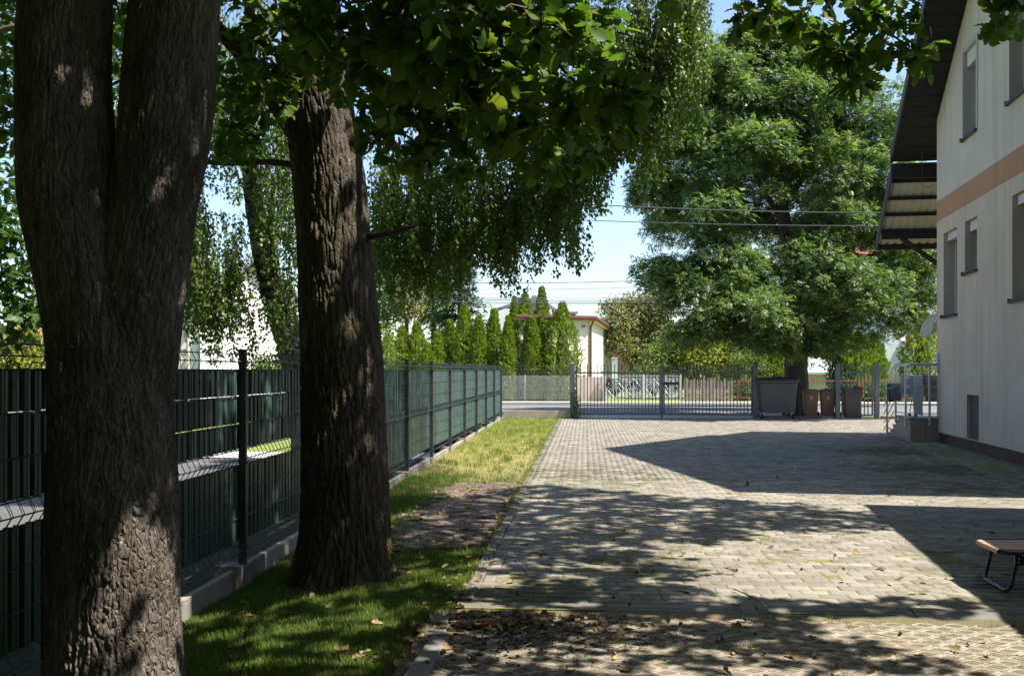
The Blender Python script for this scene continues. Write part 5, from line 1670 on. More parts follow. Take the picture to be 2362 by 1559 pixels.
def in_lobes(lobes, counts, shell=0.35):
    """random points inside ellipsoids (centre, radii), denser towards the outside"""
    P, Dn = [], []
    for (c, r), n in zip(lobes, counts):
        d = rand_dirs(n)
        q = shell + (1 - shell) * rng.random(n) ** 0.6
        P.append(np.array(c) + d * q[:, None] * np.array(r)); Dn.append(d)
    return np.concatenate(P), np.concatenate(Dn)

def bunches(centers, dirs, k, length, spread=0.9, droop=0.35):
    """k leaves radiating from each bunch centre"""
    N = len(centers)
    c = np.repeat(centers, k, 0)
    a = unit(np.repeat(dirs, k, 0) * (1 - spread * 0.4) + rng.normal(0, spread, (N * k, 3)) - np.array([0, 0, droop]))
    pos = c + a * rng.uniform(0.005, 0.03, (N * k, 1))
    up = unit(rng.normal(0, 0.45, (N * k, 3)) + np.array([0.15, -0.05, 1.0]))
    size = rng.uniform(0.72, 1.15, N * k) * length
    return pos, a, up, size

# ------------------------------------------------------------------ trunks with furrowed bark
def catmull(P, n):
    P = np.array(P, float)
    Q = np.vstack([2 * P[0] - P[1], P, 2 * P[-1] - P[-2]])
    L = np.r_[0, np.cumsum(np.linalg.norm(np.diff(P[:, :3], axis=0), axis=1))]
    s = np.linspace(0, L[-1], n)
    out = []
    for q in s:
        i = min(np.searchsorted(L, q, 'right') - 1, len(P) - 2)
        t = (q - L[i]) / max(L[i + 1] - L[i], 1e-9)
        a, b, c, d = Q[i], Q[i + 1], Q[i + 2], Q[i + 3]
        out.append(0.5 * (2 * b + (c - a) * t + (2 * a - 5 * b + 4 * c - d) * t * t + (3 * b - a - 3 * c + d) * t ** 3))
    return np.array(out)

def bark_trunk(name, path, na, nzz, mat, parent, depth=0.022, cell=11.0, stretch=0.33, flare=0.0, seed=0, knots=(), lump=0.035, rough_foot=0.7):
    C = catmull(path, nzz)
    cen, rr_ = C[:, :3], C[:, 3]
    th = np.linspace(0, 2 * math.pi, na, endpoint=False)
    z0 = cen[0, 2]
    V = np.zeros((nzz, na, 3))
    vor = mnoise.voronoi
    nse = mnoise.noise
    off = seed * 17.3
    cosT, sinT = np.cos(th), np.sin(th)
    for i in range(nzz):
        cx, cy, cz = cen[i]
        r0 = rr_[i]
        fl = flare * math.exp(-(cz - z0) / 0.28)
        for j in range(na):
            x, y = cosT[j], sinT[j]
            r = r0 * (1 + lump * nse(Vector((x * 0.9 + off, y * 0.9, cz * 0.8))))
            if fl: r += fl * r0 * (0.6 + 0.6 * math.sin(th[j] * 5 + seed) + 0.3 * math.sin(th[j] * 9 + 1))
            px, py, pz = x * r0 * cell + off, y * r0 * cell, cz * cell * stretch
            w = nse(Vector((px * 0.45, py * 0.45, pz * 0.9)))
            d = vor(Vector((px + w * 0.9, py + w * 0.7, pz + w * 1.1)))[0]
            e = d[1] - d[0]
            pl = min(1.0, e * 3.6)
            pl = pl * pl * (3 - 2 * pl)
            f = nse(Vector((px * 3.1, py * 3.1, pz * 5.0)))
            dp = depth * (1.0 + rough_foot * math.exp(-(cz - z0) / 0.8))
            r += dp * (pl - 0.75) + dp * 0.32 * f
            for (kz, ka, kr, kh) in knots:
                da = (th[j] - ka + math.pi) % (2 * math.pi) - math.pi
                q = math.hypot(da * r0, cz - kz) / kr
                if q < 2.5: r += kh * (math.exp(-q * q * 1.5) - 0.55 * math.exp(-q * q * 9))
            V[i, j] = (cx + x * r, cy + y * r, cz)
    idx = np.arange(na * nzz).reshape(nzz, na)
    F = np.stack([idx[:-1], np.roll(idx[:-1], -1, 1), np.roll(idx[1:], -1, 1), idx[1:]], -1).reshape(-1, 4)
    return np_obj(name, V.reshape(-1, 3), F, mat, parent, None, True)

M['oak_bark'] = bark_mat('oak_bark', (0.055, 0.046, 0.039), (0.245, 0.205, 0.172), 0.9, 0.25)
M['oak_bark2'] = bark_mat('older_oak_bark', (0.045, 0.037, 0.029), (0.185, 0.150, 0.118), 0.0, 0.6)
M['twig'] = plain('twig_bark', (0.075, 0.055, 0.042), 0.9, 0.25, 12.0)
M['oak_leaf'] = leaf_mat('oak_leaf', (0.050, 0.102, 0.018), (0.128, 0.205, 0.042), 0.50, 0.48, (0.15, 0.18, 0.035), 0.25)
M['birch_leaf'] = leaf_mat('birch_leaf', (0.058, 0.108, 0.018), (0.150, 0.230, 0.052), 0.50, 0.42, (0.21, 0.23, 0.06), 0.35)
M['maple_leaf'] = leaf_mat('maple_leaf', (0.025, 0.060, 0.014), (0.06, 0.12, 0.025), 0.4, 0.45)
M['ash_leaf'] = leaf_mat('ash_leaf', (0.056, 0.112, 0.034), (0.168, 0.232, 0.084), 0.42, 0.45, (0.22, 0.27, 0.09), 0.28)
M['thuja_leaf'] = leaf_mat('thuja_spray', (0.10, 0.17, 0.012), (0.21, 0.29, 0.03), 0.4, 0.6, (0.20, 0.16, 0.04))
M['spruce_leaf'] = leaf_mat('spruce_spray', (0.020, 0.048, 0.022), (0.055, 0.095, 0.042), 0.15, 0.6)
M['shrub_leaf'] = leaf_mat('shrub_leaf', (0.06, 0.11, 0.02), (0.14, 0.20, 0.04), 0.4, 0.5, (0.22, 0.22, 0.05))
M['yellow_leaf'] = leaf_mat('yellow_green_leaf', (0.12, 0.17, 0.02), (0.28, 0.28, 0.05), 0.42, 0.5, (0.36, 0.28, 0.06))
M['fruit_leaf'] = leaf_mat('dusty_fruit_leaf', (0.10, 0.12, 0.035), (0.26, 0.25, 0.09), 0.38, 0.5, (0.34, 0.26, 0.10))
M['ivy_leaf'] = leaf_mat('ivy_leaf', (0.018, 0.045, 0.014), (0.045, 0.085, 0.025), 0.2, 0.4)

def pth(D, pts):
    """trunk path: list of (pixel x, pixel y, width in pixels) at distance D -> points with radius"""
    out = []
    for q in pts:
        d = q[3] if len(q) > 3 else D
        p = at(q[0], q[1], d)
        out.append((p.x, p.y, p.z, q[2] / FPX * d / 2))
    return out

# ------------------------------------------------------------------ oak with the forked trunk (left foreground)
oak1 = tag(empty('oak_tree', at(264, 1640, 4.75)), 'big oak with a forked dark trunk in the left foreground, sun on its foot', 'tree', 'oaks on the lawn')
oak1.location = (0, 0, 0)
D1 = 4.75
bark_trunk('trunk', pth(D1, [(268, 1680, 330), (266, 1559, 304), (262, 1400, 296), (262, 1200, 290), (258, 1000, 272), (238, 800, 246), (205, 640, 236), (170, 480, 234), (156, 340, 218), (148, 200, 206), (152, 0, 200), (165, -250, 190), (170, -600, 170)]),
           340, 760, M['oak_bark'], oak1, 0.0085, 36.0, 0.17, 0.03, 1, [(2.10, -1.15, 0.06, 0.012)])
bark_trunk('limb', pth(D1, [(285, 1080, 190, 4.80), (292, 900, 215, 4.79), (308, 760, 214, 4.78), (330, 620, 208, 4.76), (352, 480, 200, 4.76), (378, 330, 206, 4.76), (392, 170, 208, 4.76), (404, 0, 200, 4.76), (425, -250, 185, 4.78), (470, -600, 150, 4.9)]),
           240, 520, M['oak_bark'], oak1, 0.0075, 36.0, 0.17, 0.0, 2)
# second oak
oak2 = tag(empty('oak_tree'), 'straight old oak leaning slightly left, standing on the lawn beside the fence', 'tree', 'oaks on the lawn')
D2 = 8.15
bark_trunk('trunk', pth(D2, [(796, 1360, 240), (796, 1320, 226), (797, 1250, 208), (797, 1150, 198), (794, 1000, 192), (790, 850, 190), (780, 700, 180), (770, 550, 168), (757, 400, 164), (742, 300, 160), (730, 220, 158), (722, 100, 140), (716, -50, 132), (712, -400, 120), (705, -900, 90)]),
           260, 560, M['oak_bark2'], oak2, 0.015, 25.0, 0.13, 0.26, 5, [(2.67, -1.95, 0.085, 0.03)])
def limb(parent, D, pts, name='limb', mat=None, n=7):
    P = catmull(pth(D, pts), max(8, len(pts) * 5))
    m_ = MB(); m_.tube([Vector(p[:3]) for p in P], [max(0.002, p[3]) for p in P], n)
    return m_.build(name, mat or M['twig'], parent, smooth=True)
limb(oak2, D2, [(720, 330, 90), (668, 262, 76), (610, 190, 52), (560, 130, 40), (505, 70, 34), (430, -20, 28)])
limb(oak2, D2, [(700, 385, 18), (620, 374, 15, 8.3), (500, 376, 13, 8.6), (380, 360, 10, 9.0)])
limb(oak2, 8.0, [(790, -160, 60), (960, -70, 40), (1115, 0, 22, 7.7), (1205, 58, 17, 7.6), (1268, 72, 14, 7.5), (1345, 112, 12, 7.4), (1380, 165, 6, 7.3)])
limb(oak2, 7.6, [(1205, 58, 15), (1290, 72, 12), (1370, 70, 8), (1440, 78, 5)])
limb(oak2, 7.4, [(1140, -60, 20), (1195, 0, 14), (1240, 45, 11), (1268, 72, 9)])
limb(oak2, 7.0, [(820, 120, 40, 7.8), (900, 200, 18), (960, 290, 10), (1000, 360, 6)])
limb(oak2, 7.9, [(855, 546, 16, 8.1), (905, 538, 13), (960, 520, 9, 7.8)])
limb(oak1, 5.0, [(470, -560, 120, 4.9), (760, -420, 60), (1050, -160, 34), (1200, 20, 18), (1290, 150, 10), (1380, 240, 6)])
limb(oak1, 5.6, [(1050, -260, 50, 5.2), (1400, -300, 44), (1720, -180, 26, 6.2), (1880, -40, 16, 6.4), (1930, 60, 8, 6.4), (1960, 180, 4, 6.4)])
limb(oak1, 6.4, [(1880, -40, 12), (1990, 30, 8), (2070, 90, 5), (2130, 125, 3)])
def plobe(x, y, D, rx, ry, rd):
    c = at(x, y, D)
    return (tuple(c), (rx / FPX * D, rd, ry / FPX * D))
def low_boughs(parent, spec, length, k=6, mat='oak_leaf', nbig=300):
    lobes = [plobe(*s[:6]) for s in spec]
    P, Dn = in_lobes(lobes, [s[6] for s in spec], 0.1)
    pos, a, up, size = bunches(P, Dn, k, length)
    dist = np.linalg.norm(pos - np.array([0, 0, CAMZ]), axis=1)
    big = np.argsort(dist)[:nbig]
    kinds = []
    for i in range(6):
        V = OAK[0].copy()
        V[:, 2] += 0.05 * np.sin(V[:, 1] * (3 + i) + i) * (1 - abs(V[:, 0])) + 0.10 * V[:, 0] ** 2 * (1 if i % 2 else -1)
        V[:, 0] += 0.04 * (i - 2.5) / 2.5 * V[:, 1] ** 2
        kinds.append(np_mesh('leaf', V, OAK[1], M[mat], None, True))
    R = frames(a, up)
    for i in big:
        o = bpy.data.objects.new('leaf', kinds[i % 6])
        mtx = Matrix([[*R[i, 0], pos[i, 0]], [*R[i, 1], pos[i, 1]], [*R[i, 2], pos[i, 2]], [0, 0, 0, 1]]) @ Matrix.Scale(size[i], 4)
        link(o, parent)
        o.matrix_world = mtx
    rest = np.ones(len(pos), bool); rest[big] = False
    leaves('low_boughs', pos[rest], a[rest], up[rest], size[rest], OAK, M[mat], parent)
    m_ = MB()                                        # the twigs that carry the bunches
    for (c, r), s in zip(lobes, spec):
        hub = Vector(c) + Vector((0, 0, r[2] * 0.8))
        for q in rng.permutation(len(P))[:0]: pass
    start = 0
    for (c, r), s in zip(lobes, spec):
        hub = Vector(c) + Vector((rng.normal(0, r[0] * .2), 0, r[2] * 0.9))
        for q in range(start, start + s[6], 3):
            e = Vector(P[q]); mid = hub.lerp(e, 0.5) + Vector(rng.normal(0, 0.04, 3))
            m_.tube([hub, mid, e], [0.006, 0.004, 0.0015], 3, False)
        start += s[6]
    m_.build('twigs', M['twig'], parent)['kind'] = 'stuff'
low_boughs(oak1, [
    (1240, 130, 4.9, 240, 120, 0.45, 46), (1390, 225, 4.8, 105, 70, 0.3, 18), (1070, 120, 5.0, 180, 120, 0.45, 38), (940, 70, 5.3, 160, 100, 0.5, 36),
    (1180, 270, 4.9, 150, 60, 0.3, 18), (780, 40, 5.6, 140, 70, 0.5, 30), (880, 180, 5.4, 120, 90, 0.4, 22), (1330, 60, 5.2, 110, 80, 0.4, 18), (1440, 240, 4.8, 50, 40, 0.2, 7),
    (1100, 10, 5.5, 420, 60, 0.6, 60),
    (1745, 30, 6.5, 50, 55, 0.3, 9), (1800, -10, 6.5, 90, 45, 0.4, 13), (1870, 40, 6.4, 55, 40, 0.3, 8), (1925, 110, 6.4, 40, 50, 0.25, 9), (1972, 180, 6.4, 30, 45, 0.25, 8), (2050, 95, 6.4, 75, 38, 0.3, 13),
    (2120, 125, 6.4, 42, 25, 0.2, 7), (2010, 15, 6.4, 90, 45, 0.35, 13), (1955, 145, 6.4, 50, 36, 0.25, 6), (2340, 15, 6.2, 50, 40, 0.25, 9), (2345, -40, 6.2, 70, 50, 0.3, 14)], 0.125)
low_boughs(oak2, [
    (935, 320, 6.8, 95, 100, 0.35, 34), (1010, 230, 6.8, 120, 100, 0.45, 40), (1140, 270, 7.0, 150, 90, 0.5, 44), (870, 250, 6.9, 50, 60, 0.3, 14),
    (580, 190, 7.6, 105, 120, 0.6, 50), (545, 320, 7.6, 60, 60, 0.4, 20), (700, 130, 7.2, 90, 80, 0.3, 26), (600, 40, 7.6, 130, 70, 0.6, 44),
    (1240, 370, 7.2, 110, 50, 0.4, 22), (1030, 360, 7.0, 110, 50, 0.4, 22), (450, 160, 8.4, 40, 120, 0.5, 16), (40, 60, 8.6, 60, 110, 0.6, 30), (30, 260, 8.6, 50, 110, 0.6, 24), (275, 90, 9.0, 45, 120, 0.6, 26), (1340, 330, 7.2, 90, 60, 0.4, 16),
    (250, -40, 8.8, 240, 60, 0.7, 50)], 0.115)

# upper canopy of the two oaks: above the frame, spreading over the yard (it dapples the ground)
def soft(a, lo, hi): return np.clip((a - lo) / (hi - lo), 0, 1)
def canopy_density(x, y):
    d = np.zeros_like(x)
    n = 0.28 * (np.sin(x * 2.7 + 1.1 * y) + np.sin(y * 2.1 - x * 1.3 + 2.0)) * 0.6 + 0.22 * np.sin(x * 5.3 + y * 4.7) * np.sin(y * 6.1 - x * 2.2)
    x_, y_ = x + n * 0.7, y + n * 0.6
    r1 = soft(1.45 - x_, 0, 0.3) * soft(9.9 - y_, 0, 0.4)
    top = np.interp(x, [-9, -1.3, -0.7, -0.3, 0.2, 1.5, 2.6, 3.9], [10.8, 11.0, 11.8, 13.5, 13.8, 13.1, 12.2, 11.4])
    r2 = soft(4.1 - x_, 0, 0.3) * soft(y_, 9.1, 9.4) * soft(top - y_, 0, 0.3) * np.where(x_ > 2.2, soft(y_, 9.6, 10.1), 1)
    r3 = 0.9 * soft(x_, 1.0, 1.4) * soft(3.2 - x_, 0, 0.4) * soft(y_, 6.45, 6.6) * soft(7.02 - y_, 0, 0.12)
    q = (x - 0.9) - (6.9 - y) * 0.55
    r4 = 0.85 * soft(0.68 - np.abs(q), 0, 0.2) * soft(y, 5.15, 5.4) * soft(7.0 - y, 0, 0.3)
    d = np.maximum.reduce([r1, r2, r3, r4])
    low = soft(6.0 - y, 0, 0.35) * soft(x, 0.0, 0.35) * soft(y, 4.2, 4.6)
    d = np.where((low > 0), np.maximum(d * (1 - 0.52 * low), r4), d)
    for (hx, hy, rx, ry, amt) in ((-3.7, 8.45, 1.0, 0.8, 1.0), (-1.55, 6.4, 0.95, 0.48, 1.0), (-1.35, 5.45, 0.8, 0.36, 1.0), (-0.5, 7.4, 0.85, 0.7, 1.0), (-2.2, 6.95, 0.35, 0.25, 0.9), (-1.3, 7.25, 0.3, 0.16, 0.9), (-1.0, 10.9, 0.5, 0.35, 0.7), (-1.0, 8.7, 0.3, 0.25, 0.6),
                                  (-1.85, 4.85, 0.46, 0.95, 1.0), (-2.15, 8.25, 0.16, 0.25, 0.7), (0.1, 5.62, 0.45, 0.16, 0.9), (0.3, 8.0, 0.5, 0.12, 0.6), (0.9, 10.3, 0.6, 0.16, 0.6), (1.9, 11.2, 0.7, 0.16, 0.6), (0.2, 12.2, 0.6, 0.2, 0.6),
                                  (-0.1, 6.75, 0.35, 0.14, 0.8), (0.9, 7.6, 0.3, 0.2, 0.5)):
        d *= 1 - amt * np.exp(-(((x - hx) / rx) ** 2 + ((y - hy) / ry) ** 2))
    fine = np.sin(x * 9.0 + 3 * np.sin(y * 2.2)) * np.sin(y * 13.0 + 2 * np.sin(x * 3.1))
    return d * np.where(x < -0.9, 1.0, 0.62) * (0.75 + 0.40 * fine)
def upper_canopy(parent, y0, y1, N, k):
    sx, sy = rng.uniform(-10.0, 4.4, N), rng.uniform(y0, y1, N)
    keep = rng.random(N) < canopy_density(sx, sy)
    sx, sy = sx[keep], sy[keep]
    zmin = np.maximum(4.2, CAMZ + 0.372 * sy + 0.45 + 0.1)
    z = zmin + 0.25 + 2.6 * rng.random(len(sx)) ** 1.3
    C = np.stack([sx + SUNH[0] * z, sy + SUNH[1] * z, z], 1)
    Dn = unit(rng.normal(0, 1, C.shape) + np.array([0, 0, 0.4]))
    pos, a, up, size = bunches(C, Dn, k, 0.125)
    leaves('crown', pos, a, up, size, OAK_LO, M['oak_leaf'], parent)
    return C
c1 = upper_canopy(oak1, -4.0, 8.0, 44000, 8)
c2 = upper_canopy(oak2, 8.0, 14.2, 17000, 8)
def crown_limbs(parent, roots, C, n):
    m_ = MB()
    ids = rng.permutation(len(C))[:n]
    for i in ids:
        r0 = Vector(roots[int(rng.integers(len(roots)))])
        e = Vector(C[i])
        mid = r0.lerp(e, 0.55) + Vector((rng.normal(0, .2), rng.normal(0, .2), 0.7))
        q = r0.lerp(e, 0.8) + Vector((rng.normal(0, .1), 0, 0.4))
        m_.tube([r0, mid, q, e], [0.055, 0.03, 0.016, 0.004], 5, False)
    m_.build('boughs', M['twig'], parent)
crown_limbs(oak1, [at(170, -600, D1), at(470, -600, 4.9)], c1, 22)
crown_limbs(oak2, [at(710, -500, D2), at(706, -850, D2)], c2, 22)

# ------------------------------------------------------------------ birch behind the fence, hanging strands
birch = tag(empty('birch_tree'), 'weeping birch with leaning black and white trunk behind the green fence', 'tree')
DB = 13.2
def birch_bark():
    m, n, l, out = new_mat('birch_bark')
    tc = n.new('ShaderNodeTexCoord')
    mp = n.new('ShaderNodeMapping'); mp.inputs['Scale'].default_value = (2.2, 2.2, 6.0); l.new(tc.outputs['Object'], mp.inputs['Vector'])
    a = nz(n, l, 1.6, 7, 0.7, mp.outputs[0], 1.2)
    c = ramp(n, l, a, [(0.40, (0.030, 0.026, 0.022)), (0.52, (0.10, 0.09, 0.08)), (0.58, (0.42, 0.40, 0.37))])
    principled(n, l, out, c, 0.85, bump(n, l, a, 0.6, 0.02), 0, 0.2)
    return m
M['birch_bark'] = birch_bark()
bark_trunk('trunk', pth(DB, [(712, 960, 100), (700, 880, 86), (676, 800, 76), (652, 740, 66), (630, 670, 60), (610, 590, 54), (592, 500, 46), (580, 420, 40), (572, 330, 36), (570, 200, 32), (580, 0, 28), (600, -300, 20)]),
           60, 220, M['birch_bark'], birch, 0.014, 12.0, 0.5, 0.1, 9)
for pts in ([(574, 330, 16), (700, 230, 12), (860, 300, 9, 12.6), (1010, 420, 7, 12.2), (1120, 500, 6, 12.0), (1210, 560, 4, 11.8)],
            [(580, 60, 22), (800, -60, 16, 12.6), (1050, 20, 12, 12), (1250, 140, 9, 11.6), (1330, 260, 5, 11.4)],
            [(585, -80, 22), (900, -260, 18, 12.4), (1250, -200, 14, 11.8), (1480, -60, 9, 11.3), (1570, 80, 5, 11.0)],
            [(590, 470, 12), (660, 560, 9), (700, 640, 6, 12.8)], [(576, 380, 14), (500, 330, 10, 13), (440, 420, 7, 12.8), (410, 560, 4, 12.6)],
            [(600, 540, 12), (800, 560, 8, 12.8), (900, 610, 6, 12.6), (960, 650, 4, 12.4)], [(572, 250, 16), (420, 160, 12, 12.8), (250, 200, 8, 12.6), (100, 330, 5, 12.4)]):
    limb(birch, DB, pts, 'branch', M['birch_bark'], 6)
def strands(spec):
    """hanging twigs: (x0, x1, y start lo, hi, y end lo, hi, D lo, hi, number, leaves per metre)"""
    P, A, U_, S, T = [], [], [], [], []
    m_ = MB()
    for (x0, x1, ys0, ys1, ye0, ye1, d0, d1, n, lpm) in spec:
        for _ in range(n):
            x, D = rng.uniform(x0, x1), rng.uniform(d0, d1)
            ya, yb = rng.uniform(ys0, ys1), rng.uniform(ye0, ye1)
            if yb < ya + 40: yb = ya + 40
            a, b = at(x, ya, D), at(x + rng.normal(0, 16), yb, D)
            L = (a - b).length
            sw = Vector((rng.normal(0, .05), rng.normal(0, .05), 0))
            pts = [a, a.lerp(b, .3) + sw, a.lerp(b, .7) + sw * .6, b]
            m_.tube(pts, [0.004, 0.003, 0.002, 0.001], 3, False)
            k = int(L * lpm)
            if k < 1: continue
            t = rng.random(k) ** 0.8
            pa, pb, pc, pd = [np.array(q) for q in pts]
            t_ = t[:, None]
            p = (1 - t_) ** 3 * pa + 3 * (1 - t_) ** 2 * t_ * pb + 3 * (1 - t_) * t_ ** 2 * pc + t_ ** 3 * pd
            d = rng.normal(0, 1, (k, 3)); d[:, 2] = 0; d = unit(d)
            P.append(p + d * rng.uniform(0.0, 0.07, (k, 1)))
            A.append(unit(d * 0.6 + np.array([0, 0, -1.0]) + rng.normal(0, .35, (k, 3))))
            U_.append(unit(d + rng.normal(0, .6, (k, 3)) + np.array([0.2, -0.1, 0.3])))
            S.append(rng.uniform(0.036, 0.062, k))
    m_.build('hanging_twigs', M['twig'], birch)
    P, A, U_, S = map(np.concatenate, (P, A, U_, S))
    leaves('crown', P, A, U_, S, BIRCH, M['birch_leaf'], birch, True, rng.uniform(0.85, 1.15, len(S)))
    return len(P)
nb = strands([
    (395, 470, 300, 560, 560, 780, 12.4, 13.6, 60, 70), (440, 560, 480, 620, 640, 800, 12.2, 13.6, 60, 74), (480, 690, 610, 700, 720, 850, 12.3, 13.2, 60, 76), (590, 700, 240, 520, 420, 700, 12.2, 13.6, 70, 70),
    (395, 700, -60, 260, 200, 420, 12.2, 14.0, 130, 66), (470, 690, 100, 350, 300, 480, 12.2, 14.0, 60, 70),
    (850, 960, 330, 480, 560, 680, 11.8, 13.4, 90, 74), (940, 1080, 300, 470, 560, 700, 11.6, 13.4, 100, 74), (1060, 1200, 280, 460, 520, 640, 11.4, 13.2, 96, 72), (1120, 1200, 450, 560, 600, 685, 11.4, 12.6, 22, 62),
    (1190, 1290, 220, 420, 480, 600, 11.2, 12.8, 84, 70), (1240, 1345, 160, 330, 420, 640, 11.0, 12.6, 84, 70), (1330, 1400, 120, 260, 340, 500, 11.0, 12.4, 66, 70),
    (1390, 1480, 20, 200, 260, 420, 10.8, 12.2, 74, 72), (1460, 1540, -40, 120, 200, 420, 10.8, 12.0, 74, 72), (1530, 1600, -80, 40, 140, 330, 10.6, 11.8, 66, 70), (1590, 1650, -120, -20, 60, 240, 10.6, 11.6, 22, 40),
    (1000, 1500, -160, 60, 120, 260, 11.2, 13.0, 90, 50), (850, 1200, -100, 150, 250, 400, 11.8, 13.6, 60, 50),
    (860, 930, 560, 640, 640, 760, 12.6, 13.6, 18, 60), (0, 100, 380, 520, 560, 700, 12.0, 13.0, 20, 55), (230, 320, -60, 120, 160, 330, 12.0, 13.5, 22, 60)])

# upper part of the birch, above the frame: shades the middle of the fence
N = 5200
sx, sy = rng.uniform(-3.6, -1.15, N), rng.uniform(12.0, 19.0, N)
k_ = rng.random(N) < np.clip(0.9 + 0.5 * np.sin(sy * 4.3 + sx * 2.0) * np.sin(sx * 3.1 + 1.0) - np.clip((sy - 17.5) / 1.5, 0, 1), 0, 1)
sx, sy = sx[k_], sy[k_]
z_ = CAMZ + 0.372 * sy + 0.75 + 2.4 * rng.random(len(sx))
C_ = np.stack([sx + SUNH[0] * z_, sy + SUNH[1] * z_, z_], 1)
C_ = np.repeat(C_, 9, 0); C_ = C_ + rng.normal(0, 1, C_.shape) * np.array([0.10, 0.10, 0.28])
leaves('upper_crown', C_, unit(rng.normal(0, .5, C_.shape) - np.array([0, 0, 1.0])), unit(rng.normal(0, .7, C_.shape) + np.array([.2, -.1, .5])), rng.uniform(.045, .07, len(C_)), BIRCH, M['birch_leaf'], birch)
# ------------------------------------------------------------------ generic broadleaf crown
def crown(parent, lobes, counts, tmpl, size, mat, k=5, shell=0.35, spread=0.9, droop=0.25, name='crown', jit=0.0):
    P, Dn = in_lobes(lobes, counts, shell)
    if jit: P = P + rng.normal(0, jit, P.shape)
    N = len(P)
    c = np.repeat(P, k, 0); d = np.repeat(Dn, k, 0)
    a = unit(d * 0.7 + rng.normal(0, spread, (N * k, 3)) - np.array([0, 0, droop]))
    pos = c + rng.normal(0, size * 0.8, (N * k, 3))
    up = unit(rng.normal(0, 0.5, (N * k, 3)) + np.array([0.15, -0.1, 1.0]) + d * 0.4)
    s = rng.uniform(0.7, 1.2, N * k) * size
    tt = np.clip(np.repeat(rng.random(N), k) * 0.55 + rng.random(N * k) * 0.45, 0, 0.985)
    return leaves(name, pos, a, up, s, tmpl, mat, parent, True, None, tt)

# maple at the far left edge
mp_ = tag(empty('maple_tree'), 'dark maple boughs with lobed leaves hanging at the left edge behind the fence', 'tree')
limb(mp_, 12.0, [(-260, 900, 90), (-240, 600, 80), (-200, 300, 70), (-150, 0, 60)], 'trunk')
limb(mp_, 11.8, [(-220, 200, 40), (-60, 100, 24), (60, 60, 12), (200, 100, 8), (280, 160, 5)], 'branch')
sp = [(25, 560, 12, 55, 60, 0.5, 40), (30, 660, 12, 60, 60, 0.5, 44), (20, 750, 12, 50, 55, 0.5, 36), (70, 730, 12, 30, 30, 0.3, 14), (10, 420, 12.2, 40, 90, 0.6, 34), (30, 180, 12.5, 60, 160, 0.8, 80), (278, 130, 12.5, 60, 170, 0.6, 70), (270, 300, 12.5, 30, 50, 0.4, 16), (20, 30, 12.3, 70, 100, 0.7, 60), (-60, 600, 12, 80, 200, 0.8, 60)]
crown(mp_, [plobe(*s[:6]) for s in sp], [s[6] for s in sp], MAPLE, 0.115, M['maple_leaf'], 5, 0.1)

# ------------------------------------------------------------------ the big ash by the gate
ash = tag(empty('ash_tree'), 'tall broad ash with dark trunk standing behind the waste container', 'tree')
DA = 35.0
bark_trunk('trunk', pth(DA, [(1838, 985, 74), (1838, 950, 62), (1838, 900, 54), (1836, 840, 52), (1838, 760, 46), (1840, 680, 40), (1822, 580, 34), (1808, 500, 30), (1800, 430, 24), (1795, 300, 16)]),
           72, 200, M['oak_bark2'], ash, 0.035, 9.0, 0.4, 0.12, 12)
for pts in ([(1836, 660, 26), (1760, 600, 18, 34), (1650, 540, 12, 33), (1560, 500, 7, 33)], [(1838, 720, 24), (1920, 640, 16, 34), (2010, 590, 10, 33.5), (2060, 560, 6, 33)],
            [(1812, 520, 18), (1750, 420, 12), (1700, 300, 8, 34.5), (1680, 220, 4, 34)], [(1806, 480, 18), (1870, 380, 12), (1930, 260, 8, 35.5), (1950, 180, 4, 35)],
            [(1836, 760, 20), (1740, 720, 13, 33.5), (1640, 700, 8, 33), (1580, 690, 5, 32.5)], [(1838, 780, 18), (1920, 740, 12, 33.5), (2000, 710, 7, 33), (2060, 720, 4, 32.5)],
            [(1820, 560, 16, 35.3), (1760, 500, 12, 36), (1690, 470, 8, 36.5)], [(1806, 470, 14), (1776, 440, 10), (1740, 480, 6, 34)]):
    limb(ash, DA, pts, 'branch', M['twig'], 6)
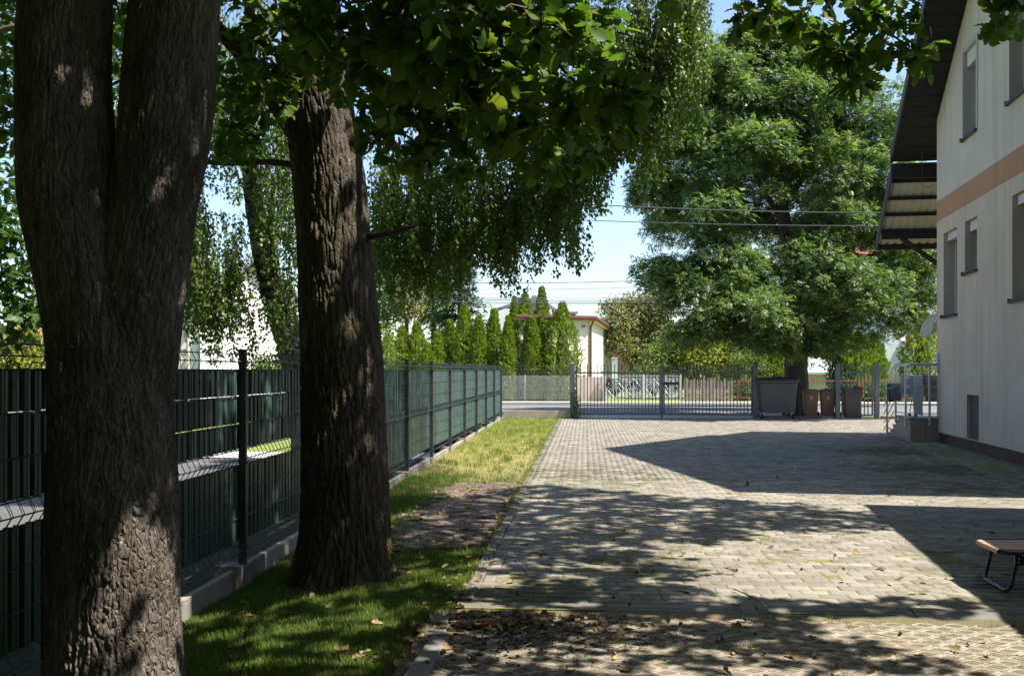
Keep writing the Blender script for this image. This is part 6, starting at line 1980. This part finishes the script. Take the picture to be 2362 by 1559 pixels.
al = [(1800, 170, 36, 110, 80, 1.6), (1700, 250, 34.5, 120, 110, 1.6), (1890, 250, 34, 130, 110, 1.6), (2020, 270, 35, 80, 110, 1.6), (1615, 380, 34, 90, 90, 1.5), (1740, 380, 33, 110, 80, 1.4), (1880, 400, 33.5, 110, 80, 1.4),
      (2020, 420, 34, 80, 100, 1.5), (1545, 470, 34, 70, 75, 1.3), (1640, 520, 33, 90, 60, 1.4), (1790, 540, 36.5, 80, 70, 1.2), (1930, 540, 33, 100, 70, 1.4), (2030, 580, 33, 70, 90, 1.4), (1580, 660, 33, 70, 50, 1.3), (1680, 640, 32.5, 100, 60, 1.4),
      (1870, 640, 32.5, 80, 60, 1.3), (1750, 740, 32, 100, 70, 1.5), (1650, 740, 32.5, 90, 50, 1.3), (1980, 680, 32, 110, 55, 1.4), (1870, 760, 36, 90, 70, 1.5), (2070, 740, 33, 70, 60, 1.3), (1960, 770, 34, 80, 50, 1.3), (1765, 795, 32.5, 60, 32, 1.0), (1885, 800, 32.8, 40, 34, 0.9), (1600, 770, 32.5, 50, 36, 1.0),
      (1815, 105, 35.5, 60, 40, 1.0), (1620, 190, 34.5, 60, 55, 1.1), (1580, 270, 34.5, 55, 55, 1.0), (1690, 115, 35, 60, 45, 1.1), (1760, 95, 35.5, 50, 35, 1.0), (1950, 160, 35, 70, 60, 1.2), (1640, 215, 34.5, 50, 50, 1.0), (1565, 330, 34.5, 45, 50, 1.0), (1505, 430, 34, 35, 50, 0.9), (2130, 640, 33, 60, 80, 1.3), (1700, 470, 37, 90, 70, 1.2), (2110, 520, 36, 60, 90, 1.3),
      (1530, 640, 33, 30, 30, 0.8), (1720, 130, 35.5, 40, 40, 0.9), (1880, 130, 35, 60, 50, 1.0), (1840, 330, 36, 120, 90, 1.5)]
cnt = [max(40, int(s[3] * s[4] * 0.062)) for s in al]
for (x_, y_, D_, rx_, ry_, rd_) in ((1700, 320, 39.5, 130, 110, 1.6), (1860, 380, 40.5, 130, 120, 1.6), (1600, 500, 39.5, 110, 90, 1.6), (1760, 600, 40.5, 130, 90, 1.6), (1950, 500, 40, 120, 120, 1.6), (1640, 680, 39, 100, 70, 1.5), (1900, 680, 40, 120, 90, 1.6)):
    al.append((x_, y_, D_, rx_, ry_, rd_))
CC, CD = [], []
for s_ in al:                                        # every bough ends in flattened tufts; leaves sit on the upper side of each tuft
    (c_, r_) = plobe(*s_)
    c_, r_ = np.array(c_), np.array(r_)
    nt = max(9, int(s_[3] * s_[4] / 430))
    dd = rand_dirs(nt); dd[:, 2] = dd[:, 2] * 0.9 + 0.1
    tc_ = c_ + unit(dd) * r_ * rng.uniform(0.55, 1.0, (nt, 1))
    for t_ in tc_:
        rt = rng.uniform(0.38, 0.80)
        m__ = int(70 * rt * rt) + 14
        e_ = rand_dirs(m__); e_[:, 2] = np.where(e_[:, 2] < -0.35, -e_[:, 2], e_[:, 2])
        CC.append(t_ + e_ * np.array([rt, rt, rt * 0.72]) * rng.uniform(0.7, 1.0, (m__, 1))); CD.append(e_)
CC, CD = np.concatenate(CC), np.concatenate(CD)
k_ = 4
pos_ = np.repeat(CC, k_, 0) + rng.normal(0, 0.09, (len(CC) * k_, 3))
d_ = np.repeat(CD, k_, 0)
a_x = unit(d_ * np.array([1, 1, .4]) + rng.normal(0, .55, d_.shape) - np.array([0, 0, .22]))
up_ = unit(d_ * .5 + rng.normal(0, .35, d_.shape) + np.array([.15, -.1, 1.0]))
leaves('crown', pos_, a_x, up_, rng.uniform(.17, .29, len(pos_)), ASH, M['ash_leaf'], ash, True, None, np.clip(np.repeat(rng.random(len(CC)), k_) * .5 + rng.random(len(pos_)) * .48, 0, .98))
print('ash leaves', len(pos_))

# ------------------------------------------------------------------ thujas, spruce, shrubs beyond the road
def thuja(x, ytop, wpx, D, label, group, ybase=922, N=3400, mat='thuja_leaf', lean=0.0):
    b = at(x, ybase, D); t = at(x, ytop, D)
    H = t.z - 0.0
    R = 1.13 * wpx / FPX * D / 2
    root = tag(empty('thuja', (b.x, b.y, 0)), label, 'thuja', group)
    m_ = MB(); m_.tube([Vector((0, 0, 0)), Vector((0, 0, H * 0.5)), Vector((0, 0, H * 0.93))], [R * 0.45, R * 0.40, 0.02], 7)
    m_.build('stem', M['thuja_core'], root)  # dark core added to close the foliage and deepen the gaps between thujas
    u = rng.random(N)
    h = 0.02 + 0.97 * u
    prof = np.where(h < 0.12, 0.75 + 2.0 * h, np.where(h < 0.55, 1.0, ((1 - h) / 0.45) ** 0.80))
    th = rng.uniform(0, 2 * math.pi, N)
    lumps = 1 + 0.10 * np.sin(th * 3 + h * 26 + x) + 0.07 * np.sin(th * 5 - h * 41)
    r = R * prof * lumps * rng.uniform(0.70, 1.03, N)
    pos = np.stack([r * np.cos(th), r * np.sin(th), h * H - 0.05], 1)
    out_ = np.stack([np.cos(th), np.sin(th), np.zeros(N)], 1)
    a = unit(out_ * 0.55 + np.array([0, 0, 1.0]) + rng.normal(0, 0.35, (N, 3)))
    up = unit(out_ + rng.normal(0, 0.6, (N, 3)))
    dead = (np.sin(th * 2 + x) * np.sin(h * 9 + x) > 0.82)
    tt = np.where(dead & (rng.random(N) < 0.6), 0.97, np.clip(rng.random(N) * 0.84, 0, 0.84))
    leaves('foliage', pos, a, up, rng.uniform(0.12, 0.23, N), (SV, SF4, SF3), M[mat], root, True, np.full(N, 1.0), tt)
    return root
M['thuja_core'] = plain('thuja_dark_core', (0.035, 0.045, 0.015), 0.95, 0.3, 6.0)
ROW = 'thujas in the row beyond the fence'
for (x, yt, w_, D, lab) in ((895, 772, 54, 50.5, 'wide bright thuja just right of the second oak trunk'), (928, 752, 52, 51, 'thuja second to the right of the second oak trunk, behind birch twigs'), (962, 742, 50, 51, 'thuja under the hanging birch tips, left of a lower one'),
                            (986, 792, 40, 50, 'lowest thuja of the row, in front of taller ones'), (1010, 765, 42, 50.5, 'medium thuja with a dark gap on its left, left of the pointed ones'), (1038, 738, 46, 51.5, 'thuja half hidden by birch twigs, left of a clear pointed one'),
                            (1072, 698, 46, 50.5, 'clear pointed thuja, first one free of the birch twigs'), (1105, 727, 36, 50.2, 'short narrow thuja between two taller pointed ones'), (1139, 711, 42, 50.8, 'thuja standing where the spruce boughs show behind'),
                            (1172, 728, 32, 49.8, 'slim low thuja against the left end of the cream house'), (1186, 684, 32, 51.8, 'slim tall thuja behind the low one at the left end of the cream house'), (1211, 675, 52, 50.6, 'tall full thuja with smooth pointed top beside a chimney'),
                            (1229, 730, 36, 50.0, 'thuja with lower top wedged between the two tallest'), (1250, 660, 44, 50.8, 'tallest and sharpest thuja of the row'), (1297, 697, 76, 50.2, 'broadest thuja, double topped, beside the number plate')):
    r_ = thuja(x, yt, w_, D, lab, ROW)
thuja(1798, 786, 66, 52, 'dark thuja just left of the big ash trunk', None)
thuja(1978, 765, 86, 51, 'broad sunny thuja behind the wicket gate', None, N=4600)
thuja(2018, 772, 50, 51.5, 'thuja beside the pale house wall, right neighbour of the broad sunny one', None)
thuja(2128, 715, 84, 49.5, 'dark thuja between the pale house and the gable house corner', None, N=4600)
spr = tag(empty('spruce_tree'), 'dark spruce with long drooping boughs behind the thujas', 'tree')
b = at(1062, 900, 60)
limb(spr, 60, [(1062, 920, 22), (1062, 700, 14), (1060, 560, 5)], 'trunk')
PP, AA, UU = [], [], []
for i in range(34):
    zt = 0.8 + i * 0.30
    H_ = at(1060, 548, 60).z
    if zt > H_: break
    R_ = 3.0 * (1 - zt / H_) ** 0.8 + 0.15
    for q in range(11):
        th = rng.uniform(0, 6.28); Lb = R_ * rng.uniform(0.75, 1.1)
        tt_ = np.linspace(0.15, 1, int(10 + Lb * 12))
        d = np.array([math.cos(th), math.sin(th), 0])
        p = np.array([b.x, 60, zt]) + d * (tt_ * Lb)[:, None] + np.stack([0 * tt_, 0 * tt_, -0.35 * tt_ * Lb * 0.6 + 0.28 * tt_ ** 2 * Lb * 0.6], 1)
        k = len(p)
        PP.append(p + rng.normal(0, 0.07, p.shape)); AA.append(unit(d + rng.normal(0, .5, (k, 3)) - np.array([0, 0, .35]))); UU.append(unit(rng.normal(0, .4, (k, 3)) + np.array([0, 0, 1.])))
PP, AA, UU = map(np.concatenate, (PP, AA, UU))
leaves('boughs', PP, AA, UU, rng.uniform(0.22, 0.4, len(PP)), (SV, SF4, SF3), M['spruce_leaf'], spr, True, np.full(len(PP), 0.8))

def tree(name, label, cat, D, trunk, spec, tmpl, size, mat, k=5, shell=0.3, group=None):
    root = tag(empty(name), label, cat, group)
    if trunk: limb(root, D, trunk, 'trunk' if cat == 'tree' else 'stem')
    crown(root, [plobe(*s[:6]) for s in spec], [int(s[6] * 2.1) for s in spec], tmpl, size * 1.05, mat, k, shell, jit=size * 0.6)
    return root
tree('yellowing_tree', 'small yellowing tree showing through the birch twigs above the thujas', 'tree', 62, [(938, 900, 14), (938, 760, 10), (936, 680, 5)], [(936, 690, 62, 40, 55, 1.2, 330), (950, 650, 62, 25, 30, 0.8, 110)], BROAD, 0.16, M['fruit_leaf'])
tree('leafy_tree', 'mid green leafy tree behind the left thujas, under the birch', 'tree', 64, [(1000, 900, 16), (1000, 760, 12), (1000, 640, 5)], [(1000, 700, 64, 55, 60, 1.5, 380), (960, 640, 64, 50, 50, 1.4, 260), (890, 690, 63, 45, 80, 1.4, 300), (1030, 620, 65, 45, 60, 1.3, 240)], BROAD, 0.17, M['shrub_leaf'])
fr = tree('fruit_tree', 'pale yellowish fruit tree with an ivy covered trunk right of the cream house', 'tree', 57, [(1462, 930, 22), (1462, 800, 18), (1458, 740, 12), (1440, 700, 6)],
     [(1425, 745, 56, 40, 40, 1.0, 170), (1480, 730, 57, 50, 45, 1.2, 260), (1520, 700, 57, 45, 40, 1.2, 220), (1410, 712, 56.5, 26, 20, 0.6, 60), (1450, 700, 57, 30, 22, 0.7, 80), (1400, 780, 56, 22, 40, 0.7, 70), (1515, 770, 57, 40, 50, 1.1, 190), (1440, 800, 55.5, 30, 30, 0.8, 80)], BROAD, 0.17, M['fruit_leaf'], 4)
crown(fr, [plobe(1462, 815, 56.5, 24, 42, 0.6), plobe(1460, 780, 56.5, 16, 30, 0.5)], [160, 80], BROAD, 0.14, M['ivy_leaf'], 5, 0.5, name='ivy')
limb(fr, 56, [(1460, 745, 9), (1428, 722, 6, 55.6), (1404, 706, 3, 55.4)], 'branch')
SH = 'garden shrubs beyond the road'
tree('garden_shrub', 'mid green shrub right of the ivy covered trunk, above the sunburst fence', 'shrub', 55, [(1540, 930, 10), (1540, 820, 8), (1540, 790, 4)], [(1530, 835, 54.5, 55, 45, 1.0, 260), (1510, 870, 53.5, 60, 30, 0.9, 200), (1560, 800, 55, 45, 45, 1.0, 200)], BROAD, 0.15, M['shrub_leaf'], 5, 0.3, SH)
tree('garden_shrub', 'yellow green shrub above the picket fence, under the ash', 'shrub', 54, [(1640, 930, 10), (1640, 830, 8), (1640, 790, 4)], [(1620, 830, 53.5, 60, 50, 1.0, 280), (1650, 780, 54, 50, 40, 1.0, 220), (1690, 830, 54, 45, 50, 1.0, 220), (1600, 790, 54, 35, 35, 0.9, 120)], BROAD, 0.16, M['yellow_leaf'], 5, 0.3, SH)
tree('garden_shrub', 'green shrub behind the red fence field next to the picket fence', 'shrub', 52, [(1735, 930, 9), (1735, 850, 7), (1735, 820, 4)], [(1730, 850, 51.5, 45, 50, 0.9, 240), (1722, 900, 50.5, 32, 28, 0.7, 120), (1750, 800, 53, 40, 40, 0.9, 140)], BROAD, 0.14, M['shrub_leaf'], 5, 0.3, SH)
tree('garden_shrub', 'dark shrub between the white garage and the wicket gate', 'shrub', 51.5, [(1935, 930, 9), (1935, 860, 7), (1935, 820, 4)], [(1935, 850, 51.5, 30, 70, 0.9, 220), (1925, 800, 52, 40, 40, 0.9, 140), (1945, 900, 50, 25, 28, 0.6, 80)], BROAD, 0.14, M['ivy_leaf'], 5, 0.3, SH)
tree('garden_shrub', 'clipped green growth on the red fence right of the black bin', 'shrub', 49, [(2000, 930, 9), (2000, 890, 7), (2000, 880, 4)], [(2000, 900, 48.5, 42, 26, 0.6, 180), (2080, 900, 48.5, 60, 26, 0.6, 200)], BROAD, 0.12, M['shrub_leaf'], 5, 0.3, SH)
tree('garden_shrub', 'bright green bush at the far left behind the fence top', 'shrub', 17, [(60, 960, 14), (60, 850, 10), (60, 800, 6)], [(60, 800, 17, 42, 60, 0.5, 160), (20, 830, 17, 40, 40, 0.5, 100), (70, 850, 16.8, 30, 40, 0.4, 80)], BROAD, 0.07, M['yellow_leaf'], 5, 0.3)
tree('garden_shrub', 'bright leafy bush at the foot of the birch, beside the second oak', 'shrub', 19, [(700, 960, 14), (700, 850, 10), (700, 780, 6)], [(700, 790, 19, 26, 80, 0.5, 160), (640, 850, 18, 60, 30, 0.5, 110), (880, 800, 22, 30, 60, 0.5, 90)], BROAD, 0.075, M['shrub_leaf'], 5, 0.3)
# far belt of trees that closes the horizon
u = rng.uniform(-75, 75, 5200); y = rng.uniform(80, 86, 5200)
hgt = 3.6 + 1.4 * np.sin(u * 0.21) + 1.0 * np.sin(u * 0.57 + 1)
zz_ = rng.random(5200) ** 0.8 * hgt
pos = np.stack([u, y, zz_], 1)
k = 5
pos = np.repeat(pos, k, 0) + rng.normal(0, 0.35, (5200 * k, 3))
leaves('treeline', pos, rand_dirs(len(pos)), unit(rng.normal(0, .5, pos.shape) + np.array([0.2, -.4, 1])), rng.uniform(0.5, 0.85, len(pos)), BROAD, M['shrub_leaf'], None)
# unseen trees behind the camera, added to keep low skylight off the oak trunks
N = 7000
p_ = np.stack([rng.uniform(-32, 9, N), rng.uniform(-17, -7, N), rng.random(N) ** 0.75 * (11.0 + 2 * np.sin(np.linspace(0, 40, N)))], 1)
p_ = np.repeat(p_, 5, 0) + rng.normal(0, 0.35, (N * 5, 3))
leaves('unseen_woodland', p_, rand_dirs(len(p_)), unit(rng.normal(0, .6, p_.shape) + np.array([0.2, -.2, 1])), rng.uniform(0.35, 0.6, len(p_)), BROAD, M['oak_leaf'], None)
# unseen foliage left of the frame, added to lower the ambient light on the trunks
N = 5000
p_ = np.stack([rng.uniform(-21, -12.5, N), rng.uniform(-12, 13, N), rng.random(N) ** 0.75 * 10.0], 1)
p_ = np.repeat(p_, 5, 0) + rng.normal(0, 0.35, (N * 5, 3))
leaves('unseen_woodland', p_, rand_dirs(len(p_)), unit(rng.normal(0, .6, p_.shape) + np.array([0.2, -.2, 1])), rng.uniform(0.35, 0.6, len(p_)), BROAD, M['oak_leaf'], None)
# climber and weeds at the left gate post
pc = tag(empty('climbing_plant'), 'green climber growing up the left gate post', 'plant')
limb(pc, 32.9, [(1322, 964, 5), (1328, 930, 4), (1330, 900, 2)], 'stem')
crown(pc, [plobe(1330, 925, 32.8, 9, 26, 0.12), plobe(1322, 955, 32.7, 22, 10, 0.25), plobe(1300, 962, 32.6, 20, 5, 0.2), plobe(1345, 962, 32.7, 18, 5, 0.2)], [60, 50, 24, 20], BROAD, 0.055, M['shrub_leaf'], 5, 0.2)

# ------------------------------------------------------------------ fallen leaves, acorns and sticks
M['dead_leaf'] = leaf_mat('fallen_leaf', (0.12, 0.070, 0.030), (0.30, 0.22, 0.11), 0.15, 0.7, (0.36, 0.24, 0.06))
M['birch_fallen'] = leaf_mat('fallen_birch_leaf', (0.22, 0.17, 0.05), (0.42, 0.36, 0.20), 0.15, 0.7, (0.40, 0.40, 0.22))
def litter(name, u, v, z, size, tmpl, mat, flat=0.35):
    N = len(u)
    pos = yard_np(u, v, z)
    a = rng.normal(0, 1, (N, 3)); a[:, 2] *= flat * 0.5
    up = unit(rng.normal(0, flat, (N, 3)) + np.array([0, 0, 1.0]))
    o = leaves(name, pos, unit(a), up, size, tmpl, mat, None)
    return o
CURLED = (OAK_LO[0] * np.array([1, 1, 1]) + np.c_[np.zeros((len(OAK_LO[0]), 2)), 0.9 * OAK_LO[0][:, 0] ** 2 + 0.25 * (OAK_LO[0][:, 1] - .5) ** 2], OAK_LO[1])
uu, vv, zz = [], [], []
def add(n, u0, u1, v0, v1, z):
    u, v = rng.uniform(u0, u1, n), rng.uniform(v0, v1, n)
    uu.append(u); vv.append(v); zz.append(np.full(n, z) if not callable(z) else z(u, v))
ln = lambda u, v: lawn_z(u, v) + 0.025
# the heap in the corner by the kerb
g_u, g_v = rng.normal(-0.45, 0.30, 230), rng.normal(6.22, 0.13, 230)
k = (g_u > -1.0) & (g_u < 0.35) & (g_v < 6.44) & (g_v > 5.8); uu.append(g_u[k]); vv.append(g_v[k]); zz.append(rng.uniform(0.0, 0.03, k.sum()))
g_u, g_v = rng.normal(-0.95, 0.16, 110), rng.uniform(5.3, 8.4, 110)
uu.append(g_u); vv.append(g_v); zz.append(np.where(g_u < -0.86, lawn_z(g_u, g_v) + 0.02, 0.012))
add(70, -2.6, -0.95, 5.2, 8.6, ln)
add(90, -2.4, -0.9, 13.5, 21.0, lambda u, v: lawn_z(u, v) + 0.03)
add(150, -1.95, -0.85, 8.8, 14.4, lambda u, v: np.full(len(u), 0.01))
add(46, -0.7, 3.0, 5.0, 6.4, 0.006); add(60, -0.6, 4.0, 6.9, 14.0, 0.007)
u, v, z = map(np.concatenate, (uu, vv, zz))
litter('fallen_leaves', u, v, z, rng.uniform(0.035, 0.085, len(u)), CURLED, M['dead_leaf'], 0.45)
uu, vv, zz = [], [], []
add(130, -0.7, 4.5, 7.0, 15, 0.006); add(190, -0.7, 7.5, 14, 26, 0.006); add(90, -1.5, -0.7, 14, 25, 0.0)
u, v, z = map(np.concatenate, (uu, vv, zz))
p = yard_np(u, v, z)
o_ = -((p[:, 0] - HCX) * BC - (p[:, 1] - HCY) * BS)
k = (o_ > 0.1) | (p[:, 1] > 22)
litter('small_fallen_leaves', u[k], v[k], z[k], rng.uniform(0.045, 0.085, k.sum()), BROAD, M['birch_fallen'], 0.3)
# dark crumbs of soil and twig bits under the oak
N = 1700
u, v = rng.normal(-0.55, 0.45, N), rng.normal(6.1, 0.35, N)
k = (v < 6.45) & (u < 0.9) & (u > -1.5); u, v = u[k], v[k]; N = len(u)
s = rng.uniform(0.003, 0.010, N)
V_, F_ = scatter(oc, of, yard_np(u, v, np.where(u < -0.86, lawn_z(u, v) + 0.006, 0.001)), yard_rot(N, rng.uniform(0, 6.28, N)), np.stack([s * rng.uniform(1, 3.2, N), s, s * 0.7], 1))
tag(np_obj('debris', V_, F_, leaf_mat('leaf_crumbs', (0.030, 0.022, 0.014), (0.11, 0.08, 0.05), 0.0, 0.9), None, np.repeat(rng.random(N), 6)), kind='stuff')
M['acorn'] = plain('acorn_shell', (0.28, 0.17, 0.08), 0.45, 0.3, 30.0)
M['acorn_green'] = plain('green_acorn_shell', (0.33, 0.30, 0.10), 0.45, 0.2, 30.0)
m_ = MB(); m_.lathe([(0.001, 0.0), (0.006, 0.001), (0.0095, 0.006), (0.010, 0.012), (0.0085, 0.019), (0.004, 0.024), (0.001, 0.026)], 10)
am = m_.mesh('acorn', M['acorn'], True)
m_ = MB(); m_.lathe([(0.001, -0.002), (0.008, -0.001), (0.0112, 0.004), (0.0115, 0.008), (0.010, 0.009)], 10)
cm = m_.mesh('acorn_cup', M['twig'], True)
proto = None
for i in range(46):
    u, v = (rng.uniform(-0.6, 2.6), rng.uniform(5.1, 6.45)) if i < 22 else (rng.uniform(-0.6, 2.6), rng.uniform(6.5, 10.0))
    if proto is None:
        o = link(bpy.data.objects.new('acorn', am)); tag(o, 'small brown acorn lying on the paving under the oaks', 'acorn', 'fallen acorns')
        link(bpy.data.objects.new('acorn_cup', cm), o); proto = o
    else:
        o = copy_tree(proto)
    o.location = yard(u, v, 0.012)
    o.rotation_euler = (rad(90) + rng.normal(0, .2), 0, rng.uniform(0, 6.28))
for (x, y, dx, dy, bend, lab) in ((1690, 1362, 105, 78, 0.04, 'long thin stick lying from the kerb onto the openwork paving'), (1688, 1396, 24, 22, 0.01, 'short bent twig on the kerb, left of the long stick'), (1548, 1448, 26, 18, 0.01, 'short dark twig on the openwork paving in a sun patch'),
                                  (1205, 1497, 70, -24, 0.02, 'thin brown twig in the sun patch near the leaf heap')):
    p0 = at(x, y, 3629.0 / (y - HY)); p1 = at(x + dx, y + dy, 3629.0 / (y + dy - HY))
    p0.z = p1.z = 0.016
    mid = p0.lerp(p1, 0.5) + Vector((bend, bend, 0.012))
    m_ = MB(); m_.tube([p0, p0.lerp(mid, 0.5) + Vector((bend * .4, 0, 0)), mid, p1], [0.004, 0.005, 0.004, 0.002], 5)
    m_.tube([mid, mid + Vector((0.05, 0.03, 0.01))], [0.003, 0.001], 4)
    tag(m_.build('stick', M['twig']), lab, 'stick')
m_ = MB(); p0, p1 = at(1306, 1450, 3629. / 596), at(1345, 1444, 3629. / 590)
p0.z = p1.z = 0.012
m_.tube([p0, p0.lerp(p1, .5) + Vector((0, 0, .006)), p1], [0.0045, 0.004, 0.003], 5)
tag(m_.build('green_stalk', plain('fresh_green_stalk', (0.10, 0.22, 0.03), 0.5, 0.1, 10)), 'fresh green stalk lying on the openwork paving', 'stalk')
gl = tag(empty('fallen_green_leaf', (0, 0, 0)), 'large green oak leaf lying on the wavy blocks', 'leaf')
c = at(1222, 1276, 3629. / 422); c.z = 0.012
leaves('blade', np.array([tuple(c)]), np.array([[1, -.3, .1]]), np.array([[0, .2, 1.]]), np.array([0.17]), OAK, M['oak_leaf'], gl, False)
pw = tag(empty('clover_tuft'), 'bright green clover tuft among the openwork pavers at the bottom edge', 'plant')
c = at(1317, 1550, 3629. / 696)
N = 26
leaves('blades', np.array([c.x, c.y, 0.01]) + rng.normal(0, .018, (N, 3)) * np.array([1, 1, .5]), unit(rng.normal(0, 1, (N, 3)) * np.array([1, 1, .3])), unit(rng.normal(0, .3, (N, 3)) + np.array([0, 0, 1.])), rng.uniform(.018, .03, N), BROAD, M['shrub_leaf'], pw)
